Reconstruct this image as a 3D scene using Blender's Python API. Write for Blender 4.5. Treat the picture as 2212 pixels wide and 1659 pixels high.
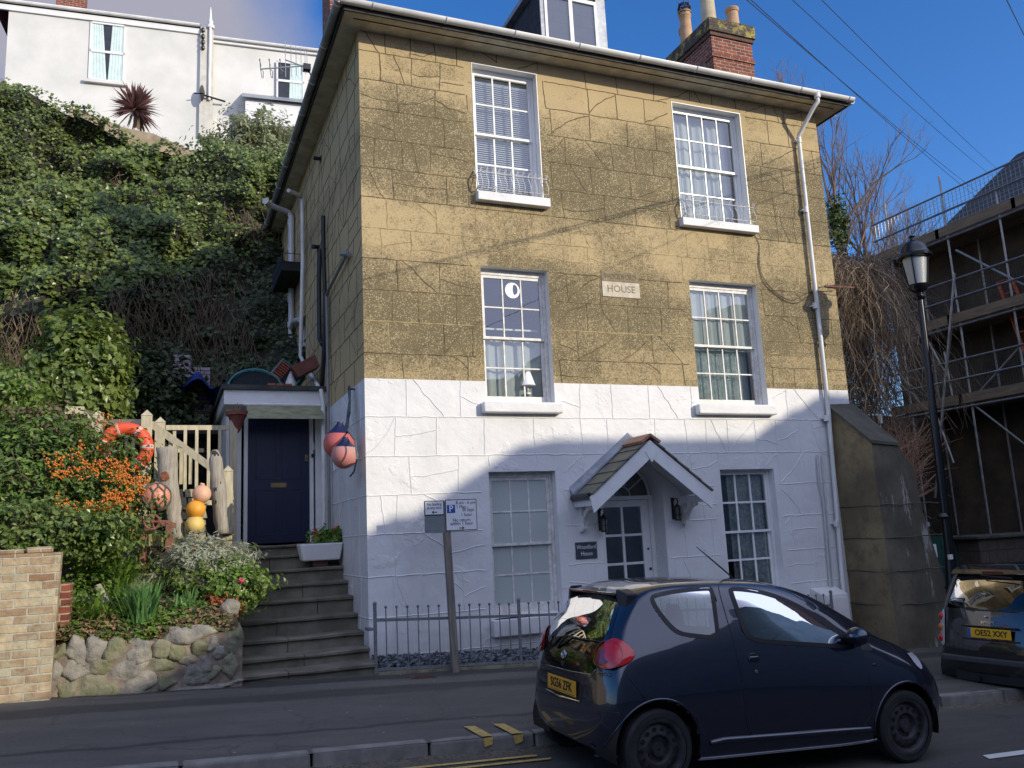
import bpy, bmesh, math, random
import numpy as np
from mathutils import Vector, Matrix
from mathutils.bvhtree import BVHTree
from mathutils import noise as mnoise
for o in list(bpy.data.objects): bpy.data.objects.remove(o)
random.seed(7)
SC = bpy.context.scene
COL = SC.collection
rad = math.radians
# ---------------------------------------------------------------- camera (eye at the origin, metres)
RIGHT = Vector((0.924644, -0.377814, -0.047851)); UP = Vector((-0.022441, -0.179483, 0.983505)); FWD = Vector((0.380170, 0.908319, 0.174436))
FPX = 1813.2                      # focal length in units of a 2212 px wide picture
cam = bpy.data.cameras.new('camera'); cam.sensor_width = 36; cam.lens = 36 * FPX / 2212; cam.clip_end = 3000; cam.clip_start = .05
camo = bpy.data.objects.new('camera', cam); COL.objects.link(camo)
camo.matrix_world = Matrix(((RIGHT.x, UP.x, -FWD.x, 0), (RIGHT.y, UP.y, -FWD.y, 0), (RIGHT.z, UP.z, -FWD.z, 0), (0, 0, 0, 1)))
SC.camera = camo
def ray(x, y): return RIGHT * ((x - 1106) / FPX) - UP * ((y - 829.5) / FPX) + FWD
def PY(x, y, d): r = ray(x, y); return r * (d / r.y)       # point on the plane y = d
def PX(x, y, d): r = ray(x, y); return r * (d / r.x)
def PZ(x, y, d): r = ray(x, y); return r * (d / r.z)
# ---------------------------------------------------------------- light
SUN_AZ, SUN_EL = rad(35), rad(18.5)   # azimuth from -y towards +x
SUND = Vector((math.sin(SUN_AZ) * math.cos(SUN_EL), -math.cos(SUN_AZ) * math.cos(SUN_EL), math.sin(SUN_EL)))
sl = bpy.data.lights.new('sun', 'SUN'); sl.energy = 2.75; sl.angle = rad(.45); sl.color = (1, .91, .75)
so = bpy.data.objects.new('sun', sl); COL.objects.link(so); so.rotation_euler = SUND.to_track_quat('Z', 'Y').to_euler(); so.location = SUND * 30
w = bpy.data.worlds.new('World'); SC.world = w; w.use_nodes = True
nt = w.node_tree; nt.nodes.clear()
def nd(t, typ, **kw):
    n = t.nodes.new(typ)
    for k, v in kw.items():
        if k.startswith('i_'):
            n.inputs[int(k[2:]) if k[2:].isdigit() else k[2:]].default_value = v
        else: setattr(n, k, v)
    return n
def L(t, a, b): t.links.new(a, b)
sky = nd(nt, 'ShaderNodeTexSky', sky_type='NISHITA', sun_disc=False, sun_elevation=SUN_EL, altitude=0, air_density=1.0, dust_density=1.2, ozone_density=4.0)
sky.sun_rotation = math.atan2(SUND.x, SUND.y)
# a thin bank of cloud in the sky, up and to the left
tc = nd(nt, 'ShaderNodeTexCoord')
cd = PY(150, -60, 10).normalized()
dp = nd(nt, 'ShaderNodeVectorMath', operation='DOT_PRODUCT'); dp.inputs[1].default_value = cd
L(nt, tc.outputs['Generated'], dp.inputs[0])
rm = nd(nt, 'ShaderNodeMapRange'); rm.inputs[1].default_value = .962; rm.inputs[2].default_value = .998; L(nt, dp.outputs['Value'], rm.inputs[0])
ns = nd(nt, 'ShaderNodeTexNoise'); ns.inputs['Scale'].default_value = 5; ns.inputs['Detail'].default_value = 7; ns.inputs['Roughness'].default_value = .55
L(nt, tc.outputs['Generated'], ns.inputs['Vector'])
ad = nd(nt, 'ShaderNodeMath', operation='ADD'); L(nt, rm.outputs[0], ad.inputs[0]); L(nt, ns.outputs[0], ad.inputs[1])
r2 = nd(nt, 'ShaderNodeMapRange'); r2.inputs[1].default_value = .72; r2.inputs[2].default_value = 1.35; L(nt, ad.outputs[0], r2.inputs[0])
mx = nd(nt, 'ShaderNodeMixRGB'); mx.inputs[2].default_value = (1.95, 2.1, 2.2, 1)
L(nt, r2.outputs[0], mx.inputs[0]); L(nt, sky.outputs[0], mx.inputs[1])
gm = nd(nt, 'ShaderNodeHueSaturation'); gm.inputs['Saturation'].default_value = 1.22; cd2 = nd(nt, 'ShaderNodeVectorMath', operation='DOT_PRODUCT'); cd2.inputs[1].default_value = Vector((.25, -1, .45)).normalized(); L(nt, tc.outputs['Generated'], cd2.inputs[0])
rq_ = nd(nt, 'ShaderNodeMapRange'); rq_.inputs[1].default_value = -.05; rq_.inputs[2].default_value = .75; L(nt, cd2.outputs['Value'], rq_.inputs[0])
n2_ = nd(nt, 'ShaderNodeTexNoise'); n2_.inputs['Scale'].default_value = 2.6; n2_.inputs['Detail'].default_value = 7; L(nt, tc.outputs['Generated'], n2_.inputs['Vector'])
m2_ = nd(nt, 'ShaderNodeMath', operation='MULTIPLY_ADD'); m2_.inputs[1].default_value = 1.0; L(nt, rq_.outputs[0], m2_.inputs[0]); L(nt, n2_.outputs[0], m2_.inputs[2])
r3_ = nd(nt, 'ShaderNodeMapRange'); r3_.inputs[1].default_value = .75; r3_.inputs[2].default_value = 1.25; L(nt, m2_.outputs[0], r3_.inputs[0])
mx0 = mx; mx = nd(nt, 'ShaderNodeMixRGB'); mx.inputs[2].default_value = (4.3, 5.05, 6.1, 1); L(nt, r3_.outputs[0], mx.inputs[0]); L(nt, mx0.outputs[0], mx.inputs[1])  # unseen bright cloud bank on the sun side, added to lift the fill light
tn_ = nd(nt, 'ShaderNodeMixRGB', blend_type='MULTIPLY'); tn_.inputs[0].default_value = 1; tn_.inputs[2].default_value = (1.0, .93, 1.04, 1); L(nt, mx.outputs[0], tn_.inputs[1]); L(nt, tn_.outputs[0], gm.inputs['Color'])
bg = nd(nt, 'ShaderNodeBackground'); bg.inputs[1].default_value = .15; L(nt, gm.outputs[0], bg.inputs[0])
wo = nd(nt, 'ShaderNodeOutputWorld'); L(nt, bg.outputs[0], wo.inputs[0])
SC.view_settings.view_transform = 'Standard'; SC.view_settings.look = 'None'; SC.view_settings.gamma = 1; SC.view_settings.exposure = .52
SC.cycles.max_bounces = 7; SC.cycles.transparent_max_bounces = 24; SC.cycles.diffuse_bounces = 4; SC.cycles.glossy_bounces = 4
# ---------------------------------------------------------------- materials
def s2l(c): return tuple(((v / 255) / 12.92 if v / 255 <= .04045 else ((v / 255 + .055) / 1.055) ** 2.4) for v in c)
MC = {}
def ramp(t, fac, stops):
    r = nd(t, 'ShaderNodeValToRGB'); cr = r.color_ramp
    while len(cr.elements) < len(stops): cr.elements.new(.5)
    for e, (p, c) in zip(cr.elements, stops): e.position = p; e.color = (c, c, c, 1) if isinstance(c, (int, float)) else tuple(c) + ((1,) if len(c) == 3 else ())
    L(t, fac, r.inputs[0]); return r.outputs[0]
def mixc(t, f, a, b, bt='MIX'):
    m = nd(t, 'ShaderNodeMixRGB', blend_type=bt)
    for i, v in ((0, f), (1, a), (2, b)):
        if isinstance(v, bpy.types.NodeSocket): L(t, v, m.inputs[i])
        else: m.inputs[i].default_value = v if i == 0 else (tuple(v) + (1,) if len(v) == 3 else v)
    return m.outputs[0]
def nz(t, vec, scale, detail=4, rough=.5, dist=0):
    n = nd(t, 'ShaderNodeTexNoise'); n.inputs['Scale'].default_value = scale; n.inputs['Detail'].default_value = detail; n.inputs['Roughness'].default_value = rough; n.inputs['Distortion'].default_value = dist
    if vec is not None: L(t, vec, n.inputs['Vector'])
    return n.outputs[0]
def newmat(name):
    m = bpy.data.materials.new(name); m.use_nodes = True; t = m.node_tree
    b = t.nodes['Principled BSDF']; c = nd(t, 'ShaderNodeTexCoord')
    MC[name] = m; return m, t, b, c.outputs['Object']
def bumpn(t, b, h, strength=.3, dist=.01):
    n = nd(t, 'ShaderNodeBump'); n.inputs['Strength'].default_value = strength; n.inputs['Distance'].default_value = dist
    L(t, h, n.inputs['Height']); L(t, n.outputs[0], b.inputs['Normal'])
def mat(name, col, rough=.6, metal=0, var=.25, scale=6, bump=.25, bscale=40, bdist=.004, col2=None, spec=.5, stretch=None, coat=0, trans=0):
    if name in MC: return MC[name]
    m, t, b, v = newmat(name)
    if stretch:
        mp = nd(t, 'ShaderNodeMapping'); mp.inputs['Scale'].default_value = stretch; L(t, v, mp.inputs[0]); v = mp.outputs[0]
    n = nz(t, v, scale, 5, .6)
    c2 = col2 or tuple(x * (1 - var) for x in col)
    c1 = col if col2 else tuple(min(1, x * (1 + var * .5)) for x in col)
    L(t, mixc(t, ramp(t, n, [(.35, 0), (.65, 1)]), c1, c2), b.inputs['Base Color'])
    b.inputs['Roughness'].default_value = rough; b.inputs['Metallic'].default_value = metal
    b.inputs['Specular IOR Level'].default_value = spec; b.inputs['Coat Weight'].default_value = coat; b.inputs['Coat Roughness'].default_value = .03
    if bump: bumpn(t, b, nz(t, v, bscale, 4, .6), bump, bdist)
    return m
def glassmat(name, tint=(1, 1, 1), rough=.0, frost=0, refl=1.0, ior=1.5):
    # window glass: mirror-like at its surface, clear (or frosted) behind
    if name in MC: return MC[name]
    m = bpy.data.materials.new(name); m.use_nodes = True; t = m.node_tree; t.nodes.clear(); MC[name] = m
    v = nd(t, 'ShaderNodeTexCoord').outputs['Object']
    fr = nd(t, 'ShaderNodeFresnel'); fr.inputs[0].default_value = ior
    g = nd(t, 'ShaderNodeBsdfGlossy'); g.inputs['Roughness'].default_value = rough; g.inputs[0].default_value = (1, 1, 1, 1)
    if frost: tr = nd(t, 'ShaderNodeBsdfPrincipled'); tr.inputs['Base Color'].default_value = (*tint, 1); tr.inputs['Roughness'].default_value = .35
    else: tr = nd(t, 'ShaderNodeBsdfTransparent'); tr.inputs[0].default_value = (*tint, 1)
    mul = nd(t, 'ShaderNodeMath', operation='MULTIPLY', use_clamp=True); mul.inputs[1].default_value = refl; L(t, fr.outputs[0], mul.inputs[0])
    if refl > 1: mul.operation = 'MULTIPLY_ADD'; mul.inputs[1].default_value = 1.0; mul.inputs[2].default_value = refl - 1
    bm = nd(t, 'ShaderNodeBump'); bm.inputs['Strength'].default_value = .8 if frost else .04; bm.inputs['Distance'].default_value = .004 if frost else .01
    L(t, nz(t, v, 60 if frost else 2.2, 3), bm.inputs['Height'])
    if frost: L(t, bm.outputs[0], g.inputs['Normal']); L(t, bm.outputs[0], tr.inputs['Normal']); g.inputs['Roughness'].default_value = .25
    else: L(t, bm.outputs[0], g.inputs['Normal'])
    ms = nd(t, 'ShaderNodeMixShader'); L(t, mul.outputs[0], ms.inputs[0]); L(t, tr.outputs[0], ms.inputs[1]); L(t, g.outputs[0], ms.inputs[2])
    o = nd(t, 'ShaderNodeOutputMaterial'); L(t, ms.outputs[0], o.inputs[0]); return m
def leafmat(name, c1, c2, rough=.45, tr=.25, scale=2.0):
    if name in MC: return MC[name]
    m, t, b, v = newmat(name)
    gi = nd(t, 'ShaderNodeNewGeometry')
    f = mixc(t, .5, gi.outputs['Random Per Island'], nz(t, v, scale, 3))
    L(t, mixc(t, ramp(t, f, [(.25, 0), (.75, 1)]), c1, c2), b.inputs['Base Color'])
    b.inputs['Roughness'].default_value = rough
    tn = nd(t, 'ShaderNodeBsdfTranslucent'); tn.inputs[0].default_value = (*[min(1, x * 1.6) for x in c2], 1)
    ms = nd(t, 'ShaderNodeMixShader'); ms.inputs[0].default_value = tr
    o = t.nodes['Material Output']; L(t, b.outputs[0], ms.inputs[1]); L(t, tn.outputs[0], ms.inputs[2]); L(t, ms.outputs[0], o.inputs[0]); return m
# ---------------------------------------------------------------- mesh builder
def V(*a): return Vector(a)
class MB:
    def __init__(s): s.v = []; s.f = []; s.m = []; s.cm = 0
    def add(s, vs, fs, m=None):
        o = len(s.v); s.v += [tuple(p) for p in vs]; s.f += [tuple(i + o for i in f) for f in fs]; s.m += [s.cm if m is None else m] * len(fs); return s
    def quad(s, a, b, c, d, m=None): return s.add([a, b, c, d], [(0, 1, 2, 3)], m)
    def poly(s, pts, m=None): return s.add(pts, [tuple(range(len(pts)))], m)
    def box(s, x0, y0, z0, x1, y1, z1, m=None):
        return s.hexa([(x0, y0, z0), (x1, y0, z0), (x1, y1, z0), (x0, y1, z0), (x0, y0, z1), (x1, y0, z1), (x1, y1, z1), (x0, y1, z1)], m)
    def hexa(s, p, m=None):   # bottom loop 0-3 counter-clockwise from above, top loop 4-7
        return s.add(p, [(3, 2, 1, 0), (4, 5, 6, 7), (0, 1, 5, 4), (1, 2, 6, 5), (2, 3, 7, 6), (3, 0, 4, 7)], m)
    def beam(s, a, b, w, h, up=(0, 0, 1), m=None):
        a = Vector(a); b = Vector(b); d = (b - a).normalized(); u = Vector(up); r = d.cross(u).normalized(); u = r.cross(d)
        r = r * w / 2; u = u * h / 2
        return s.add([a - r - u, a + r - u, a + r + u, a - r + u, b - r - u, b + r - u, b + r + u, b - r + u], [(0, 1, 2, 3), (7, 6, 5, 4), (0, 4, 5, 1), (1, 5, 6, 2), (2, 6, 7, 3), (3, 7, 4, 0)], m)
    def cone(s, a, b, r0, r1, n=10, caps=True, m=None):
        return s.tube([a, b], [r0, r1], n, caps, m)
    def tube(s, pts, r, n=8, caps=True, m=None):
        pts = [Vector(p) for p in pts]; k = len(pts); rs = r if isinstance(r, (list, tuple)) else [r] * k
        vs = []; fs = []; pr = None
        for i, p in enumerate(pts):
            d = (pts[min(i + 1, k - 1)] - pts[max(i - 1, 0)])
            d = d.normalized() if d.length > 1e-9 else Vector((0, 0, 1))
            if pr is None:
                a = Vector((0, 0, 1)) if abs(d.z) < .9 else Vector((1, 0, 0)); x = d.cross(a).normalized()
            else: x = (pr - d * pr.dot(d)).normalized()
            pr = x; y = d.cross(x)
            for j in range(n): t = 2 * math.pi * j / n; vs.append(p + (x * math.cos(t) + y * math.sin(t)) * rs[i])
        for i in range(k - 1):
            for j in range(n): fs.append((i * n + j, i * n + (j + 1) % n, (i + 1) * n + (j + 1) % n, (i + 1) * n + j))
        if caps: fs.append(tuple(range(n))[::-1]); fs.append(tuple(range((k - 1) * n, k * n)))
        return s.add(vs, fs, m)
    def lathe(s, c, prof, n=24, axis=(0, 0, 1), m=None, caps=True):   # prof = [(r, h)...]
        c = Vector(c); ax = Vector(axis).normalized(); a = Vector((0, 0, 1)) if abs(ax.z) < .9 else Vector((1, 0, 0)); x = ax.cross(a).normalized(); y = ax.cross(x)
        vs = []; fs = []; k = len(prof)
        for (r, h) in prof:
            for j in range(n): t = 2 * math.pi * j / n; vs.append(c + ax * h + (x * math.cos(t) + y * math.sin(t)) * max(r, 1e-4))
        for i in range(k - 1):
            for j in range(n): fs.append((i * n + j, i * n + (j + 1) % n, (i + 1) * n + (j + 1) % n, (i + 1) * n + j))
        if caps: fs.append(tuple(range(n))[::-1]); fs.append(tuple(range((k - 1) * n, k * n)))
        return s.add(vs, fs, m)
    def ball(s, c, r, n=16, k=10, sc=(1, 1, 1), jit=0, m=None):
        c = Vector(c); vs = [c + V(0, 0, -r * sc[2])]; fs = []
        for i in range(1, k):
            th = math.pi * i / k
            for j in range(n):
                p = V(math.sin(th) * math.cos(2 * math.pi * j / n) * sc[0], math.sin(th) * math.sin(2 * math.pi * j / n) * sc[1], -math.cos(th) * sc[2]) * r
                if jit: p *= 1 + jit * mnoise.noise(p * (1.3 / r) + c * 3.1)
                vs.append(c + p)
        vs.append(c + V(0, 0, r * sc[2])); e = len(vs) - 1
        for j in range(n): fs.append((0, 1 + (j + 1) % n, 1 + j)); fs.append((e, e - n + j, e - n + (j + 1) % n))
        for i in range(k - 2):
            for j in range(n): a = 1 + i * n + j; b = 1 + i * n + (j + 1) % n; fs.append((a, b, b + n, a + n))
        return s.add(vs, fs, m)
    def torus(s, c, R, r, axis=(0, 0, 1), n=32, k=10, m=None, a0=0, a1=2 * math.pi):
        c = Vector(c); ax = Vector(axis).normalized(); a = Vector((0, 0, 1)) if abs(ax.z) < .9 else Vector((1, 0, 0)); x = ax.cross(a).normalized(); y = ax.cross(x)
        full = abs(a1 - a0 - 2 * math.pi) < 1e-6
        pts = [c + (x * math.cos(a0 + (a1 - a0) * i / n) + y * math.sin(a0 + (a1 - a0) * i / n)) * R for i in range(n + 1)]
        return s.tube(pts, r, k, not full, m)
    def prism(s, poly, h, m=None):   # poly: list of points, extruded by vector h
        h = Vector(h); n = len(poly); a = [Vector(p) for p in poly]; b = [p + h for p in a]
        return s.add(a + b, [tuple(range(n))[::-1], tuple(range(n, 2 * n))] + [(i, (i + 1) % n, n + (i + 1) % n, n + i) for i in range(n)], m)
    def build(s, name, mats, parent=None, smooth=False, bevel=0, fix=True):
        me = bpy.data.meshes.new(name); me.from_pydata(s.v, [], s.f)
        if not isinstance(mats, (list, tuple)): mats = [mats]
        for mm in mats: me.materials.append(mm)
        me.polygons.foreach_set('material_index', s.m)
        if fix and len(s.f) < 40000:
            bm = bmesh.new(); bm.from_mesh(me); bmesh.ops.recalc_face_normals(bm, faces=bm.faces); bm.to_mesh(me); bm.free()
        if smooth:
            me.polygons.foreach_set('use_smooth', [True] * len(me.polygons))
            if smooth != 'all': me.set_sharp_from_angle(angle=rad(38))
        me.update()
        o = bpy.data.objects.new(name, me); COL.objects.link(o)
        if bevel:
            md = o.modifiers.new('bevel', 'BEVEL'); md.width = bevel; md.segments = 2; md.limit_method = 'ANGLE'; md.angle_limit = rad(40)
        if parent is not None: attach(o, parent)
        return o
def attach(o, parent):
    o.parent = parent
    if parent.type == 'EMPTY': o.matrix_parent_inverse = Matrix.LocRotScale(parent.location, parent.rotation_euler, parent.scale).inverted()
def thing(name, loc, label, cat, group=None):
    o = bpy.data.objects.new(name, None); COL.objects.link(o); o.location = loc; o.empty_display_size = .2
    return tag(o, label, cat, group)
def tag(o, label, cat, group=None, kind=None):
    if label: o['label'] = label
    if cat: o['category'] = cat
    if group: o['group'] = group
    if kind: o['kind'] = kind
    return o
def struct(o, label, cat): return tag(o, label, cat, None, 'structure')
def text(name, body, size, mtl, parent, origin, xd, yd, depth=.003, align='CENTER', bold=False, xscale=1.0):
    cu = bpy.data.curves.new(name, 'FONT'); cu.body = body; cu.size = size; cu.extrude = depth; cu.align_x = align; cu.align_y = 'CENTER'; cu.fill_mode = 'BOTH'
    if bold: cu.offset = size * .018
    cu.resolution_u = 3
    o = bpy.data.objects.new(name, cu); COL.objects.link(o)
    xd = Vector(xd).normalized(); yd = Vector(yd); yd = (yd - xd * yd.dot(xd)).normalized(); zd = xd.cross(yd)
    dg = bpy.context.evaluated_depsgraph_get(); me = bpy.data.meshes.new_from_object(o.evaluated_get(dg))
    bpy.data.objects.remove(o); me.name = name
    M = Matrix(((xd.x * xscale, yd.x, zd.x, origin[0]), (xd.y * xscale, yd.y, zd.y, origin[1]), (xd.z * xscale, yd.z, zd.z, origin[2]), (0, 0, 0, 1)))
    me.transform(M); me.materials.clear(); me.materials.append(mtl)
    o = bpy.data.objects.new(name, me); COL.objects.link(o)
    if parent is not None: attach(o, parent)
    return o
def fbm(x, y, z, s=1.0, o=3):
    return mnoise.fractal(Vector((x, y, z)) * s, 1.0, 2.0, o)
# ================================================================ MAIN HOUSE
D = 10.7; HX0, HX1 = 2.39, 10.58; HY1 = 19.8; ZE = 7.10; ZB = 2.085; ZG = -2.1
def render_mat(name, clean, dirty, side=False):
    # painted render: grime builds up by height band and patch, breaking into flecks and lichen at its edges
    m, t, b, v = newmat(name)
    sx = nd(t, 'ShaderNodeSeparateXYZ'); L(t, v, sx.inputs[0])
    zn = nd(t, 'ShaderNodeMapRange'); zn.inputs[1].default_value = 2.0; zn.inputs[2].default_value = 7.2; L(t, sx.outputs[2], zn.inputs[0])
    wz = nd(t, 'ShaderNodeMath', operation='MULTIPLY_ADD'); L(t, nz(t, v, .9, 4, .6), wz.inputs[0]); wz.inputs[1].default_value = .16; L(t, zn.outputs[0], wz.inputs[2])
    zs_ = nd(t, 'ShaderNodeMath', operation='SUBTRACT'); L(t, wz.outputs[0], zs_.inputs[0]); zs_.inputs[1].default_value = .08
    band = ramp(t, zs_.outputs[0], [(0, .34), (.10, .50), (.24, .62), (.33, .50), (.38, .36), (.50, .34), (.54, .62), (.70, .66), (.80, .44), (.87, .14), (1, .06)])
    mp = nd(t, 'ShaderNodeMapping'); mp.inputs['Rotation'].default_value = (math.pi / 2, 0, 0); L(t, v, mp.inputs[0])
    br = nd(t, 'ShaderNodeTexBrick'); br.inputs['Scale'].default_value = 1; br.inputs['Brick Width'].default_value = 1.05; br.inputs['Row Height'].default_value = .437
    br.inputs['Mortar Size'].default_value = 0; br.inputs['Color1'].default_value = (0, 0, 0, 1); br.inputs['Color2'].default_value = (1, 1, 1, 1); br.offset = .37; L(t, mp.outputs[0], br.inputs[0])
    big = nz(t, v, .8, 4, .6, .3); fine = nz(t, v, 34, 4, .75); mid_ = nz(t, v, 9, 5, .7)
    d = nd(t, 'ShaderNodeMath', operation='MULTIPLY_ADD'); L(t, br.outputs[0], d.inputs[0]); d.inputs[1].default_value = .20; L(t, band, d.inputs[2])
    d2 = nd(t, 'ShaderNodeMath', operation='MULTIPLY_ADD'); L(t, big, d2.inputs[0]); d2.inputs[1].default_value = .75; L(t, d.outputs[0], d2.inputs[2])
    d3 = nd(t, 'ShaderNodeMath', operation='SUBTRACT', use_clamp=True); L(t, d2.outputs[0], d3.inputs[0]); d3.inputs[1].default_value = .48 + (.28 if side else 0)
    # flecks: fine noise thresholded by the amount of grime
    f1 = nd(t, 'ShaderNodeMath', operation='MULTIPLY_ADD'); L(t, fine, f1.inputs[0]); f1.inputs[1].default_value = 1.3; L(t, d3.outputs[0], f1.inputs[2])
    f2 = nd(t, 'ShaderNodeMath', operation='MULTIPLY_ADD'); L(t, mid_, f2.inputs[0]); f2.inputs[1].default_value = .5; L(t, f1.outputs[0], f2.inputs[2])
    fleck = ramp(t, f2.outputs[0], [(.0, 0), (1.0, 1)]); fr = nd(t, 'ShaderNodeMapRange'); fr.inputs[1].default_value = 1.12; fr.inputs[2].default_value = 1.48; L(t, f2.outputs[0], fr.inputs[0])
    base = mixc(t, nz(t, v, 1.3, 5, .6), clean, tuple(c * .82 for c in clean))
    base = mixc(t, ramp(t, d3.outputs[0], [(.08, 0), (.75, .62)]), base, tuple((a_ * .45 + b_ * .55) for a_, b_ in zip(clean, dirty)))
    base = mixc(t, fr.outputs[0], base, dirty)
    vo = nd(t, 'ShaderNodeTexVoronoi'); vo.inputs['Scale'].default_value = 36; L(t, v, vo.inputs['Vector'])
    vs = nd(t, 'ShaderNodeMath', operation='MULTIPLY_ADD'); L(t, nz(t, v, 5, 4, .7), vs.inputs[0]); vs.inputs[1].default_value = -.55; L(t, vo.outputs[0], vs.inputs[2])
    sp = ramp(t, vs.outputs[0], [(0, 1), (.06, 0)]); mm = nd(t, 'ShaderNodeMath', operation='MULTIPLY'); L(t, sp, mm.inputs[0]); L(t, ramp(t, d3.outputs[0], [(.12, 0), (.5, .6)]), mm.inputs[1])
    base = mixc(t, mm.outputs[0], base, (.50, .44, .26))
    L(t, base, b.inputs['Base Color']); b.inputs['Roughness'].default_value = .9; b.inputs['Specular IOR Level'].default_value = .2
    h = nd(t, 'ShaderNodeMath', operation='MULTIPLY_ADD'); L(t, nz(t, v, 2.2, 6, .65), h.inputs[0]); h.inputs[1].default_value = 2.4; L(t, fine, h.inputs[2])
    bumpn(t, b, h.outputs[0], .55, .012); return m
M_OCH = render_mat('ochre_render', (.535, .41, .222), (.17, .136, .075))
M_OCHS = render_mat('ochre_render_side_bounce', (.56, .42, .225), (.28, .21, .12), True)  # side wall colour raised: warm bounce light is put into it
def whitewash():
    m, t, b, v = newmat('white_masonry_paint')
    n = nz(t, v, 1.7, 6, .65); n2 = nz(t, v, 14, 5, .7)
    c = mixc(t, ramp(t, n, [(.42, 0), (.75, .8)]), (.72, .715, .70), (.60, .595, .58))
    c = mixc(t, ramp(t, n2, [(.6, 0), (.8, .45)]), c, (.55, .54, .51))
    sx = nd(t, 'ShaderNodeSeparateXYZ'); L(t, v, sx.inputs[0]); mp = nd(t, 'ShaderNodeMapping'); mp.inputs['Scale'].default_value = (5, 5, .6); L(t, v, mp.inputs[0])
    zr = nd(t, 'ShaderNodeMapRange'); zr.inputs[1].default_value = -1.75; zr.inputs[2].default_value = -.9; zr.inputs[3].default_value = .55; zr.inputs[4].default_value = 0; L(t, sx.outputs[2], zr.inputs[0])
    st = nd(t, 'ShaderNodeMath', operation='MULTIPLY_ADD'); L(t, nz(t, mp.outputs[0], 1.5, 5, .7), st.inputs[0]); st.inputs[1].default_value = .6; L(t, zr.outputs[0], st.inputs[2])
    c = mixc(t, ramp(t, st.outputs[0], [(.46, 0), (.95, .75)]), c, (.34, .33, .27))
    L(t, c, b.inputs['Base Color']); b.inputs['Roughness'].default_value = .55; b.inputs['Specular IOR Level'].default_value = .35
    h = nd(t, 'ShaderNodeMath', operation='MULTIPLY_ADD'); L(t, nz(t, v, 1.4, 4, .55), h.inputs[0]); h.inputs[1].default_value = 2.2; L(t, nz(t, v, 9, 4, .6), h.inputs[2])
    h2 = nd(t, 'ShaderNodeMath', operation='MULTIPLY_ADD'); L(t, ramp(t, nz(t, v, 2.6, 5, .6, .4), [(.60, 0), (.66, 1)]), h2.inputs[0]); h2.inputs[1].default_value = .7; L(t, h.outputs[0], h2.inputs[2])
    bumpn(t, b, h2.outputs[0], .38, .02); return m
M_WASH = whitewash()
M_GROO = mat('ochre_joint', (.17, .13, .068), .95, var=.5, scale=9)
M_GROL = mat('pale_joint', (.40, .31, .15), .95, var=.4, scale=9)
M_WPAINT = mat('white_gloss_paint', (.78, .78, .76), .35, var=.08, scale=3, bump=.12, bscale=25)
M_WOLD = mat('weathered_white_paint', (.76, .75, .72), .5, var=.0, col2=(.55, .52, .47), scale=11, bump=.5, bscale=30, bdist=.006)
M_PVC = mat('white_plastic', (.72, .71, .67), .35, var=.16, scale=2.2, bump=.05)
M_PVCG = mat('grey_white_plastic', (.55, .55, .54), .4, var=.12, scale=3, bump=.05)
M_SOF = mat('cream_soffit', (.60, .55, .43), .6, var=.3, scale=3.5, bump=.2, bscale=12)
M_SOFE = mat('dark_eave_edge', (.045, .042, .04), .8, var=.5, scale=8)
M_SLATE = mat('roof_slate', (.07, .075, .085), .5, var=.5, scale=5, bump=.5, bscale=14, bdist=.01)
M_LEAD = mat('grey_lead', (.25, .27, .30), .5, var=.35, scale=6, bump=.3, bscale=9, bdist=.01)
M_DARK = mat('dark_room', (.035, .034, .032), .9, bump=0)
M_BLACKM = mat('black_metal', (.018, .018, .02), .35, var=.3, bump=.2)
M_GLASS = glassmat('window_glass', (.86, .9, .9), refl=1.16)
M_OBSC = glassmat('obscured_glass', (.43, .48, .45), frost=1, refl=1.0)
def brickmat(name, c1, c2, mortar, bw=.225, rh=.075, ms=.010, axis='xz', lich=0):
    m, t, b, v = newmat(name)
    sp = nd(t, 'ShaderNodeSeparateXYZ'); L(t, v, sp.inputs[0]); cb = nd(t, 'ShaderNodeCombineXYZ')
    ad_ = nd(t, 'ShaderNodeMath', operation='ADD'); L(t, sp.outputs[0], ad_.inputs[0]); L(t, sp.outputs[1], ad_.inputs[1])
    L(t, ad_.outputs[0], cb.inputs[0]); L(t, sp.outputs[2], cb.inputs[1])
    nn = nd(t, 'ShaderNodeTexNoise'); nn.inputs['Scale'].default_value = 7; L(t, v, nn.inputs[0])
    vm = nd(t, 'ShaderNodeVectorMath', operation='MULTIPLY_ADD'); L(t, nn.outputs['Color'], vm.inputs[0]); vm.inputs[1].default_value = (.018, .018, 0); L(t, cb.outputs[0], vm.inputs[2])
    br = nd(t, 'ShaderNodeTexBrick'); br.inputs['Scale'].default_value = 1; br.inputs['Brick Width'].default_value = bw; br.inputs['Row Height'].default_value = rh
    br.inputs['Mortar Size'].default_value = ms; br.inputs['Mortar Smooth'].default_value = .3; br.inputs['Bias'].default_value = 0
    br.inputs['Color1'].default_value = (*c1, 1); br.inputs['Color2'].default_value = (*c2, 1); br.inputs['Mortar'].default_value = (*mortar, 1); L(t, vm.outputs[0], br.inputs[0])
    c = mixc(t, ramp(t, nz(t, v, 9, 6, .7), [(.4, 0), (.75, .75)]), br.outputs[0], tuple(x * .45 for x in c2))
    if lich: c = mixc(t, ramp(t, nz(t, v, 5, 6, .7), [(.5, 0), (.62, lich)]), c, (.40, .34, .07) if lich > .5 else (.42, .42, .30))
    L(t, c, b.inputs['Base Color']); b.inputs['Roughness'].default_value = .88
    h = nd(t, 'ShaderNodeMath', operation='MULTIPLY_ADD'); L(t, br.outputs['Fac'], h.inputs[0]); h.inputs[1].default_value = -1.4; L(t, nz(t, v, 40, 5, .7), h.inputs[2])
    bumpn(t, b, h.outputs[0], .8, .01); return m
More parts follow.
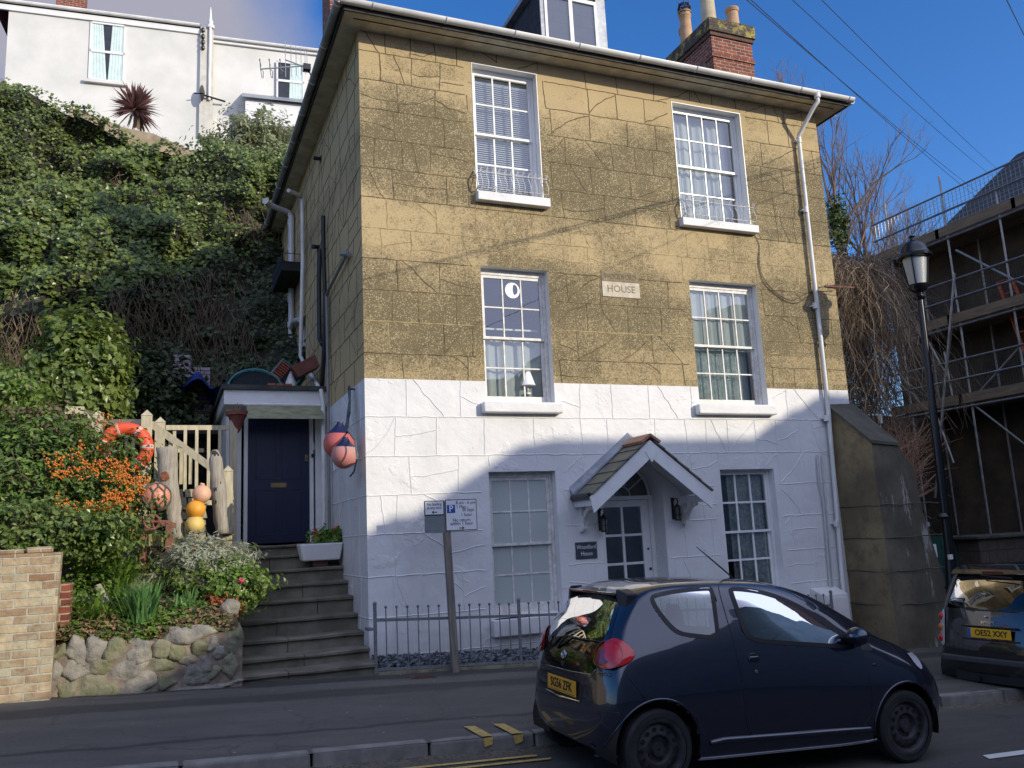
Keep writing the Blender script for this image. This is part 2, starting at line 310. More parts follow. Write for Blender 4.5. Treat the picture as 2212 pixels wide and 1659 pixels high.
M_BRICKR = brickmat('red_brick', (.30, .075, .04), (.17, .045, .028), (.40, .34, .25))
M_BRICKD = brickmat('sooty_brick_lichen', (.10, .075, .055), (.07, .05, .04), (.06, .055, .045), lich=.9)
M_BRICKS = brickmat('sooty_red_brick', (.17, .06, .04), (.09, .045, .035), (.13, .11, .09))

house = thing('house', (6.4, D, -1.6), 'tall square house with ochre rendered upper walls over a white painted ground floor', 'house')
# ---- openings in the front wall: (x0, x1, z0, z1)
OPEN = dict(UL=(4.08, 5.12, 4.84, 6.89), UR=(7.56, 8.91, 4.79, 6.83), ML=(4.08, 5.13, 1.79, 3.76), MR=(7.59, 8.90, 1.80, 3.81),
            GL=(4.07, 5.07, -1.10, .83), GR=(7.85, 8.87, -1.10, .80), DR=(5.80, 6.80, -1.62, .42))
def wallgrid(mb, x0, x1, zs, rects, y, mslot, flip=False):
    xs = sorted(set([x0, x1] + [r[0] for r in rects] + [r[1] for r in rects])); zz = sorted(set(list(zs) + [r[2] for r in rects] + [r[3] for r in rects]))
    for i in range(len(xs) - 1):
        for j in range(len(zz) - 1):
            cx_, cz_ = (xs[i] + xs[i + 1]) / 2, (zz[j] + zz[j + 1]) / 2
            if any(r[0] < cx_ < r[1] and r[2] < cz_ < r[3] for r in rects): continue
            mb.quad((xs[i], y, zz[j]), (xs[i + 1], y, zz[j]), (xs[i + 1], y, zz[j + 1]), (xs[i], y, zz[j + 1]), mslot(cz_))
ARX, ARZ, ARR = 6.30, .42, .50     # fanlight arch over the door
rects = list(OPEN.values()) + [(ARX - ARR, ARX + ARR, ARZ, ARZ + ARR)]
mb = MB(); wallgrid(mb, HX0, HX1, [ZG, ZB, ZE + .1], rects, D, lambda z: 0 if z > ZB else 1)
na = 14     # spandrels of the arch
for sgn in (-1, 1):
    for i in range(na):
        a0, a1 = math.pi / 2 * i / na, math.pi / 2 * (i + 1) / na
        p0 = (ARX + sgn * ARR * math.cos(a0), D, ARZ + ARR * math.sin(a0)); p1 = (ARX + sgn * ARR * math.cos(a1), D, ARZ + ARR * math.sin(a1))
        mb.poly([p0, p1, (ARX + sgn * ARR, D, ARZ + ARR)], 1)
        mb.quad(p0, p1, (p1[0], D + .34, p1[2]), (p0[0], D + .34, p0[2]), 1)
mb.quad((ARX - ARR, D, ARZ), (ARX - ARR, D + .34, ARZ), (ARX - ARR, D + .34, -1.62), (ARX - ARR, D, -1.62), 1)
mb.quad((ARX + ARR, D, ARZ), (ARX + ARR, D + .34, ARZ), (ARX + ARR, D + .34, -1.62), (ARX + ARR, D, -1.62), 1)
# other walls
SWIN = [(15.62, 16.3, 3.0, 4.25), (18.0, 18.7, 3.4, 4.9)]     # narrow side openings (y0, y1, z0, z1)
ys = sorted(set([D, HY1] + [v for r in SWIN for v in r[:2]])); zs = sorted(set([ZG, ZB, ZE + .1] + [v for r in SWIN for v in r[2:]]))
for i in range(len(ys) - 1):
    for j in range(len(zs) - 1):
        cy_, cz_ = (ys[i] + ys[i + 1]) / 2, (zs[j] + zs[j + 1]) / 2
        if any(r[0] < cy_ < r[1] and r[2] < cz_ < r[3] for r in SWIN): continue
        mb.quad((HX0, ys[i + 1], zs[j]), (HX0, ys[i], zs[j]), (HX0, ys[i], zs[j + 1]), (HX0, ys[i + 1], zs[j + 1]), 2 if cz_ > ZB else 1)
for (y0, y1, z0, z1) in SWIN:
    for q in ([(0, y0, z0), (0, y1, z0), (.16, y1, z0), (.16, y0, z0)], [(0, y0, z1), (0, y1, z1), (.16, y1, z1), (.16, y0, z1)], [(0, y1, z0), (0, y1, z1), (.16, y1, z1), (.16, y1, z0)], [(0, y0, z0), (0, y0, z1), (.16, y0, z1), (.16, y0, z0)]):
        mb.quad(*[(HX0 + a, b, c) for a, b, c in q], 1)
mb.quad((HX1, D, ZG), (HX1, HY1, ZG), (HX1, HY1, ZE + .1), (HX1, D, ZE + .1), 0)
mb.quad((HX0, HY1, ZG), (HX0, HY1, ZE + .1), (HX1, HY1, ZE + .1), (HX1, HY1, ZG), 0)
# ---- incised joints: courses, uprights and stray "crazy" lines, as shallow ridged strips
rnd = random.Random(11)
def strip(pts, wd, m, face='f'):
    n = len(pts); vs = []; fs = []; h = .0055 if m != 1 else .0075
    wd *= 1.35 if m == 1 else 1
    for i, (a, z) in enumerate(pts):
        a0, z0 = pts[max(i - 1, 0)]; a1, z1 = pts[min(i + 1, n - 1)]; dx, dz = a1 - a0, z1 - z0; l = math.hypot(dx, dz) or 1; nx, nzz = -dz / l * wd / 2, dx / l * wd / 2
        if face == 'f': vs += [(a + nx, D - .001, z + nzz), (a, D - h, z), (a - nx, D - .001, z - nzz)]
        else: vs += [(HX0 - .001, a + nx, z + nzz), (HX0 - h, a, z), (HX0 - .001, a - nx, z - nzz)]
    for i in range(n - 1): b = 3 * i; fs += [(b, b + 3, b + 4, b + 1), (b + 1, b + 4, b + 5, b + 2)]
    mb.add(vs, fs, m)
def clip(segs, rr, face):
    out = []
    for pts in segs:
        cur = []
        for p in pts:
            if any(r[0] - .02 < p[0] < r[1] + .02 and r[2] - .03 < p[1] < r[3] + .02 for r in rr):
                if len(cur) > 1: out.append(cur)
                cur = []
            else: cur.append(p)
        if len(cur) > 1: out.append(cur)
    return out
def wob(p, q, amp=.01, n=None, sag=0):
    n = n or max(3, int(math.hypot(q[0] - p[0], q[1] - p[1]) / .05)); k = rnd.uniform(0, 99)
    return [(p[0] + (q[0] - p[0]) * i / n + amp * mnoise.noise((k, i * .4, 0)), p[1] + (q[1] - p[1]) * i / n + amp * mnoise.noise((i * .4, k, 5)) + sag * math.sin(math.pi * i / n)) for i in range(n + 1)]
def joints(a0, a1, zlist, rr, face, mfun):
    for j in range(len(zlist) - 1):
        zt, zb_ = zlist[j], zlist[j + 1]
        if j > 0:
            for s_ in clip([wob((a0, zt), (a1, zt), .012)], rr, face): strip(s_, rnd.uniform(.014, .020), mfun(zt), face)
        x = a0 + rnd.uniform(.2, .6)
        prev = a0
        while x < a1 - .15:
            for s_ in clip([wob((x, zt), (x + rnd.uniform(-.03, .03), zb_), .012)], rr, face): strip(s_, rnd.uniform(.012, .018), mfun((zt + zb_) / 2), face)
            bwid = x - prev; r_ = rnd.random(); mz = (zt + zb_) / 2
            if r_ < .62 and bwid > .35:
                k = rnd.random()
                if k < .34: ln = wob((prev, mz + rnd.uniform(-.1, .1)), (x, mz + rnd.uniform(-.14, .14)), .02, sag=rnd.uniform(-.05, .05))
                elif k < .6: ln = wob((prev + bwid * rnd.uniform(.1, .5), zt), (prev + bwid * rnd.uniform(.5, .95), zb_), .025, sag=0)
                elif k < .8: ln = wob((prev, zb_ + .02), (x, zt - .02), .03, sag=rnd.uniform(-.08, .08))
                else: ln = wob((prev + bwid * .5, zt), (x, mz), .03, sag=.03)
                for s_ in clip([ln], rr, face): strip(s_, rnd.uniform(.011, .017), mfun(mz), face)
            prev = x; x += rnd.uniform(.33, .82)
rf = [(r[0] - .07, r[1] + .07, r[2] - .17, r[3] + .02) for r in rects]
rf[-2] = (ARX - ARR, ARX + ARR, -1.7, .5)
joints(HX0, HX1, [ZE + .02] + [6.80 - .437 * i for i in range(11)] + [ZB + .01], rf, 'f', lambda z: 4 if (3.9 < z < 4.5 or (z < 3 and rnd.random() < .3)) else 3)
joints(HX0, HX1, [ZB, 1.58, 1.06, .56, .06, -.47, -.97, -1.45, -1.9], rf, 'f', lambda z: 1)
rs = [(r[0], r[1], r[2], r[3]) for r in SWIN]
joints(D, HY1, [ZE + .02] + [6.80 - .437 * i for i in range(11)] + [ZB + .01], rs, 's', lambda z: 3)
joints(D, HY1, [ZB, 1.58, 1.06, .56, .06, -.47, -.97, -1.45, -1.9], rs, 's', lambda z: 1)
mb.build('wall', [M_OCH, M_WASH, M_OCHS, M_GROO, M_GROL], house, fix=False)

# ---- windows
M_NET = None
def netmat():
    m = bpy.data.materials.new('net_curtain'); m.use_nodes = True; t = m.node_tree; t.nodes.clear(); MC['net_curtain'] = m
    d = nd(t, 'ShaderNodeBsdfDiffuse'); d.inputs[0].default_value = (.74, .78, .76, 1); tl = nd(t, 'ShaderNodeBsdfTranslucent'); tl.inputs[0].default_value = (.7, .74, .72, 1); tp = nd(t, 'ShaderNodeBsdfTransparent')
    a = nd(t, 'ShaderNodeMixShader'); a.inputs[0].default_value = .25; L(t, d.outputs[0], a.inputs[1]); L(t, tl.outputs[0], a.inputs[2])
    v = nd(t, 'ShaderNodeTexCoord').outputs['Object']
    c = nd(t, 'ShaderNodeMixShader'); L(t, ramp(t, nz(t, v, 9, 4, .6), [(.3, .88), (.7, .99)]), c.inputs[0]); L(t, tp.outputs[0], c.inputs[1]); L(t, a.outputs[0], c.inputs[2])
    o = nd(t, 'ShaderNodeOutputMaterial'); L(t, c.outputs[0], o.inputs[0]); return m
M_NET = netmat()
M_LACE = mat('lace_curtain', (.64, .66, .64), .8, var=.4, scale=18, bump=.3)
M_BLIND = mat('white_blind', (.80, .82, .83), .4, var=.05, bump=0)
def drape(mb, x0, x1, z0, z1, y, amp=.018, wl=.085, zfun=None, ph=0):
    n = max(6, int((x1 - x0) / .014)); ks = 6; vs = []; fs = []
    for k in range(ks + 1):
        for i in range(n + 1):
            x = x0 + (x1 - x0) * i / n; xx = x
            if zfun: xx = x0 + (x - x0) * zfun(k / ks)
            vs.append((xx, y + amp * math.sin(2 * math.pi * (x / wl + ph) + .6 * math.sin(x * 31)), z1 + (z0 - z1) * k / ks))
    for k in range(ks):
        for i in range(n): a = k * (n + 1) + i; fs.append((a, a + 1, a + n + 2, a + n + 1))
    mb.add(vs, fs)
def sash_window(key, cols, old=False, glass=None, split=.5, rows=(2, 2), bottom=.085, rv=.13, head=.05, bars=.020, sill=None, liner=.0):
    x0, x1, z0, z1 = OPEN[key]; g = glass or M_GLASS; pm = M_WOLD if old else M_WPAINT
    # reveal lining
    m = MB(); y = D; yb = D + rv
    m.quad((x0, y, z0), (x0, yb + .09, z0), (x0, yb + .09, z1), (x0, y, z1)); m.quad((x1, y, z0), (x1, y, z1), (x1, yb + .09, z1), (x1, yb + .09, z0)); m.quad((x0, y, z1), (x0, yb + .09, z1), (x1, yb + .09, z1), (x1, y, z1)); m.quad((x0, y, z0), (x1, y, z0), (x1, yb + .09, z0), (x0, yb + .09, z0))
    if liner:
        e = liner; m.box(x0 - e, y - .006, z0 - .0, x0, y - .001, z1 + e); m.box(x1, y - .006, z0, x1 + e, y - .001, z1 + e); m.box(x0, y - .006, z1, x1, y - .001, z1 + e)
    m.build('reveal', M_WASH if old else M_WPAINT, house, fix=False)
    W = MB(); fw = .045
    W.box(x0 + .002, yb, z0, x0 + fw, yb + .09, z1 - .002); W.box(x1 - fw, yb, z0, x1 - .002, yb + .09, z1 - .002); W.box(x0 + fw, yb, z1 - head, x1 - fw, yb + .09, z1 - .002); W.box(x0 + fw, yb, z0, x1 - fw, yb + .09, z0 + .03)
    fr = W.build('window', pm, house, bevel=.003)
    ix0, ix1, iz0, iz1 = x0 + fw + .002, x1 - fw - .002, z0 + .031, z1 - head - .001
    zm = iz0 + (iz1 - iz0) * split
    for nm, (a, b), yy, nr, bt, tp in (('upper_sash', (zm - .018, iz1), yb + .012, rows[0], .036, .042), ('lower_sash', (iz0, zm + .018), yb + .048, rows[1], bottom, .036)):
        s_ = MB(); t_ = .034; st = .042
        s_.box(ix0, yy, a, ix0 + st, yy + t_, b); s_.box(ix1 - st, yy, a, ix1, yy + t_, b); s_.box(ix0 + st, yy, a, ix1 - st, yy + t_, a + bt); s_.box(ix0 + st, yy, b - tp, ix1 - st, yy + t_, b)
        gx0, gx1, gz0, gz1 = ix0 + st, ix1 - st, a + bt, b - tp
        for i in range(1, cols): xx = gx0 + (gx1 - gx0) * i / cols; s_.box(xx - bars / 2, yy + .004, gz0, xx + bars / 2, yy + t_ - .004, gz1)
        for i in range(1, nr): zz = gz0 + (gz1 - gz0) * i / nr; s_.box(gx0, yy + .006, zz - bars / 2, gx1, yy + t_ - .006, zz + bars / 2)
        s_.build(nm, pm, fr)
        G = MB()
        for i in range(cols):
            for j in range(nr):   # each pane sits at its own slight tilt, as old glass does
                a0, a1 = gx0 + (gx1 - gx0) * i / cols, gx0 + (gx1 - gx0) * (i + 1) / cols; b0, b1 = gz0 + (gz1 - gz0) * j / nr, gz0 + (gz1 - gz0) * (j + 1) / nr
                q = [rnd.uniform(-.0012, .0012) for _ in range(3)]; ym = yy + t_ / 2
                G.quad((a0, ym + q[0], b0), (a1, ym + q[1], b0), (a1, ym + q[2], b1), (a0, ym + q[0] + q[2] - q[1], b1))
        G.build('pane', g, fr, fix=False)
    R = MB(); R.quad((x0, yb + 1.3, z0 - .2), (x1, yb + 1.3, z0 - .2), (x1, yb + 1.3, z1 + .1), (x0, yb + 1.3, z1 + .1))
    R.quad((x0 + .001, yb + .09, z0), (x0 + .001, yb + .09, z1), (x0 - .4, yb + 1.3, z1 + .1), (x0 - .4, yb + 1.3, z0 - .2)); R.quad((x1 - .001, yb + .09, z0), (x1 - .001, yb + .09, z1), (x1 + .4, yb + 1.3, z1 + .1), (x1 + .4, yb + 1.3, z0 - .2))
    R.quad((x0, yb + .09, z1), (x1, yb + .09, z1), (x1 + .4, yb + 1.3, z1 + .1), (x0 - .4, yb + 1.3, z1 + .1)); R.quad((x0, yb + .09, z0), (x1, yb + .09, z0), (x1 + .4, yb + 1.3, z0 - .2), (x0 - .4, yb + 1.3, z0 - .2))
    R.build('room', M_DARK, fr, fix=False)
    if sill:
        sx0, sx1, sz0, sz1, pr, round_ = sill; S = MB()
        S.box(sx0, D - pr, sz0, sx1, D - .001, sz1 - .0); S.hexa([(x0, D, z0 - .04), (x1, D, z0 - .04), (x1, yb + .05, z0 - .04), (x0, yb + .05, z0 - .04), (x0, D, z0 + .004), (x1, D, z0 + .004), (x1, yb + .05, z0 + .02), (x0, yb + .05, z0 + .02)])
        S.build('window_sill', M_WASH, house, bevel=.028 if round_ else .008, smooth=bool(round_))
    return fr, yb
def guard(x0, x1, z, parent):     # bowed wrought iron guard with curled tops
    g = MB(); yo = D - .13; n = 11
    for zz in (z + .03, z + .27): g.tube([(x0 - .03, D + .01, zz), (x0 - .03, yo, zz), (x1 + .05, yo, zz), (x1 + .05, D + .01, zz)], .006, 6)
    for i in range(n + 1):
        xx = x0 + (x1 - x0 + .04) * i / n; pts = []
        for k in range(17):
            u = k / 16; pts.append((xx, yo - .035 * math.sin(u * math.pi * 1.7) - .01, z + .0 + .30 * u))
        for k in range(8): a = -math.pi * .1 + k / 7 * math.pi * 1.35; pts.append((xx, pts[16][1] - .024 + .024 * math.cos(a), z + .30 + .03 * math.sin(a) + .007))
        g.tube(pts, .0055, 5)
    g.tube([(x0 - .06, D, z + .33), (x0 - .07, yo, z + .2), (x0 - .045, yo, z + .05), (x0 - .04, D, z - .0)], .011, 6)
    g.build('window_guard', M_WOLD, parent, smooth=True)
f1, yb = sash_window('UL', 3, sill=(4.05, 5.19, 4.71, 4.845, .12, 0), liner=.012, bars=.024)
b_ = MB()
for i in range(54): z = 4.93 + i * .034; b_.hexa([(4.15, yb + .13, z), (5.05, yb + .13, z), (5.05, yb + .152, z + .021), (4.15, yb + .152, z + .021), (4.15, yb + .13, z + .002), (5.05, yb + .13, z + .002), (5.05, yb + .152, z + .023), (4.15, yb + .152, z + .023)])
b_.box(4.14, yb + .12, 6.75, 5.06, yb + .17, 6.82); b_.build('blind', M_BLIND, f1); guard(4.1, 5.1, 4.86, f1)
f2, yb = sash_window('UR', 4, sill=(7.50, 8.98, 4.67, 4.80, .12, 0), liner=.012)
b_ = MB(); drape(b_, 7.62, 8.85, 4.82, 6.8, yb + .2, .02, .16); b_.build('curtain', M_NET, f2, smooth='all', fix=False); guard(7.6, 8.86, 4.82, f2)
f3, yb = sash_window('ML', 3, old=True, sill=(4.00, 5.20, 1.63, 1.785, .12, 1), head=.085)
b_ = MB(); drape(b_, 4.14, 5.06, 1.83, 2.80, yb + .16, .02, .27); b_.build('curtain', M_NET, f3, smooth='all', fix=False)
b_ = MB(); b_.lathe((4.82, yb + .11, 1.95), [(.05, 0), (.055, .02), (.018, .04), (.02, .14), (.012, .17)], 16); b_.lathe((4.82, yb + .11, 2.08), [(.12, 0), (.11, .02), (.055, .19), (.05, .2)], 20); b_.build('table_lamp', M_WPAINT, f3, smooth=True)
b_ = MB(); b_.box(4.15, yb + .1, 1.83, 5.05, yb + .34, 1.87); b_.box(4.15, yb + .15, 2.90, 5.05, yb + .17, 2.925); b_.build('window_shelf', M_WPAINT, f3)
# round white cut-out hung in a pane: ring with a plain solid crescent
b_ = MB(); cc = (4.62, yb + .022, 3.47); seg = 28
def disc(cx_, cz_, r, y, mbx, hole=None):
    pass
pts = []
for i in range(seg): a = 2 * math.pi * i / seg; pts.append((.115 * math.cos(a), .118 * math.sin(a)))
inn = [(.028 + .055 * math.cos(2 * math.pi * i / seg) * (1 if math.cos(2 * math.pi * i / seg) > 0 else .45), .012 + .078 * math.sin(2 * math.pi * i / seg)) for i in range(seg)]
vs = [(cc[0] + a, cc[1], cc[2] + c) for a, c in pts] + [(cc[0] + a, cc[1], cc[2] + c) for a, c in inn]; vs += [(a, y + .003, c) for a, y, c in vs]
fs = []
for i in range(seg): j = (i + 1) % seg; fs += [(i, j, seg + j, seg + i), (2 * seg + i, 3 * seg + i, 3 * seg + j, 2 * seg + j), (i, 2 * seg + i, 2 * seg + j, j), (seg + i, seg + j, 3 * seg + j, 3 * seg + i)]
b_.add(vs, fs); b_.build('window_ornament', M_BLIND, f3)
f4, yb = sash_window('MR', 4, old=True, sill=(7.49, 8.97, 1.64, 1.80, .12, 1), head=.085)
b_ = MB(); drape(b_, 7.66, 8.83, 2.72, 3.75, yb + .09, .012, .15); drape(b_, 7.66, 8.83, 1.85, 2.74, yb + .22, .015, .21); b_.build('curtain', M_NET, f4, smooth='all', fix=False)
b_ = MB(); rb = random.Random(5)
for i in range(1500): b_.ball((7.68 + .95 * rb.random(), yb + .14 + .03 * rb.random(), 1.9 + .82 * rb.random()), .006, 4, 3)
for i in range(60): xx = 7.67 + i * .0165; b_.quad((xx, yb + .165, 1.86), (xx + .007, yb + .165, 1.86), (xx + .007, yb + .165, 2.74), (xx, yb + .165, 2.74))
b_.build('beaded_curtain', mat('glass_beads', (.68, .80, .80), .08, spec=1.0, bump=0), f4, smooth='all', fix=False)
f5, yb = sash_window('GL', 3, old=True, glass=M_OBSC, sill=(4.02, 5.12, -1.33, -1.12, .10, 0), head=.07, bottom=.12)
f6, yb = sash_window('GR', 3, head=.03, bars=.03, sill=(7.8, 8.95, -1.30, -1.12, .10, 0))
b_ = MB(); drape(b_, 8.15, 8.80, -.95, .72, yb + .12, .02, .11); drape(b_, 7.90, 8.02, -.95, -.1, yb + .11, .015, .07); b_.build('curtain', M_LACE, f6, smooth='all', fix=False)
# frilled lace motifs
b_ = MB()
for i in range(16): a = 8.17 + .38 * rb.random(); c = -.85 + .75 * rb.random(); b_.torus((a, yb + .095, c), .014, .0035, (0, 1, 0), 10, 4)
b_.build('lace_motif', M_BLIND, f6, smooth='all')
# ---- glazed front door with fanlight
dm = MB(); yd = D + .30; x0, x1 = 5.80, 6.80
dm.box(x0, yd, -1.62, x0 + .10, yd + .08, .46); dm.box(x1 - .07, yd, -1.62, x1, yd + .08, .46); dm.box(x0 + .1, yd, .40, x1 - .07, yd + .08, .46)
door = dm.build('front_door_frame', M_WPAINT, house, bevel=.004)
dl = MB(); a0, a1 = x0 + .103, x1 - .073; y1 = yd + .02
dl.box(a0, y1, -1.6, a0 + .05, y1 + .045, .395); dl.box(a1 - .13, y1, -1.6, a1, y1 + .045, .395); dl.box(a0 + .05, y1, .30, a1 - .13, y1 + .045, .395); dl.box(a0 + .05, y1, -1.6, a1 - .13, y1 + .045, -1.35)
g0, g1 = a0 + .05, a1 - .13; gz = [-1.35, -.97, -.55, -.13, .30]
gz = [-1.35 + (1.65) * i / 4 for i in range(5)]
dl.box((g0 + g1) / 2 - .02, y1 + .003, -1.35, (g0 + g1) / 2 + .02, y1 + .042, .30)
for z in gz[1:-1]: dl.box(g0, y1 + .006, z - .018, g1, y1 + .039, z + .018)
dlo = dl.build('front_door', M_WPAINT, house, bevel=.003)
dg = MB(); dg.quad((g0, y1 + .02, -1.35), (g1, y1 + .02, -1.35), (g1, y1 + .02, .3), (g0, y1 + .02, .3)); dg.build('pane', M_GLASS, dlo, fix=False)
kb = MB(); kb.lathe((a1 - .04, y1 - .001, -.62), [(.014, 0), (.022, -.012), (.014, -.03), (.004, -.034)], 14, (0, 1, 0)); kb.lathe((a1 - .05, y1, -.33), [(.018, 0), (.016, -.008)], 12, (0, 1, 0)); kb.build('door_handle', M_BLACKM, dlo, smooth=True)
rm_ = MB(); rm_.box(5.6, D + .9, -1.7, 7.0, D + .92, 1.1); rm_.build('hall', M_DARK, dlo)
fl = MB(); nn = 24; R1 = ARR - .01
fl.torus((ARX, yd + .03, ARZ + .04), R1 - .03, .022, (0, -1, 0), nn, 6, a0=math.pi, a1=2*math.pi)
ax = Vector((0, -1, 0)).cross(Vector((0, 0, 1)))
fl.torus((ARX, yd + .03, ARZ + .04), .14, .009, (0, -1, 0), 16, 5)
for k in range(1, 5): a = math.pi * k / 5; fl.tube([(ARX + .15 * math.cos(a), yd + .03, ARZ + .04 + .15 * math.sin(a)), (ARX + R1 * math.cos(a), yd + .03, ARZ + .04 + R1 * math.sin(a))], .008, 5)
flo = fl.build('fanlight', M_WPAINT, house, smooth=True)
fg = MB(); fg.poly([(ARX + ARR * math.cos(math.pi * i / 20), yd + .035, ARZ + .04 + ARR * math.sin(math.pi * i / 20)) for i in range(21)]); fg.build('pane', M_GLASS, flo, fix=False)
st = MB(); st.box(5.7, D - .35, -1.85, 6.95, D + .3, -1.62); st.build('door_step', mat('step_stone', (.22, .20, .17), .85, var=.4, scale=5), house, bevel=.01)
# ---- porch hood
py0 = 10.10; RZ, RX = 1.21, 6.28; EZ = .47; HWD = .94
hd = MB(); th = .035
for sg in (-1, 1):     # courses of slates on each slope
    for r_ in range(5):
        u0, u1 = r_ / 5 + (.06 if r_ == 0 else 0), (r_ + 1) / 5 + .03
        y = py0 - .02; k = 0
        while y < D - .03:
            wd = rnd.uniform(.19, .27); ye = min(y + wd, D - .002); lift = .012 + .004 * rnd.random()
            def pt(u, off): return (RX + sg * HWD * u + sg * off * .6, RZ - (RZ - EZ) * u + off)
            a = pt(u0, .012); b2 = pt(u1, .012 + lift); c_ = pt(u1, lift * .2 - .002); d_ = pt(u0, 0)
            hd.hexa([(d_[0], y, d_[1]), (c_[0], y, c_[1]), (c_[0], ye - .004, c_[1]), (d_[0], ye - .004, d_[1]), (a[0], y, a[1]), (b2[0], y, b2[1]), (b2[0], ye - .004, b2[1]), (a[0], ye - .004, a[1])])
            y = ye
hood = thing('porch_hood', (RX, D, .5), 'pitched slate porch hood with white bargeboards and brackets over the glazed front door', 'porch hood')
hood_is_part = True
bpy.data.objects.remove(hood)
M_SLM = mat('mossy_slate', (.17, .165, .10), .8, var=0, col2=(.10, .105, .095), scale=5, bump=.6, bscale=18, bdist=.008)
ho = hd.build('porch_hood', M_SLM, house)
h2 = MB()
h2.tube([(RX, py0 - .03, RZ + .035), (RX, D, RZ + .035)], .01, 4)
for sg in (-1, 1):
    h2.hexa([(RX, py0 - .03, RZ + .03), (RX + sg * .14, py0 - .03, RZ - .07), (RX + sg * .14, D, RZ - .07), (RX, D, RZ + .03), (RX, py0 - .03, RZ + .07), (RX + sg * .16, py0 - .03, RZ - .035), (RX + sg * .16, D, RZ - .035), (RX, D, RZ + .07)])
h2.build('ridge_tile', mat('terracotta_ridge', (.40, .19, .11), .8, var=.0, col2=(.24, .15, .10), scale=4, bump=.4), ho)
h3 = MB()
for sg in (-1, 1):
    for k in range(1): h3.hexa([(RX + sg * .0, D - .09, RZ + .045), (RX + sg * HWD * 1.05, D - .09, EZ - .0), (RX + sg * HWD * 1.05, D - .002, EZ), (RX + sg * 0, D - .002, RZ + .045), (RX + sg * 0, D - .09, RZ + .065), (RX + sg * HWD * 1.07, D - .09, EZ + .03), (RX + sg * HWD * 1.07, D - .003, EZ + .12), (RX, D - .003, RZ + .16)])
h3.build('lead_flashing', M_LEAD, ho)
h4 = MB(); bh = .20
for sg in (-1, 1):     # bargeboards
    A = Vector((RX, py0, RZ - .02)); B = Vector((RX + sg * HWD * 1.06, py0, EZ - .05)); dn = Vector((0, 0, -bh * 1.25))
    h4.prism([A, B, B + Vector((-sg * .05, 0, -.21)), A + dn], (0, .03, 0))
h4.prism([(RX, py0 - .012, RZ - .02), (RX + .10, py0 - .012, RZ - .18), (RX, py0 - .012, RZ - .34), (RX - .10, py0 - .012, RZ - .18)], (0, .012, 0))
h4.build('bargeboard', M_WPAINT, ho, bevel=.003)
h5 = MB()
for sg in (-1, 1):
    A = Vector((RX, py0 + .03, RZ - .04)); B = Vector((RX + sg * HWD, py0 + .03, EZ - .03)); h5.prism([A, B, B + Vector((0, 0, -.012)), A + Vector((0, 0, -.012))], (0, D - py0 - .03, 0))
    h5.box(min(RX + sg * (HWD - .12), RX + sg * (HWD + .0)), py0 + .03, EZ - .16, max(RX + sg * (HWD - .12), RX + sg * HWD), D, EZ - .06)
h5.build('soffit_board', M_WPAINT, ho)
for sg in (-1, 1):
    h6 = MB(); xc = RX + sg * (HWD - .10); w2 = .035
    h6.box(xc - w2, D - .075, -.03 if sg < 0 else -.0, xc + w2, D - .002, EZ - .16)
    pts = []
    for k in range(11): a = math.pi / 2 * k / 10; pts.append((xc, D - .07 - .30 * (1 - math.cos(a)), .0 + .30 * math.sin(a)))
    for k in range(10):
        p, q = pts[k], pts[k + 1]; h6.beam(p, q, .06, .07, (0, .3, 1))
    h6.build('bracket', M_WOLD, ho)
h7 = MB(); xg = RX - HWD - .03
h7.tube([(xg, py0 + .04, EZ - .03), (xg, D - .03, EZ - .03)], .05, 8); h7.build('hood_gutter', M_BLACKM, ho, smooth=True)
def coach_lamp(x, z, y):
    l = thing('wall_lantern', (x, y, z), 'x', 'lantern'); k = MB()
    k.box(x - .02, y - .015, z - .14, x + .02, y - .001, z + .18); k.tube([(x, y - .01, z + .1), (x, y - .06, z + .16), (x, y - .13, z + .16), (x, y - .15, z + .11), (x, y - .13, z + .09)], .010, 6)
    k.lathe((x, y - .13, z + .02), [(.075, 0), (.07, .012), (.012, .065), (.012, .08)], 4); k.lathe((x, y - .13, z - .16), [(.05, 0), (.055, .015), (.05, .02)], 4)
    for a in range(4): t = a * math.pi / 2; k.box(x + .045 * math.cos(t) - .006, y - .13 + .045 * math.sin(t) - .006, z - .15, x + .045 * math.cos(t) + .006, y - .13 + .045 * math.sin(t) + .006, z + .025)
    k.box(x - .045, y - .177, z - .075, x + .045, y - .172, z - .065); k.box(x - .177 + .13, y - .175, z - .075, x - .042, y - .085, z - .065)
    k.build('lantern_frame', M_BLACKM, l); q = MB(); q.box(x - .03, y - .16, z - .14, x + .03, y - .10, z + .02); q.build('lantern_glass', mat('seedy_glass', (.20, .20, .18), .15, bump=.3), l)
    return l
tag(coach_lamp(5.72, -.02 + .13, D), 'small black wall lantern left of the front door, half under the bargeboard', 'lantern', 'black lanterns beside the front door')
tag(coach_lamp(6.95, .22, D), 'small black wall lantern right of the front door on a hooked bracket', 'lantern', 'black lanterns beside the front door')
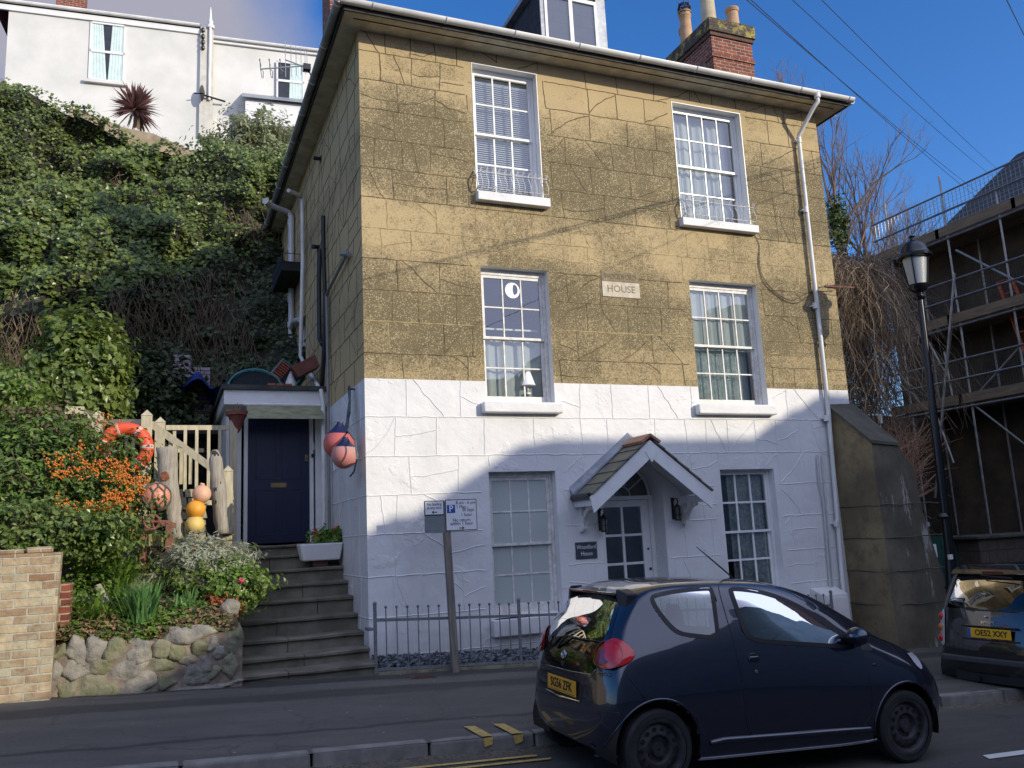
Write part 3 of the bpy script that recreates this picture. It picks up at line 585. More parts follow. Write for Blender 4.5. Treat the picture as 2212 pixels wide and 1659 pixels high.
# ---- eaves, gutters, roof
GX0, GX1, GY = 2.07, 10.98, 10.25
rf_ = MB(); RS = .62
e0 = [(GX0, GY, ZE + .06), (GX1, GY, ZE + .06), (GX1, HY1 + .4, ZE + .06), (GX0, HY1 + .4, ZE + .06)]; hh = 3.2
ins = 3.9; r0 = [(GX0 + ins, GY + ins, ZE + hh * .75), (GX1 - ins, GY + ins, ZE + hh * .75), (GX1 - ins, HY1 + .4 - ins, ZE + hh * .75), (GX0 + ins, HY1 + .4 - ins, ZE + hh * .75)]
rf_.add(e0 + r0, [(0, 1, 5, 4), (1, 2, 6, 5), (2, 3, 7, 6), (3, 0, 4, 7), (4, 5, 6, 7)])
M_SLR = brickmat('slate_roof', (.085, .09, .10), (.06, .065, .075), (.02, .02, .022), .28, .2, .006)
roof = rf_.build('roof', M_SLR, house, fix=False)
ev = MB(); ev.box(GX0 + .05, GY + .05, ZE - .0, GX1 - .05, HY1 + .35, ZE + .03)
ev.build('soffit', M_SOF, house)
ev = MB(); ev.box(GX0 + .03, GY + .02, ZE - .02, GX1 - .03, GY + .049, ZE + .10); ev.box(GX0 + .02, GY + .05, ZE - .02, GX0 + .049, HY1 + .35, ZE + .10); ev.box(GX1 - .049, GY + .05, ZE - .02, GX1 - .02, HY1 + .35, ZE + .10)
ev.box(GX0 + .2, GY + .2, ZE - .012, GX1 - .2, GY + .206, ZE - .0)
ev.build('fascia', M_SOFE, house)
def gutter(name, a, b, parent, mt, r=.062, brk=1.05, z0=0, slope=0):
    a = Vector(a); b = Vector(b); d = (b - a); ln = d.length; d.normalize(); sd = d.cross(Vector((0, 0, 1))); m = MB(); n = 10; vs = []; fs = []
    for p in (a, b):
        for rr in (r, r - .006):
            for i in range(n + 1): t = math.pi * i / n; vs.append(p + sd * math.cos(t) * rr - Vector((0, 0, 1)) * math.sin(t) * rr)
    k = n + 1
    for i in range(n): fs += [(i, i + 1, 2 * k + i + 1, 2 * k + i), (k + i, 3 * k + i, 3 * k + i + 1, k + i + 1)]
    fs += [(0, 2 * k, 3 * k, k), (n, k + n, 3 * k + n, 2 * k + n)] + [(i, k + i, k + i + 1, i + 1) for i in range(n)] + [(2 * k + i, 2 * k + i + 1, 3 * k + i + 1, 3 * k + i) for i in range(n)]
    m.add(vs, fs); u = .45
    o = m.build(name, mt, parent, smooth=True); q = MB()
    while u < ln:
        c = a + d * u; q.torus(c, r + .004, .007, d, 14, 5, a0=0, a1=2 * math.pi) if False else None
        pts = [c + sd * math.cos(math.pi * i / 10) * (r + .005) - Vector((0, 0, 1)) * math.sin(math.pi * i / 10) * (r + .005) for i in range(11)]
        q = MB(); q.tube(pts, .008, 5); u += brk; q.build('gutter_bracket', M_PVCG, o, smooth=True)
    return o
gutter('gutter', (GX0 - .04, GY - .04, ZE + .09), (GX1 + .02, GY - .04, ZE + .09), house, M_PVC)
gutter('gutter', (GX0 - .04, HY1 + .4, ZE + .09), (GX0 - .04, GY - .04, ZE + .09), house, mat('dirty_gutter', (.30, .30, .28), .6, var=.4, scale=3))
gutter('gutter', (GX1 + .04, GY, ZE + .09), (GX1 + .04, HY1, ZE + .09), house, M_PVC)
# downpipe right, with swan neck
dp_ = MB(); px_ = 10.08; yp = D - .075
dp_.tube([(px_ + .12, GY - .04, ZE + .05), (px_ + .12, GY - .04, ZE - .09), (px_ + .08, GY + .02, ZE - .16), (px_, yp - .02, ZE - .52), (px_, yp, ZE - .60), (px_ - .03, yp, 2), (px_ - .17, yp, -1.75)], .036, 12)
for z in (ZE - .62, 5.2, 3.5, 1.6, -.1): u = (ZE - .6 - z) / (ZE + 1.15); dp_.tube([(px_ - .17 * u, yp, z - .05), (px_ - .17 * u, yp, z + .05)], .045, 12); dp_.box(px_ - .17 * u - .06, yp, z - .012, px_ - .17 * u + .06, D - .001, z + .012)
dp_.tube([(px_ + .12, GY - .04, ZE + .1), (px_ + .12, GY - .04, ZE - .02)], .055, 12)
dp_.build('downpipe', M_PVC, house, smooth=True)
d2 = MB(); d2.tube([(9.74, D - .04, 1.0), (9.72, D - .04, .55), (9.76, D - .04, .3), (9.70, D - .04, -1.3)], .018, 8); d2.tube([(9.84, D - .03, 1.0), (9.76, D - .03, -1.3)], .011, 6); d2.build('wall_pipe', M_PVCG, house, smooth=True)
# looped cable between window and corner
def cable(pts, r, mt, parent=None, name='cable', n=24, k=5):
    P_ = [Vector(p) for p in pts]; out = []
    for i in range(len(P_) - 1):
        p0 = P_[max(i - 1, 0)]; p1 = P_[i]; p2 = P_[i + 1]; p3 = P_[min(i + 2, len(P_) - 1)]
        for j in range(n):
            t = j / n; out.append(.5 * ((2 * p1) + (p2 - p0) * t + (2 * p0 - 5 * p1 + 4 * p2 - p3) * t * t + (3 * p1 - p0 - 3 * p2 + p3) * t ** 3))
    out.append(P_[-1]); m = MB(); m.tube(out, r, k); return m.build(name, mt, parent, smooth=True)
M_CAB = mat('dark_cable', (.05, .05, .05), .6, bump=0)
cable([PY(x, y, D - .012) for x, y in ((1626, 500), (1640, 530), (1638, 570), (1650, 610), (1680, 640), (1715, 655), (1745, 640), (1758, 625), (1785, 618), (1830, 612))], .005, M_CAB, house)
cable([PY(x, y, D - .012) for x, y in ((1640, 545), (1645, 590), (1672, 628), (1710, 648), (1748, 632), (1800, 628))], .004, M_CAB, house)
hk = MB(); a = PY(1745, 612, D - .02); hk.beam((10.35, D - .01, a.z - .02), (10.95, D - .06, a.z - .02), .02, .03); hk.build('cable_bracket', mat('rusty_iron', (.16, .07, .045), .85, var=.5, scale=20), house)
# ---- name stone
ns_ = MB(); ns_.box(6.02, D - .012, 3.43, 6.67, D - .001, 3.67); ns_.build('name_stone', mat('pale_limestone', (.56, .50, .38), .85, var=.2, scale=9, bump=.3), house, bevel=.004)
ns_ = MB(); ns_.box(6.02, D - .008, 3.675, 6.67, D - .001, 3.825); n2_ = ns_.build('name_stone', mat('worn_stone', (.25, .20, .12), .9, var=.3, scale=14, bump=.5), house)
text('lettering', 'HOUSE', .15, mat('cut_letters', (.22, .17, .10), .9), house, (6.345, D - .013, 3.555), (1, 0, 0), (0, 0, 1), .0015, xscale=1.02)
text('lettering', 'WOODFORD', .115, mat('worn_letters', (.14, .11, .06), .9), house, (6.345, D - .009, 3.75), (1, 0, 0), (0, 0, 1), .0015, xscale=.80)
sp_ = thing('name_plaque', (5.48, D, -.29), 'dark slate plaque with white words Woodford House, left of the front door', 'plaque')
q = MB(); q.box(5.31, D - .016, -.405, 5.645, D - .002, -.175); q.build('plate', mat('dark_slate_plate', (.05, .058, .07), .45, var=.2, bump=.1), sp_, bevel=.003)
MWL = mat('white_letter', (.78, .79, .78), .5, bump=0)
text('lettering', 'Woodford', .082, MWL, sp_, (5.478, D - .018, -.245), (1, 0, 0), (0, 0, 1), .001, xscale=.86)
text('lettering', 'House', .082, MWL, sp_, (5.478, D - .018, -.335), (1, 0, 0), (0, 0, 1), .001, xscale=.86)
# ---- meter box low on the right
bx = thing('meter_box', (9.5, D, -1.1), 'white meter box on the wall at the foot of the downpipe', 'meter box')
q = MB(); a = PY(1774, 1282, 10.45); b2 = PY(1838, 1345, 10.45)
q.hexa([(a.x + .02, 10.42, -1.75), (b2.x, 10.42, -1.75), (b2.x, D - .002, -1.75), (a.x + .02, D - .002, -1.75), (a.x + .02, 10.45, a.z - .03), (b2.x, 10.45, a.z - .03), (b2.x, D - .002, a.z + .07), (a.x + .02, D - .002, a.z + .07)]); q.build('cabinet', M_PVC, bx, bevel=.01)
q = MB(); q.box(a.x + .12, 10.412, -1.7, b2.x - .03, 10.418, a.z - .08); q.build('cabinet_door', M_PVC, bx, bevel=.004)
# ---- dormer
dz = ZE + .10; dy = GY + 1.15
def Pd(x, y, d=dy): return PY(x, y, d)
a = Pd(1176, 60); b2 = Pd(1306, 107); x0, x1 = a.x, b2.x - .02; zt = Pd(1240, -22).z; zb2 = ZE + .55
dm = MB(); dm.box(x0 - .03, dy + .02, zb2 - .2, x1 + .03, dy + 3.2, zt); do = dm.build('dormer', brickmat('dormer_slate', (.055, .06, .07), (.035, .038, .045), (.012, .012, .014), .26, .2, .006), house)
dm = MB(); wx0, wx1 = Pd(1183, 60).x, Pd(1284, 60).x
dm.box(x0 - .06, dy - .01, zb2 - .2, wx0 - .05, dy + .018, zt - .05); dm.build('lead_cladding', mat('pale_lead', (.48, .50, .52), .5, var=.4, scale=5, bump=.5, bscale=8, bdist=.02), do); dm = MB(); dm.box(wx1 + .05, dy - .01, zb2 - .2, x1 + .08, dy + .018, zt - .05); dm.build('lead_cladding', mat('pale_lead', (.48, .50, .52), .5, var=.4, scale=5, bump=.5, bscale=8, bdist=.02), do)
dm = MB(); zz0, zz1 = ZE + .35, Pd(1235, 4).z; wc = Pd(1233, 50).x
for q0, q1 in ((wx0 - .05, wx0), (wc - .035, wc + .035), (wx1, wx1 + .05)): dm.box(q0, dy - .03, zz0, q1, dy + .017, zz1)
dm.box(wx0 - .05, dy - .032, zz1, wx1 + .05, dy + .016, zz1 + .07); dm.box(wx0, dy - .028, zz0, wx1, dy + .012, zz0 + .08); wn = dm.build('dormer_window', M_WPAINT, do, bevel=.004)
dm = MB(); dm.box(x0 - .14, dy - .12, zt - .03, x1 + .14, dy + 3.2, zt + .06); dm.build('dormer_roof', M_LEAD, do)
dm = MB(); dm.quad((wx0, dy - .01, zz0), (wx1, dy - .01, zz0), (wx1, dy - .01, zz1), (wx0, dy - .01, zz1)); dm.build('pane', M_GLASS, wn, fix=False) if False else None
g_ = MB(); g_.quad((wx0, dy - .006, zz0 + .08), (wx1, dy - .006, zz0 + .08), (wx1, dy - .006, zz1), (wx0, dy - .006, zz1)); g_.build('dormer_pane', M_GLASS, do, fix=False)
# ---- chimneys
def pot(m, x, y, z, h, r, slot=0):
    m.lathe((x, y, z), [(r * 1.12, 0), (r * 1.12, .05), (r, .09), (r * .92, h * .8), (r * 1.06, h * .83), (r * 1.0, h * .86), (r * 1.12, h * .92), (r * 1.12, h * .97), (r * .95, h), (r * .7, h), (r * .7, h - .2)], 20, m=slot)
M_TERR = mat('buff_terracotta', (.52, .32, .18), .8, var=.25, scale=4, bump=.2)
M_BUFF = mat('pale_buff_pot', (.50, .42, .27), .8, var=.25, scale=3, bump=.3)
cy_ = 13.2
c0 = PY(1540, 120, cy_); c1 = PY(1626, 120, cy_); ct = PY(1537, 42, cy_).z; cxa, cxb = c0.x, c1.x; LN = 1.75
ch = MB(); ch.box(cxa + .0, cy_, ZE, cxb, cy_ + LN, ct - .38); chim = ch.build('chimney', M_BRICKR, house)
ch = MB(); ch.box(cxa - .03, cy_ - .03, ct - .86, cxb + .03, cy_ + LN + .03, ct - .79); ch.build('brick_band', M_BRICKR, chim)
ch = MB(); ch.box(cxa - .035, cy_ - .035, ct - .38, cxb + .035, cy_ + LN + .035, ct - .29); ch.build('brick_band', M_BRICKS, chim)
ch = MB(); ch.box(cxa - .07, cy_ - .07, ct - .29, cxb + .07, cy_ + LN + .07, ct); ch.box(cxa - .0, cy_ + .0, ct, cxb - .06, cy_ + LN - .05, ct + .06); ch.build('chimney_cap', M_BRICKD, chim)
ch = MB(); ch.box(cxa - .012, cy_ + .25, ZE, cxa - .001, cy_ + 1.3, ct - .75); ch.build('render_patch', mat('grey_render', (.22, .22, .17), .9, var=.3), chim)
mid = (cxa + cxb) / 2
ch = MB(); pot(ch, cxb - .2, cy_ + .28, ct + .04, .56, .135); ch.build('chimney_pot', M_TERR, chim, smooth=True); ch = MB(); pot(ch, mid - .02, cy_ + LN - .2, ct + .04, .80, .14); ch.build('chimney_pot', M_TERR, chim, smooth=True)
ch = MB(); pot(ch, cxa + .16, cy_ + 1.05, ct + .04, .85, .135); ch.build('chimney_pot', M_TERR, chim, smooth=True)
ch = MB(); ch.lathe((cxa + .25, cy_ + .33, ct + .02), [(.24, 0), (.24, .08), (.17, .14), (.16, .2), (.13, 1.3), (.15, 1.35), (.12, 1.4)], 20); ch.build('chimney_pot', M_BUFF, chim, smooth=True)
ch = MB()
for k in range(6): ch.torus((cxa + .16, cy_ + 1.05, ct + .82 + k * .045), .145 - (.0 if k < 4 else .02 * (k - 3)), .012, (0, 0, 1), 20, 5)
for k in range(6): a = k * math.pi / 3; ch.tube([(cxa + .16 + .14 * math.cos(a), cy_ + 1.05 + .14 * math.sin(a), ct + .78), (cxa + .16 + .12 * math.cos(a), cy_ + 1.05 + .12 * math.sin(a), ct + 1.1)], .012, 5)
ch.build('pot_cowl', M_BLACKM, chim, smooth=True)
# second chimney, above the left eaves
ch = MB(); lc = (2.58, 13.3); ch.box(lc[0] - .1, lc[1], ZE, lc[0] + .55, lc[1] + .75, ZE + 2.75); ch2 = ch.build('chimney', M_BRICKR, house)
ch = MB(); pot(ch, lc[0] + .08, lc[1] + .35, ZE + 2.73, .5, .13); ch.build('chimney_pot', M_TERR, ch2, smooth=True); ch = MB(); pot(ch, lc[0] + .38, lc[1] + .4, ZE + 2.73, .5, .13); ch.build('chimney_pot', M_TERR, ch2, smooth=True)
# ================================================================ STREET
def pavz(x, y): return -1.555 - .05 * (x - 2.13) + .043 * (y - 10.3)
def roadz(x, y): return -1.872 - .05 * (x - 3.35) + .02 * (y - 6.36)
KY = 7.15
def hitf(x, y, fn):
    r = ray(x, y); lo, hi = 2, 60
    for _ in range(50):
        m = (lo + hi) / 2; p = r * m
        if p.z > fn(p.x, p.y): lo = m
        else: hi = m
    return r * lo
def asphalt(name, c1, c2, sc=1.3):
    m, t, b, v = newmat(name)
    n = nz(t, v, sc, 6, .6, .4); f = nz(t, v, 160, 3, .8)
    mp = nd(t, 'ShaderNodeMapping'); mp.inputs['Scale'].default_value = (.18, 1.1, 1); L(t, v, mp.inputs[0]); st = nz(t, mp.outputs[0], 1.5, 5, .6, 1.2)
    c = mixc(t, ramp(t, n, [(.38, 0), (.66, 1)]), c1, c2)
    c = mixc(t, ramp(t, st, [(.44, 0), (.56, .8)]), c, tuple(x * .45 for x in c1))
    vo = nd(t, 'ShaderNodeTexVoronoi'); vo.inputs['Scale'].default_value = 110; L(t, v, vo.inputs[0])
    c = mixc(t, ramp(t, vo.outputs[0], [(.12, .5), (.35, 0)]), c, (.22, .21, .19))
    c = mixc(t, .5, c, mixc(t, ramp(t, f, [(.3, 0), (.7, 1)]), (.01, .01, .01), tuple(min(1, x * 1.8) for x in c1)))
    sy = nd(t, 'ShaderNodeSeparateXYZ'); L(t, v, sy.inputs[0]); wy_ = nd(t, 'ShaderNodeMath', operation='MULTIPLY_ADD'); L(t, nz(t, v, 1.3, 5, .65), wy_.inputs[0]); wy_.inputs[1].default_value = .30; L(t, sy.outputs[1], wy_.inputs[2])
    if name == 'pavement_asphalt':   # an old trench reinstatement, and grime where the pavement meets the walls
        for (a0, a1, kk) in ((9.28, 9.62, .52), (7.95, 8.02, .6), (10.02, 10.3, .62)):
            m1 = nd(t, 'ShaderNodeMapRange', interpolation_type='SMOOTHSTEP'); m1.inputs[1].default_value = a0; m1.inputs[2].default_value = a0 + .05; L(t, wy_.outputs[0], m1.inputs[0]); m2 = nd(t, 'ShaderNodeMapRange', interpolation_type='SMOOTHSTEP'); m2.inputs[1].default_value = a1; m2.inputs[2].default_value = a1 + .07; m2.inputs[3].default_value = 1; m2.inputs[4].default_value = 0; L(t, wy_.outputs[0], m2.inputs[0])
            mu = nd(t, 'ShaderNodeMath', operation='MULTIPLY'); L(t, m1.outputs[0], mu.inputs[0]); L(t, m2.outputs[0], mu.inputs[1]); c = mixc(t, mu.outputs[0], c, mixc(t, kk, c, (.02, .02, .02)))
    else:     # gutter grit and a tarred crack
        m1 = nd(t, 'ShaderNodeMapRange'); m1.inputs[1].default_value = 7.0; m1.inputs[2].default_value = 7.25; L(t, wy_.outputs[0], m1.inputs[0]); c = mixc(t, m1.outputs[0], c, mixc(t, ramp(t, nz(t, v, 26, 4, .8), [(.4, 0), (.6, 1)]), (.05, .042, .03), (.20, .17, .12)))
    ve = nd(t, 'ShaderNodeTexVoronoi', feature='DISTANCE_TO_EDGE'); ve.inputs['Scale'].default_value = .55; dn = nd(t, 'ShaderNodeVectorMath', operation='MULTIPLY_ADD'); ns3 = nd(t, 'ShaderNodeTexNoise'); ns3.inputs['Scale'].default_value = 2.5; ns3.inputs['Detail'].default_value = 6; L(t, v, ns3.inputs[0]); L(t, ns3.outputs['Color'], dn.inputs[0]); dn.inputs[1].default_value = (.7, .7, 0); L(t, v, dn.inputs[2]); L(t, dn.outputs[0], ve.inputs['Vector'])
    c = mixc(t, ramp(t, ve.outputs[0], [(.0, .4), (.006, 0)]), c, (.018, .018, .018))
    L(t, c, b.inputs['Base Color']); b.inputs['Roughness'].default_value = .82; b.inputs['Specular IOR Level'].default_value = .35
    bumpn(t, b, f, .6, .006); return m
M_ASPH = asphalt('pavement_asphalt', (.120, .110, .094), (.080, .074, .064)); M_ROAD = asphalt('road_asphalt', (.084, .077, .067), (.057, .053, .047), 1.1)
def sheet(fn, x0, x1, y0, y1, nx, ny, amp=.006):
    vs = []; fs = []
    for j in range(ny + 1):
        for i in range(nx + 1):
            x = x0 + (x1 - x0) * i / nx; y = y0 + (y1 - y0) * j / ny; vs.append((x, y, fn(x, y) + amp * fbm(x, y, 0, 1.2)))
    for j in range(ny):
        for i in range(nx): a = j * (nx + 1) + i; fs.append((a, a + 1, a + nx + 2, a + nx + 1))
    return MB().add(vs, fs)
m = sheet(pavz, -14, 22, KY, 12.0, 140, 24); struct(m.build('pavement', M_ASPH, None, smooth='all', fix=False), 'dark patched asphalt pavement in front of the house', 'pavement')
m = sheet(roadz, -16, 26, -6.6, KY + .05, 90, 40, .004); struct(m.build('road', M_ROAD, None, smooth='all', fix=False), 'dark asphalt road sloping down to the right', 'road')
def gz(x, y):
    xx = max(-16, min(26, x)); return -2.6 - .05 * (xx - 3) + (.6 * max(0, min(1, (y - 9) / 6)))
gx = [-400, -100, -40, -16, -8, 0, 8, 16, 26, 40, 100, 400]; gy = [-400, -100, -40, -15, -6.6, 0, 7, 9, 12, 15, 25, 40, 100, 400]
m = MB(); vs = [(x, y, gz(x, y)) for y in gy for x in gx]; n_ = len(gx)
m.add(vs, [(j * n_ + i, j * n_ + i + 1, (j + 1) * n_ + i + 1, (j + 1) * n_ + i) for j in range(len(gy) - 1) for i in range(n_ - 1)])
struct(m.build('ground', mat('bare_ground', (.10, .085, .06), .95, var=.4, scale=.8), None), 'bare earth ground beyond the street', 'ground')
# kerb stones
M_KERB = mat('kerb_stone', (.24, .225, .20), .85, var=0, col2=(.15, .14, .125), scale=6, bump=.4, bscale=60)
KL = ((-.9, 'grey kerb stone off at the far left, below the brick wall'), (.2, 'grey kerb stone at the bottom edge below the boulder wall'), (1.15, 'grey kerb stone at the bottom edge below the stone steps'), (2.1, 'grey kerb stone just left of the one with yellow dashes'), (3.1, 'grey kerb stone marked with two yellow paint dashes'), (6.2, 'grey kerb stone hidden behind the parked blue hatchback'), (7.2, 'grey kerb stone at the nose of the blue hatchback'), (8.2, 'grey kerb stone nearest the tail lights of the small black car'), (99, 'grey kerb stone hidden behind or beyond the small black car'))
kr = random.Random(3); x = 2.13 - .97 * 12 + .06; k = 0
while x < 21:
    wd = .955 + kr.uniform(-.01, .01); m = MB(); g = .007; j = kr.uniform(-.004, .004)
    zt0, zt1 = pavz(x, KY) + .008 + j, pavz(x + wd, KY) + .008 + j
    m.hexa([(x + g, KY - .012 + j, zt0 - .3), (x + wd - g, KY - .012 + j, zt1 - .3), (x + wd - g, KY + .13, zt1 - .3), (x + g, KY + .13, zt0 - .3), (x + g, KY + j, zt0), (x + wd - g, KY + j, zt1), (x + wd - g, KY + .13, zt1 + .003), (x + g, KY + .13, zt0 + .003)])
    o = m.build('kerb_stone', M_KERB, None, bevel=.018); tag(o, [l_ for q_, l_ in KL if x + .48 < q_][0], 'kerb stone', 'kerb stones along the road', None); x += wd + .006; k += 1
# markings
def ymat(name, col, wear=.45):
    m, t, b, v = newmat(name); n = nz(t, v, 30, 5, .75); c = mixc(t, ramp(t, n, [(wear, 0), (wear + .14, .9)]), col, (.07, .065, .06)); L(t, c, b.inputs['Base Color']); b.inputs['Roughness'].default_value = .8; bumpn(t, b, n, .4, .004); return m
M_YEL = ymat('yellow_road_paint', (.52, .36, .10), .52); M_WHT = ymat('white_road_paint', (.62, .62, .58), .6)
def decal(poly, fn, h=.010):
    c = [Vector((p[0], p[1], fn(p[0], p[1]) + h)) for p in poly]; return MB().prism(c, (0, 0, .002))
for yy, xe in ((6.83, 2.93), (6.70, 3.0)):
    o = decal([(-12, yy - .024), (xe - .02, yy - .024), (xe, yy + .022), (-12, yy + .026)], roadz, .0085).build('yellow_line', M_YEL); tag(o, 'thin yellow line on the road ' + ('nearest the kerb' if yy > 6.8 else 'farther from the kerb'), 'road marking', 'double yellow lines', 'structure')
for i, xs in enumerate((2.52, 2.80)):
    po = [(xs + .03, 7.02 + .12), (xs + .13, 7.145), (xs + .10, 7.50), (xs + .0, 7.52)]; mm = decal(po, pavz, .0145)
    z = pavz(xs, KY); mm.quad((xs + .04, KY - .016, z - .0), (xs + .13, KY - .016, z), (xs + .12, KY - .024, z - .06), (xs + .05, KY - .024, z - .07))
    o = mm.build('kerb_blip', M_YEL); tag(o, ('left' if i == 0 else 'right') + ' one of two short yellow paint dashes across the kerb top', 'road marking', 'yellow kerb dashes', 'structure')
o = decal([(6.38, 5.39), (8.4, 5.39), (8.4, 5.49), (6.43, 5.49)], roadz, .0085).build('white_line', M_WHT); tag(o, 'white painted bay line on the road at the right', 'road marking', None, 'structure')
o = decal([(3.35, 6.62), (3.62, 6.52), (3.66, 6.55), (3.5, 6.64), (3.38, 6.68)], roadz, .0085).build('white_line', M_WHT); tag(o, 'worn white paint mark on the road behind the blue car', 'road marking', None, 'structure')
c = hitf(1640 / 1.0 * .0 + 1655, 1470, pavz)
mh = MB(); q = Vector((2.83, 9.9, 0)); mh.hexa([(q.x + dx, q.y + dy, pavz(q.x + dx, q.y + dy) + dz_) for dz_ in (.0, .009) for dx, dy in ((-.15, -.08), (.15, -.08), (.15, .08), (-.15, .08))])
for i in range(5): mh.box(q.x - .13, q.y - .07 + i * .032, pavz(q.x, q.y) + .012, q.x + .13, q.y - .058 + i * .032, pavz(q.x, q.y) + .017)
tag(mh.build('drain_cover', mat('rusty_cover', (.10, .055, .035), .85, var=.4, scale=20)), 'small rusty metal cover in the pavement before the railings', 'cover')
# leaf litter and flecks on the pavement
m = MB(); lr = random.Random(2)
for i in range(150):
    x, y = lr.uniform(-3, 6), (lr.uniform(9.4, 10.2) if lr.random() < .5 else lr.uniform(7.3, 10)); z = pavz(x, y) + .012; s = lr.uniform(.006, .02); a = lr.random() * 6.3
    m.poly([(x + s * math.cos(a + k * 1.7), y + s * math.sin(a + k * 1.7), z + .004 * lr.random()) for k in range(3)])
tag(m.build('leaf_litter', mat('dry_leaf', (.30, .26, .17), .8, var=.5, scale=4), fix=False), 'scattered dry leaf scraps on the pavement', 'litter', None, 'stuff')
# ---------------------------------------------------------------- steps
M_STEP = mat('worn_stone_step', (.20, .18, .135), .85, var=0, col2=(.10, .092, .066), scale=2.6, bump=.7, bscale=14, bdist=.012)
SX0 = .82
tops = [(10.22, -1.43), (10.62, -1.30), (10.98, -1.13), (11.30, -.93), (11.60, -.72), (11.93, -.53), (12.25, -.34), (12.60, -.15), (12.95, -.0)]
stp = thing('stone_steps', (1.6, 10.3, -1.5), 'worn stone steps climbing between the rock garden and the house to the blue door', 'steps')
sr = random.Random(4)
for i, (y, z) in enumerate(tops):
    yn = tops[i + 1][0] + .12 if i < len(tops) - 1 else 13.75; zb_ = z - .26; m = MB()
    xs = [SX0 - .05 * sr.random(), SX0 + .75 + sr.uniform(-.3, .5), HX0 - .004]
    for a, b in zip(xs[:-1], xs[1:]):
        nx = 14; vs = []; d0 = sr.uniform(-.01, .01)
        prof = [(y + .012, zb_), (y + .03, z - .05), (y - .012, z - .045), (y - .015, z - .012), (y + .004, z), (y + .2, z - .004), (yn, z)]
        for k in range(nx + 1):
            xx = a + .004 + (b - a - .008) * k / nx
            for (py, pz) in prof: vs.append((xx, py + d0 + .010 * fbm(xx, py, pz + i * 3, 3), pz + .010 * fbm(xx, py * 2, i * 7, 2) - (.014 * math.exp(-((xx - 1.6) / .35) ** 2) if pz > z - .02 else 0)))
        n7 = len(prof); m.add(vs, [(k * n7 + q, k * n7 + q + 1, (k + 1) * n7 + q + 1, (k + 1) * n7 + q) for k in range(nx) for q in range(n7 - 1)])
        m.poly(vs[:n7]); m.poly(vs[-n7:])
    m.build('step', M_STEP, stp, fix=False)
# ---------------------------------------------------------------- railings with slate chippings behind
M_RAIL = mat('grey_painted_iron', (.17, .18, .19), .5, var=.3, scale=30, bump=.2)
RY = 10.22; fn_ = thing('iron_railing', (4.6, RY, -1.65), 'low grey iron railing with ball topped bars in front of the white wall', 'railing')
def rz(x): return pavz(x, RY)
ends = [(2.36, 4.22), (4.22, 8.6)]
for xx in (2.36, 4.22, 5.9, 7.6, 9.3):
    m = MB(); z = rz(xx); m.tube([(xx, RY, z), (xx, RY, z + .80)], .021, 10); m.ball((xx, RY, z + .815), .026, 10, 7); m.build('post', M_RAIL, fn_, smooth=True)
for z_ in (.055, .62):
    for a, b in zip((2.36, 4.22, 5.9, 7.6), (4.22, 5.9, 7.6, 9.3)): MB().beam((a, RY, rz(a) + z_), (b, RY, rz(b) + z_), .012, .034).build('rail', M_RAIL, fn_)
for a, b, n in ((2.36, 4.22, 13), (4.22, 5.9, 11), (5.9, 7.6, 11), (7.6, 9.3, 11)):
    for i in range(1, n + 1):
        xx = a + (b - a) * i / (n + 1); m = MB(); z = rz(xx); m.tube([(xx, RY, z + .05), (xx, RY, z + .76)], .0075, 6); m.ball((xx, RY, z + .772), .0185, 8, 6); m.build('bar', M_RAIL, fn_, smooth=True)
MB().box(2.28, RY + .01, rz(2.3) + .50, 2.34, RY + .2, rz(2.3) + .53).build('wall_bracket', M_RAIL, fn_)
m = MB(); m.hexa([(2.38, RY - .04, rz(2.38) - .1), (9.4, RY - .04, rz(9.4) - .1), (9.4, RY + .04, rz(9.4) - .1), (2.38, RY + .04, rz(2.38) - .1), (2.38, RY - .04, rz(2.38) + .03), (9.4, RY - .04, rz(9.4) + .03), (9.4, RY + .04, rz(9.4) + .03), (2.38, RY + .04, rz(2.38) + .03)])
m.build('kerb_strip', mat('mossy_concrete', (.22, .20, .13), .9, var=.4, scale=7), fn_)
M_CHIP = mat('slate_chips', (.165, .19, .20), .6, var=0, col2=(.07, .08, .09), scale=14, bump=.3)
m = MB(); cr_ = random.Random(8)
m.hexa([(2.4, RY + .05, rz(2.4) - .1), (9.4, RY + .05, rz(9.4) - .1), (9.4, D, rz(9.4) - .1), (2.4, D, rz(2.4) - .1), (2.4, RY + .05, rz(2.4) + .03), (9.4, RY + .05, rz(9.4) + .03), (9.4, D - .001, rz(9.4) + .09), (2.4, D - .001, rz(2.4) + .09)])
for i in range(2300):
    x = cr_.uniform(2.42, 7.6); y = cr_.uniform(RY + .04, D - .02); z = rz(x) + .05 + .09 * (y - RY - .05) / .45 + cr_.uniform(-.005, .03); s = cr_.uniform(.022, .05)
    q = [Vector((cr_.uniform(-1, 1), cr_.uniform(-1, 1), cr_.uniform(-.35, .35))) * s for _ in range(4)]
    e = [math.cos(i), math.sin(i)]; a_ = cr_.random() * 6.28; tl = cr_.uniform(-.7, .7)
    pts = []
    for k in range(5): t = a_ + k * 1.2566; rr = s * cr_.uniform(.55, 1.1); pts.append(Vector((x + rr * math.cos(t), y + rr * math.sin(t) * .8, z + rr * math.sin(t + 1) * tl)))
    m.prism(pts, (0, -.004, s * .35))
tag(m.build('slate_chippings', M_CHIP, None, fix=False), 'blue grey slate chippings between the railing and the wall', 'chippings', None, 'stuff')
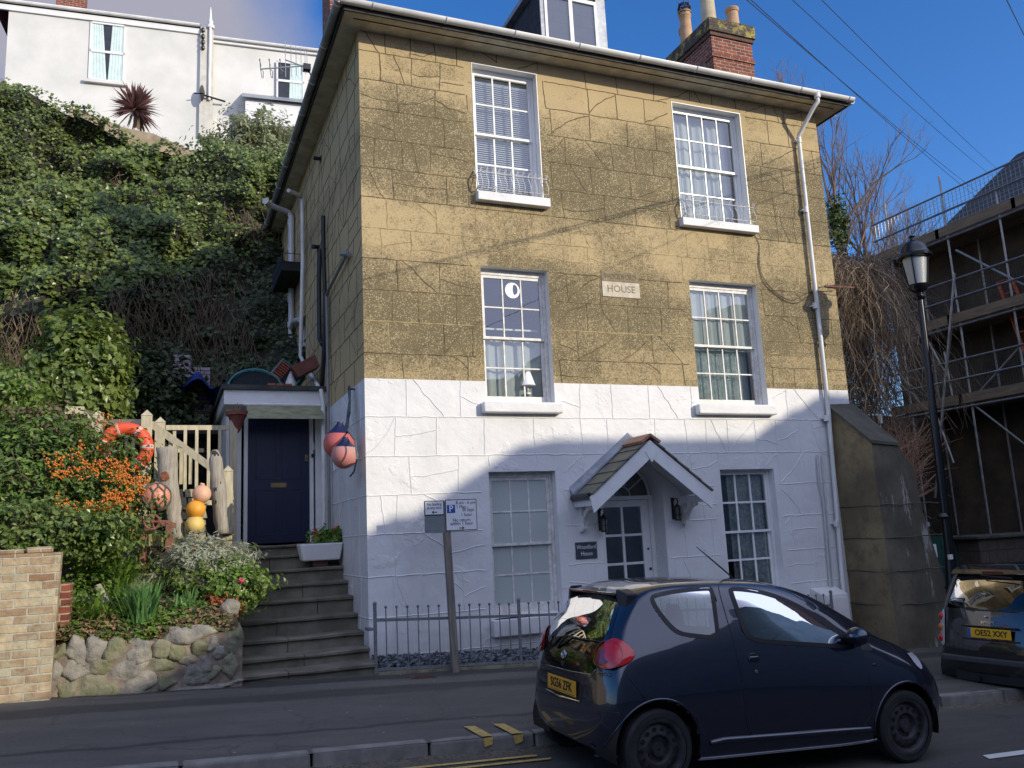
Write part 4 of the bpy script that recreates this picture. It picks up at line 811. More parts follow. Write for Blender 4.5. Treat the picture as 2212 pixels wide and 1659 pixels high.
# ---------------------------------------------------------------- sign post
sg = thing('parking_sign', (3.33, 10.06, -1.63), 'two parking sign plates on a weathered post in front of the railing', 'road sign')
SY = 10.06
def PS(x, y, o=0): return PY(x, y, SY - o)
a = PY(972, 1150, SY + .03); zb_ = pavz(3.3, SY)
m = MB(); m.beam((3.245 + .0, SY + .04, a.z + .25), (3.305, SY + .04, zb_ - .02), .085, .075, (0, 1, 0)); m.build('post', mat('weathered_timber_post', (.24, .21, .17), .85, var=.0, col2=(.13, .115, .10), scale=5, stretch=(6, 6, .7), bump=.4, bscale=30), sg, bevel=.006)
tl, tr_, br_, bl_ = PS(961, 1080), PS(1029, 1077), PS(1031, 1144), PS(963, 1148)
cx0, cx1, cz0, cz1 = (tl.x + bl_.x) / 2, (tr_.x + br_.x) / 2, (bl_.z + br_.z) / 2, (tl.z + tr_.z) / 2
M_SIGN = mat('sign_white', (.74, .75, .76), .35, bump=0, var=.04); M_INK = mat('sign_black', (.02, .02, .025), .5, bump=0); M_SGRY = mat('sign_back_grey', (.17, .20, .20), .45, var=.15, bump=.05); M_SBLU = mat('sign_blue', (.03, .10, .38), .4, bump=0)
def plate(x0, x1, z0, z1, name):
    m = MB(); m.box(x0, SY - .004, z0, x1, SY + .0, z1); pl = m.build(name, M_INK, sg, bevel=.002); m = MB(); e = .010; m.box(x0 + e, SY - .0065, z0 + e, x1 - e, SY - .0045, z1 - e); m.build('plate_face', M_SIGN, pl); return pl
p1 = plate(cx0, cx1, cz0, cz1, 'parking_plate'); Wd, Hd = cx1 - cx0, cz1 - cz0
def tx(body, u, v, s, par, x0=None, z0=None, w_=None, h_=None, mt=None, al='CENTER', xs=.92, b_=False):
    x0, z0, w_, h_ = (cx0, cz0, Wd, Hd) if x0 is None else (x0, z0, w_, h_); return text('lettering', body, s, mt or M_INK, par, (x0 + u * w_, SY - .0075, z0 + v * h_), (1, 0, 0), (0, 0, 1), .0008, al, b_, xs)
tx('8 am - 6 pm', .65, .89, .058, p1); tx('1 May -', .535, .755, .058, p1); tx('30 Sept', .72, .655, .058, p1); tx('1 hour', .66, .50, .058, p1); tx('No return', .50, .335, .060, p1); tx('within 1 hour', .50, .225, .060, p1)
m = MB(); m.box(cx0 + .05 * Wd, SY - .0075, cz0 + .57 * Hd, cx0 + .31 * Wd, SY - .0066, cz0 + .83 * Hd); m.build('blue_square', M_SBLU, p1); text('lettering', 'P', .11, M_SIGN, p1, (cx0 + .18 * Wd, SY - .0085, cz0 + .70 * Hd), (1, 0, 0), (0, 0, 1), .0006, 'CENTER', True)
def arrow(cx_, cz_, s, d, par):
    m = MB(); y = SY - .0075; m.box(min(cx_ - d * s, cx_ + d * s * .45), y, cz_ - s * .17, max(cx_ - d * s, cx_ + d * s * .45), y + .0008, cz_ + s * .17)
    pts = [(cx_ + d * s, y, cz_), (cx_ + d * s * .35, y, cz_ + s * .55), (cx_ + d * s * .05, y, cz_ + s * .55), (cx_ + d * s * .5, y, cz_), (cx_ + d * s * .05, y, cz_ - s * .55), (cx_ + d * s * .35, y, cz_ - s * .55)]
    m.prism(pts, (0, .0008, 0)); m.build('arrow', M_INK, par)
arrow(cx0 + .5 * Wd, cz0 + .08 * Hd, .036, 1, p1)
tl, tr_, br_, bl_ = PS(916, 1083), PS(959, 1080), PS(960, 1112), PS(917, 1114); qx0, qx1, qz0, qz1 = tl.x, tr_.x - .004, (bl_.z + br_.z) / 2, (tl.z + tr_.z) / 2
p2 = plate(qx0, qx1, qz0, qz1, 'no_loading_plate'); k_ = dict(x0=qx0, z0=qz0, w_=qx1 - qx0, h_=qz1 - qz0)
tx('No loading', .5, .75, .048, p2, **k_, xs=.88); tx('at any time', .5, .50, .048, p2, **k_, xs=.88); arrow((qx0 + qx1) / 2, qz0 + .2 * (qz1 - qz0), .036, -1, p2)
m = MB(); m.box(qx0, SY + .003, cz0 - .012, cx0 + .02, SY + .006, qz1 - .01); m.build('backing_plate', M_SGRY, sg)
# ================================================================ OPPOSITE SIDE OF THE STREET (behind the camera): it shades the street and shows in the glass
OY = -7.0
def toopp(P): t = (P.y - OY) / -SUND.y; return P + SUND * t
edge = [PY(x, y, 10.7) for x, y in ((793, 1172), (846.7, 1150), (846.7, 1116), (915, 1113), (1000, 1062), (1055, 1028), (1120, 962), (1200, 948), (1640, 946), (1652, 948), (1661, 922.6), (1674, 909.7), (1703, 909.7), (1713, 884), (1748, 880.7), (1758, 861), (1790, 851), (1835, 853))]
pre = [Vector((-14, 10, -1.20)), Vector((-4, 10, -1.62)), Vector((-.3, 10, -1.42)), Vector((.85, 10, -.92)), Vector((1.6, 10, -.75))]
sil = [toopp(p) for p in pre + edge]
xl = sil[-1].x; sil += [Vector((xl + 3.0, OY, sil[-1].z + .2)), Vector((xl + 3.4, OY, sil[-1].z + 4.5)), Vector((xl + 5, OY, sil[-1].z + 7.5)), Vector((xl + 22, OY, sil[-1].z + 7.5))]
M_OPP = mat('opposite_cream_wall', (.52, .50, .46), .9, var=.15, scale=1.5); M_OPD = mat('opposite_window_glass', (.03, .035, .04), .1, bump=0)
cuts = [(-30, 5.5, 'low white garden wall and hedge across the street', 'wall'), (5.5, 14.6, 'low cream building across the street', 'building'), (14.6, 25.9, 'cream house with a gabled roof across the street', 'house'), (25.9, 60, 'tall dark brick terrace across the street', 'house')]
def zsil(x):
    for a, b in zip(sil[:-1], sil[1:]):
        if a.x <= x <= b.x and b.x > a.x: return a.z + (b.z - a.z) * (x - a.x) / (b.x - a.x)
    return sil[0].z if x < sil[0].x else sil[-1].z
for ci, (xa, xb, lb, ct_) in enumerate(cuts):
    top = [(xa, OY, zsil(xa + 1e-4))] + [(p.x, OY, p.z) for p in sil if xa < p.x < xb] + [(xb - .01, OY, zsil(xb - 1e-4))]
    m = MB(); m.prism([(xa, OY, -3.5)] + top + [(xb - .01, OY, -3.5)], (0, -5.5 if ci < 3 else -2.0, 0)); th_ = thing('opposite_house' if ci else 'garden_wall', ((xa + xb) / 2, OY, -2.5), lb, ct_, None)
    m.build('wall', M_OPP if ci < 3 else M_BRICKS, th_)
    if False:
        zt = min(p[2] for p in top)
        for zz in (-1.2, 1.6, 4.4):
            x = max(xa, -6) + 1.2
            while x < min(xb, 40) - 1.4 and zz + 1.6 < zt - .2:
                w_ = MB(); w_.box(x - .07, OY, zz - .07, x + 1.07, OY + .05, zz + 1.67); wo_ = w_.build('window', M_WPAINT, th_); g_ = MB()
                for i in range(2):
                    for j in range(2): g_.box(x + .02 + i * .52, OY + .04, zz + .02 + j * .82, x + .48 + i * .52, OY + .054, zz + .78 + j * .8)
                g_.build('pane', M_OPD, wo_); x += 2.3
# ================================================================ CARS
from mathutils.geometry import delaunay_2d_cdt
def crom(P, n):     # interpolating spline through rows of control points
    P = np.array(P, float); out = []
    k = len(P)
    for i in range(k - 1):
        p0 = P[i - 1] if i > 0 else 2 * P[0] - P[1]; p1 = P[i]; p2 = P[i + 1]; p3 = P[i + 2] if i + 2 < k else 2 * P[-1] - P[-2]
        for j in range(n):
            t = j / n; out.append(.5 * (2 * p1 + (p2 - p0) * t + (2 * p0 - 5 * p1 + 4 * p2 - p3) * t * t + (3 * p1 - p0 - 3 * p2 + p3) * t ** 3))
    out.append(P[-1]); return np.array(out)
def loft(net, nr, nt_):
    net = np.array(net, float); a = crom(net, nr); b = crom(a.transpose(1, 0, 2), nt_).transpose(1, 0, 2); return b
def carpaint(name, col, flake=.3):
    m, t, b, v = newmat(name)
    b.inputs['Base Color'].default_value = (*col, 1); b.inputs['Metallic'].default_value = flake; b.inputs['Roughness'].default_value = .25; b.inputs['Coat Weight'].default_value = 1; b.inputs['Coat Roughness'].default_value = .015; b.inputs['Coat IOR'].default_value = 1.7
    n = nz(t, v, 3, 6, .7); L(t, ramp(t, n, [(.3, .18), (.8, .30)]), b.inputs['Roughness'])
    L(t, mixc(t, ramp(t, nz(t, v, 9, 5, .7), [(.5, 0), (.85, .25)]), col, (.07, .065, .055)), b.inputs['Base Color']); return m
M_NAVY = carpaint('dark_blue_paint', (.010, .014, .030), .35); M_BLKP = carpaint('black_paint', (.006, .006, .008), .1)
M_TYRE = mat('tyre_rubber', (.018, .018, .019), .8, var=.3, scale=12, bump=.3, bscale=50); M_STEEL = mat('dusty_steel_wheel', (.045, .042, .045), .6, metal=.3, var=.5, scale=10, bump=.2)
M_PLAS = mat('black_plastic', (.015, .015, .017), .45, bump=.1, var=.2); M_RUB = mat('black_rubber_seal', (.006, .006, .007), .5, bump=0)
M_SEAT = mat('grey_seat_cloth', (.05, .05, .06), .9, var=.2, scale=20); M_CHR = mat('chrome', (.75, .75, .77), .08, metal=1, bump=0, var=0)
M_CGL = glassmat('car_glass', (.46, .56, .53), refl=1.06); M_RGL = glassmat('car_rear_glass', (.40, .50, .47), refl=.85)
def lens(name, col, rough=.08):
    m, t, b, v = newmat(name); b.inputs['Base Color'].default_value = (*col, 1); b.inputs['Roughness'].default_value = rough; b.inputs['Coat Weight'].default_value = 1; b.inputs['Coat Roughness'].default_value = .02
    w_ = nd(t, 'ShaderNodeTexWave'); w_.inputs['Scale'].default_value = 55; L(t, v, w_.inputs[0]); bumpn(t, b, w_.outputs[1], .15, .003); return m
M_REDL = lens('red_lens', (.62, .008, .008)); M_REDD = lens('dark_red_lens', (.20, .02, .03)); M_AMB = lens('amber_lens', (.55, .16, .02)); M_CLR = lens('clear_lens', (.55, .56, .58)); M_BLG = mat('black_gloss_glass', (.004, .004, .005), .03, bump=0, var=0, spec=.8)
M_PLATE = mat('yellow_number_plate', (.80, .38, .03), .35, bump=0, var=.05)
def frame(px, py, pz, yaw, pit):
    c, s, cp, sp = math.cos(yaw), math.sin(yaw), math.cos(pit), math.sin(pit); F = Vector((c * cp, s * cp, sp)); Lf = Vector((-s, c, 0)); U = F.cross(Lf)
    return Matrix(((F.x, Lf.x, U.x, px), (F.y, Lf.y, U.y, py), (F.z, Lf.z, U.z, pz), (0, 0, 0, 1)))
class Car:
    def __init__(s, name, M, label, group=None):
        s.M = M; s.Mi = M.inverted(); s.root = bpy.data.objects.new(name, None); COL.objects.link(s.root)
        s.root.location = M.to_translation(); s.root.rotation_euler = M.to_euler(); tag(s.root, label, 'car', group)
    def put(s, mb, name, mats, parent=None, **k):
        o = mb.build(name, mats, None, **k); o.parent = parent or s.root; return o
    def setbody(s, G):     # G: grid rows x cols of points on the +y half
        s.G = G; nr_, nc = G.shape[:2]; vs = [Vector(p) for row in G for p in row]; ms = [Vector((p.x, -p.y, p.z)) for p in vs]
        fs = [(i * nc + j, i * nc + j + 1, (i + 1) * nc + j + 1, (i + 1) * nc + j) for i in range(nr_ - 1) for j in range(nc - 1)]; n = len(vs)
        s.bv = vs + ms; s.bf = fs + [tuple(reversed([q + n for q in f])) for f in fs]; s.bvh = BVHTree.FromPolygons(s.bv, s.bf); s.o = s.Mi @ Vector((0, 0, 0))
    def hit(s, x, y):
        d = (s.Mi.to_3x3() @ ray(x, y)).normalized(); h = s.bvh.ray_cast(s.o, d); return h
    def px(s, p): q = s.M @ p; f = q.dot(FWD); return (1106 + FPX * q.dot(RIGHT) / f, 829.5 - FPX * q.dot(UP) / f)
def inpoly(p, poly):
    x, y = p; c = False; n = len(poly); j = n - 1
    for i in range(n):
        xi, yi = poly[i]; xj, yj = poly[j]
        if (yi > y) != (yj > y) and x < (xj - xi) * (y - yi) / (yj - yi) + xi: c = not c
        j = i
    return c
def rounded(poly, n=3):   # Chaikin corner cutting
    for _ in range(n):
        q = []
        for i in range(len(poly)):
            a, b = poly[i], poly[(i + 1) % len(poly)]; q += [(a[0] * .75 + b[0] * .25, a[1] * .75 + b[1] * .25), (a[0] * .25 + b[0] * .75, a[1] * .25 + b[1] * .75)]
        poly = q
    return poly
def inset(poly, d):
    A = sum(poly[i][0] * poly[(i + 1) % len(poly)][1] - poly[(i + 1) % len(poly)][0] * poly[i][1] for i in range(len(poly))); sgn = 1 if A > 0 else -1; out = []
    n = len(poly)
    for i in range(n):
        a, b = poly[i - 1], poly[(i + 1) % n]; dx, dy = b[0] - a[0], b[1] - a[1]; l = math.hypot(dx, dy) or 1; out.append((poly[i][0] - sgn * dy / l * d, poly[i][1] + sgn * dx / l * d))
    return out
class Proj:    # projectors from a 2D drawing plane onto the car body
    def __init__(s, car, kind): s.c = car; s.k = kind
    def __call__(s, p):
        c = s.c
        if s.k == 'px': h = c.hit(*p)
        elif s.k == 'side': h = c.bvh.ray_cast(Vector((p[0], -3, p[1])), Vector((0, 1, 0)))
        elif s.k == 'rear': h = c.bvh.ray_cast(Vector((-3, p[0], p[1])), Vector((1, 0, 0)))
        return (h[0], h[1]) if h and h[0] is not None else (None, None)
def patch(car, poly, kind, off, name, mats, step, parent=None, mirror=True, ring=None, dome=0, smooth='all'):
    pr = Proj(car, kind); poly = list(poly); pts2 = [Vector(p) for p in poly]; n = len(poly)
    if ring is not None:
        inn = inset(poly, ring); base = [Vector(p) for p in poly + inn]; faces = [(i, (i + 1) % n, n + (i + 1) % n, n + i) for i in range(n)]; v2 = base
    else:
        xs = [p[0] for p in poly]; ys_ = [p[1] for p in poly]; extra = []; x = min(xs) + step
        while x < max(xs):
            y = min(ys_) + step
            while y < max(ys_):
                if inpoly((x, y), inset(poly, step * .4)): extra.append(Vector((x, y)))
                y += step
            x += step
        r = delaunay_2d_cdt(pts2 + extra, [], [list(range(n))], 1, 1e-7); v2 = r[0]; faces = r[2]
    obs = []; P3 = []
    cxm = sum(p[0] for p in poly) / n; cym = sum(p[1] for p in poly) / n; mr = max(math.hypot(p[0] - cxm, p[1] - cym) for p in poly)
    for v in v2:
        h, nn = pr((v[0], v[1]))
        if h is None: P3.append(None); continue
        view = (car.o - h) if kind == 'px' else (Vector((0, -1, 0)) if kind == 'side' else Vector((-1, 0, 0)))
        if nn.dot(view) < 0: nn = -nn
        e = off + (dome * max(0, 1 - (math.hypot(v[0] - cxm, v[1] - cym) / mr) ** 2)); P3.append(h + nn * e)
    faces = [f for f in faces if all(P3[i] is not None for i in f)]
    def mk(sg):
        m = MB(); vs = [Vector((p.x, sg * p.y, p.z)) if p is not None else Vector((0, 0, 0)) for p in P3]; used = sorted(set(i for f in faces for i in f)); ix = {q: w for w, q in enumerate(used)}
        m.add([vs[i] for i in used], [tuple(ix[i] for i in f) for f in faces]); return car.put(m, name, mats, parent, smooth=smooth, fix=False)
    obs.append(mk(1))
    if mirror: obs.append(mk(-1))
    return obs
def seam(car, pts, kind, name, mt, r=.004, off=.0, parent=None, mirror=True, close=False):
    pr = Proj(car, kind); d = []
    q = pts + ([pts[0]] if close else [])
    for a, b in zip(q[:-1], q[1:]):
        l = math.hypot(b[0] - a[0], b[1] - a[1]); k = max(1, int(l / (5 if kind == 'px' else .03)))
        for i in range(k): d.append((a[0] + (b[0] - a[0]) * i / k, a[1] + (b[1] - a[1]) * i / k))
    d.append(q[-1]); P3 = []
    for p in d:
        h, nn = pr(p)
        if h is not None:
            view = (car.o - h) if kind == 'px' else Vector((0, -1, 0)); nn = -nn if nn.dot(view) < 0 else nn; P3.append(h + nn * off)
    for sg in ((1, -1) if mirror else (1,)):
        m = MB(); m.tube([Vector((p.x, sg * p.y, p.z)) for p in P3], r, 5); car.put(m, name, mt, parent, smooth='all', fix=False)
def wheel(car, x, y, R, sg, parent=None, rim='steel', W=.155):
    o = MB(); yo = y
    o.lathe((x, 0, R), [(R * .66, yo - W * .48 * sg), (R * .80, yo - W * .0 * sg), (R * .93, yo + .0), (R, yo - .02 * sg), (R, yo - (W - .02) * sg), (R * .93, yo - W * sg), (R * .66, yo - W * sg)][1:], 48, (0, 1, 0), caps=False)
    w_ = car.put(o, 'wheel', M_TYRE, parent, smooth=True)
    o = MB(); a = yo - .012 * sg; Rr = R * .66
    o.lathe((x, 0, R), [(R * .80, a + .005 * sg), (R * .70, a + .006 * sg), (R * .67, a + .0 * sg), (R * .655, a - .012 * sg), (R * .62, a - .030 * sg), (R * .56, a - .022 * sg), (R * .40, a - .006 * sg), (R * .36, a - .008 * sg), (R * .30, a - .035 * sg), (R * .20, a - .035 * sg), (R * .17, a - .01 * sg), (R * .02, a - .008 * sg)], 48, (0, 1, 0), caps=False)
    nh = 14 if rim == 'steel' else 12; o.cm = 1
    for i in range(nh): t = 2 * math.pi * i / nh; c = (x + R * .51 * math.cos(t), a - .012 * sg, R + R * .51 * math.sin(t)); o.lathe(c, [(R * .066, 0), (R * .058, .003 * sg)], 12, (0, 1, 0))
    for i in range(4): t = 2 * math.pi * i / 4 + .4; o.lathe((x + R * .26 * math.cos(t), a - .034 * sg, R + R * .26 * math.sin(t)), [(.009, 0), (.009, .01 * sg)], 8, (0, 1, 0))
    car.put(o, 'rim', [M_STEEL, M_RUB], w_, smooth=True)
    return w_
def seat(car, x, y, parent=None):
    m = MB(); net = []
    for (xx, z, w_, d_) in ((.0, .42, .22, .10), (-.02, .55, .235, .09), (-.06, .75, .235, .08), (-.11, .95, .20, .065), (-.135, 1.05, .13, .05), (-.15, 1.14, .125, .045), (-.16, 1.22, .09, .03)):
        net.append([(x + xx + d_ * math.cos(t), y + w_ * math.sin(t), z) for t in [2 * math.pi * k / 16 for k in range(17)]])
    G = crom(net, 3); vs = [tuple(p) for r in G for p in r]; nc = 17
    m.add(vs, [(i * nc + j, i * nc + j + 1, (i + 1) * nc + j + 1, (i + 1) * nc + j) for i in range(len(G) - 1) for j in range(nc - 1)]); m.poly([tuple(p) for p in G[-1][:-1]])
    m.box(x - .05, y - .23, .30, x + .45, y + .23, .46); return car.put(m, 'seat', M_SEAT, parent, smooth=True)
# ---------------------------------------------------------------- the dark blue three-door hatchback
CM = frame(3.354, 6.364, -1.874, -.018, -.0527)
hc = Car('parked_car', CM, 'dark blue three door hatchback parked nearest, with a yellow rear number plate', 'cars parked along the street')
rx = [None] * 0
T = 10
def ring(xs, ys_, zs): return [(x, y, z) for x, y, z in zip(xs, ys_, zs)]
zr = [.20, .225, .27, .43, .64, .87, 1.10, 1.315, 1.365, 1.385]
net = [ring([-.26, -.33, -.385, -.415, -.405, -.375, -.285, -.125, -.10, -.085], [0] * 10, zr),
       ring([-.26, -.325, -.38, -.412, -.402, -.372, -.280, -.12, -.09, -.065], [0, .27, .29, .31, .31, .30, .27, .235, .14, 0], zr),
       ring([-.26, -.30, -.355, -.395, -.385, -.350, -.258, -.10, -.07, -.045], [0, .49, .53, .565, .57, .54, .485, .43, .26, 0], zr),
       ring([-.26, -.25, -.295, -.335, -.330, -.295, -.205, -.055, -.035, -.01], [0, .61, .66, .705, .715, .675, .60, .525, .33, 0], zr),
       ring([-.20, -.18, -.21, -.235, -.23, -.20, -.12, .01, .03, .05], [0, .64, .70, .765, .775, .735, .645, .555, .36, 0], [.2, .20, .23, .43, .66, .905, 1.13, 1.345, 1.395, 1.408]),
       ring([.02, .02, .02, .02, .02, .03, .07, .14, .16, .18], [0, .68, .745, .803, .808, .765, .675, .57, .37, 0], [.19, .19, .21, .43, .67, .93, 1.155, 1.378, 1.43, 1.446])]
tab = [(.40, .18, .765, .80, .802, .768, .685, .575, .92, 1.165, 1.402, 1.452, 1.465), (.85, .18, .77, .797, .797, .768, .69, .575, .905, 1.165, 1.405, 1.455, 1.468),
       (1.30, .18, .77, .797, .797, .765, .685, .565, .89, 1.145, 1.372, 1.43, 1.447), (1.68, .18, .77, .80, .80, .758, .675, .555, .88, 1.10, 1.275, 1.335, 1.352), (2.02, .19, .765, .805, .803, .745, .665, .55, .87, 1.01, 1.125, 1.165, 1.178),
       (2.28, .20, .755, .805, .800, .725, .635, .52, .85, .935, .995, 1.02, 1.03), (2.50, .20, .74, .795, .785, .69, .59, .46, .825, .885, .925, .945, .955), (2.70, .21, .69, .745, .72, .62, .51, .38, .78, .825, .86, .875, .885)]
for (X, zs_, y2, y3, y4, y5, y6, y7, z5, z6, z7, z8, z9) in tab:
    net.append(ring([X] * 10, [0, y2 - .05, y2, y3, y4, y5, y6, y7, y7 * .64, 0], [zs_, zs_, zs_ + .03, .43, .67, z5, z6, z7, z8, z9]))
net += [ring([2.80, 2.82, 2.84, 2.86, 2.855, 2.84, 2.83, 2.82, 2.82, 2.82], [0, .55, .59, .64, .61, .51, .42, .31, .2, 0], [.2, .21, .25, .42, .58, .70, .75, .785, .80, .81]),
        ring([2.85, 2.90, 2.93, 2.95, 2.94, 2.91, 2.90, 2.89, 2.89, 2.89], [0, .36, .40, .42, .40, .34, .27, .20, .12, 0], [.2, .22, .26, .42, .56, .66, .70, .725, .735, .745]),
        ring([2.88, 2.94, 2.975, 2.995, 2.985, 2.95, 2.935, 2.92, 2.915, 2.91], [0] * 10, [.2, .22, .27, .42, .55, .64, .67, .69, .70, .71])]
hc.setbody(loft(net, 9, 8))
Q4 = lambda x, y: (1097.2 + .32242 * x, 1124.1 + .32242 * y)
Q5 = lambda x, y: (1498.8 + .32242 * x, 1124.1 + .32242 * y)
quarter = rounded([Q4(*p) for p in ((946, 520), (975, 492), (1120, 462), (1330, 441), (1372, 448), (1388, 520), (1410, 690), (1418, 765), (1385, 800), (1240, 787), (1130, 768), (1050, 690), (975, 590))], 2)
doorg = rounded([Q5(*p) for p in ((228, 450), (300, 445), (470, 470), (640, 530), (800, 618), (930, 705), (1010, 765), (1110, 868), (900, 852), (600, 835), (350, 812), (290, 640), (240, 500))], 2)
rearg = rounded([Q4(*p) for p in ((410, 500), (450, 474), (600, 468), (700, 484), (765, 520), (720, 660), (690, 790), (625, 860), (592, 920), (590, 985), (560, 1030), (430, 1010), (262, 965), (240, 850), (262, 715), (330, 590))], 2)
rclear = rounded([Q4(*p) for p in ((420, 520), (470, 490), (600, 484), (690, 500), (735, 540), (700, 660), (660, 775), (560, 800), (400, 780), (290, 790), (275, 730), (340, 610))], 2)
def mirrorpx(car, p): q = Vector((p.x, -abs(p.y), p.z)); return car.px(q)
body = MB(); k = 0; RW = .345
sideglass = [quarter, doorg]
ff = []; fm = []
for f in hc.bf:
    c = sum((hc.bv[i] for i in f), Vector()) / 4; pxy = mirrorpx(hc, c); cut = False
    for pl in (inset(quarter, 3), inset(doorg, 3)):
        if abs(c.y) > .45 and c.z > .8 and inpoly(pxy, pl): cut = True
    if c.x < .1 and inpoly(hc.px(c), rclear) : cut = True
    if c.x < .1 and c.y > 0 and inpoly(hc.px(Vector((c.x, -c.y, c.z))), rclear): cut = True
    for wx in (0, 2.34):
        if abs(c.y) > .5 and math.hypot(c.x - wx, c.z - .285) < RW: cut = True
    if cut: continue
    mi = 0
    if 1.32 < c.x < 2.17 and c.z > 1.03 + 0 and abs(c.y) < .53 - .0 * c.x and c.z < 1.44: mi = 1
    ff.append(f); fm.append(mi)
body.v = [tuple(v) for v in hc.bv]; body.f = ff; body.m = fm
bo = hc.put(body, 'body', [M_NAVY, M_CGL], smooth='all', fix=False)
patch(hc, quarter, 'px', .004, 'window_seal', M_RUB, 8, ring=9.0); patch(hc, inset(quarter, 3), 'px', .003, 'side_window', M_CGL, 14)
patch(hc, doorg, 'px', .004, 'window_seal', M_RUB, 8, ring=9.0); patch(hc, inset(doorg, 3), 'px', .003, 'side_window', M_CGL, 14)
# lower, opaque part of the glass tailgate, then the clear upper pane
lowr = [p for p in rearg]
pr_ = patch(hc, rearg, 'px', .003, 'tailgate_glass_border', M_BLG, 9, mirror=False, ring=9)
low2 = rounded([Q4(*p) for p in ((292, 780), (400, 775), (560, 795), (672, 770), (700, 780), (625, 860), (594, 920), (592, 985), (560, 1028), (430, 1008), (264, 963), (243, 850), (252, 770))], 1)
patch(hc, low2, 'px', .0035, 'tailgate_lower_panel', M_BLG, 9, mirror=False); patch(hc, rclear, 'px', .002, 'rear_window', M_RGL, 12, mirror=False)
for i in range(7): seam(hc, [Q4(345 - i * 11 + 60 - i * 5, 560 + i * 32), Q4(500, 575 + i * 32), Q4(690, 575 + i * 30)], 'px', 'heater_line', M_PLAS, .0012, .0005, mirror=False)
# tail lights
tl_ = rounded([Q4(*p) for p in ((590, 935), (605, 880), (690, 800), (722, 793), (770, 812), (835, 868), (852, 903), (835, 935), (780, 975), (690, 1004), (625, 993), (600, 968))], 2)
for o_, sgn in zip(patch(hc, tl_, 'px', .008, 'tail_light', M_REDL, 8, dome=.03), (1, -1)):
    pass
def circ(cx_, cy_, r1, r2=None, n=20): r2 = r2 or r1; return [Q4(cx_ + r1 * math.cos(2 * math.pi * i / n), cy_ + r2 * math.sin(2 * math.pi * i / n)) for i in range(n)]
patch(hc, circ(688, 908, 88, 95), 'px', .0345, 'light_ring', M_REDD, 8, ring=1.4); patch(hc, circ(655, 917, 46, 52), 'px', .032, 'light_lens', M_REDD, 6); patch(hc, circ(617, 940, 22, 34), 'px', .026, 'light_lens', M_CLR if False else M_REDD, 6); patch(hc, circ(617, 940, 24, 38), 'px', .028, 'light_ring', M_CHR, 6, ring=.6)
patch(hc, circ(745, 905, 30, 62), 'px', .0335, 'light_lens', lens('bright_red_lens', (.75, .02, .015)), 6)
seam(hc, tl_, 'px', 'light_seal', M_RUB, .004, .001, close=True)
# door, tailgate and bumper seams
door_l = [Q5(*p) for p in ((1120, 775), (1060, 738), (950, 663), (800, 573), (650, 488), (500, 430), (350, 406), (205, 405), (175, 415), (163, 440), (175, 500), (215, 640), (262, 800), (300, 960), (325, 1100), (345, 1300), (360, 1385), (385, 1430), (430, 1445), (800, 1405), (1140, 1387), (1188, 1300), (1185, 1100), (1165, 1000), (1140, 900), (1122, 780))]
seam(hc, door_l, 'px', 'door_seam', M_RUB, .0045, -.001); seam(hc, [Q4(*p) for p in ((790, 1030), (840, 1090), (880, 1140), (912, 1195))], 'px', 'bumper_seam', M_RUB, .004)
seam(hc, [Q4(*p) for p in ((262, 968), (430, 1012), (560, 1033), (590, 1000))], 'px', 'tailgate_seam', M_CHR, .002, .003, mirror=False)
tri = [Q5(*p) for p in ((1124, 782), (1160, 815), (1190, 855), (1196, 876), (1116, 868))]; patch(hc, tri, 'px', .004, 'mirror_triangle', M_PLAS, 8)
# sill rail, bumper insert
seam(hc, [Q5(*p) for p in ((110, 1492), (200, 1470), (600, 1440), (1000, 1408), (1190, 1395))], 'px', 'sill_moulding', M_NAVY, .024, .004)
bp = rounded([Q4(*p) for p in ((200, 1365), (330, 1425), (460, 1470), (570, 1500), (600, 1525), (560, 1528), (400, 1490), (260, 1440), (205, 1400))], 1); patch(hc, bp, 'px', .006, 'bumper_insert', mat('faded_grey_plastic', (.06, .062, .06), .6, var=.2), 9, mirror=False)
seam(hc, [Q4(*p) for p in ((608, 1290), (660, 1284), (740, 1290), (752, 1300), (735, 1350), (690, 1395), (650, 1375), (615, 1330))], 'px', 'bumper_reflector_edge', M_PLAS, .003, .001, close=True)
# number plate recess and plate
rec = [Q4(*p) for p in ((270, 1030), (300, 1010), (500, 1060), (498, 1215), (470, 1230), (250, 1160))]; patch(hc, rounded(rec, 1), 'px', .001, 'plate_recess', M_PLAS, 9, mirror=False)
xp = -.415
m = MB(); m.box(xp - .012, -.27, .585, xp - .004, .26, .70); pl = hc.put(m, 'number_plate', M_PLATE, bevel=.002)
def ctext(car, body_, size, mt, par, org, xd, yd, xs=1, bold=True, depth=.001):
    o = text('lettering', body_, size, mt, None, org, xd, yd, depth, 'CENTER', bold, xs); o.parent = par; return o
ctext(hc, 'SG56 ZFK', .098, M_RUB, pl, (xp - .0135, -.005, .644), (0, -1, 0), (0, 0, 1), .98)
m = MB(); m.box(xp - .0131, -.255, .594, xp - .0125, .245, .597); hc.put(m, 'plate_border', M_RUB, pl)
m = MB(); m.tube([(xp - .0, .33, .565), (xp - .022, 0, .558), (xp, -.33, .565)], .007, 6); hc.put(m, 'bumper_ledge_trim', M_CHR, smooth=True)
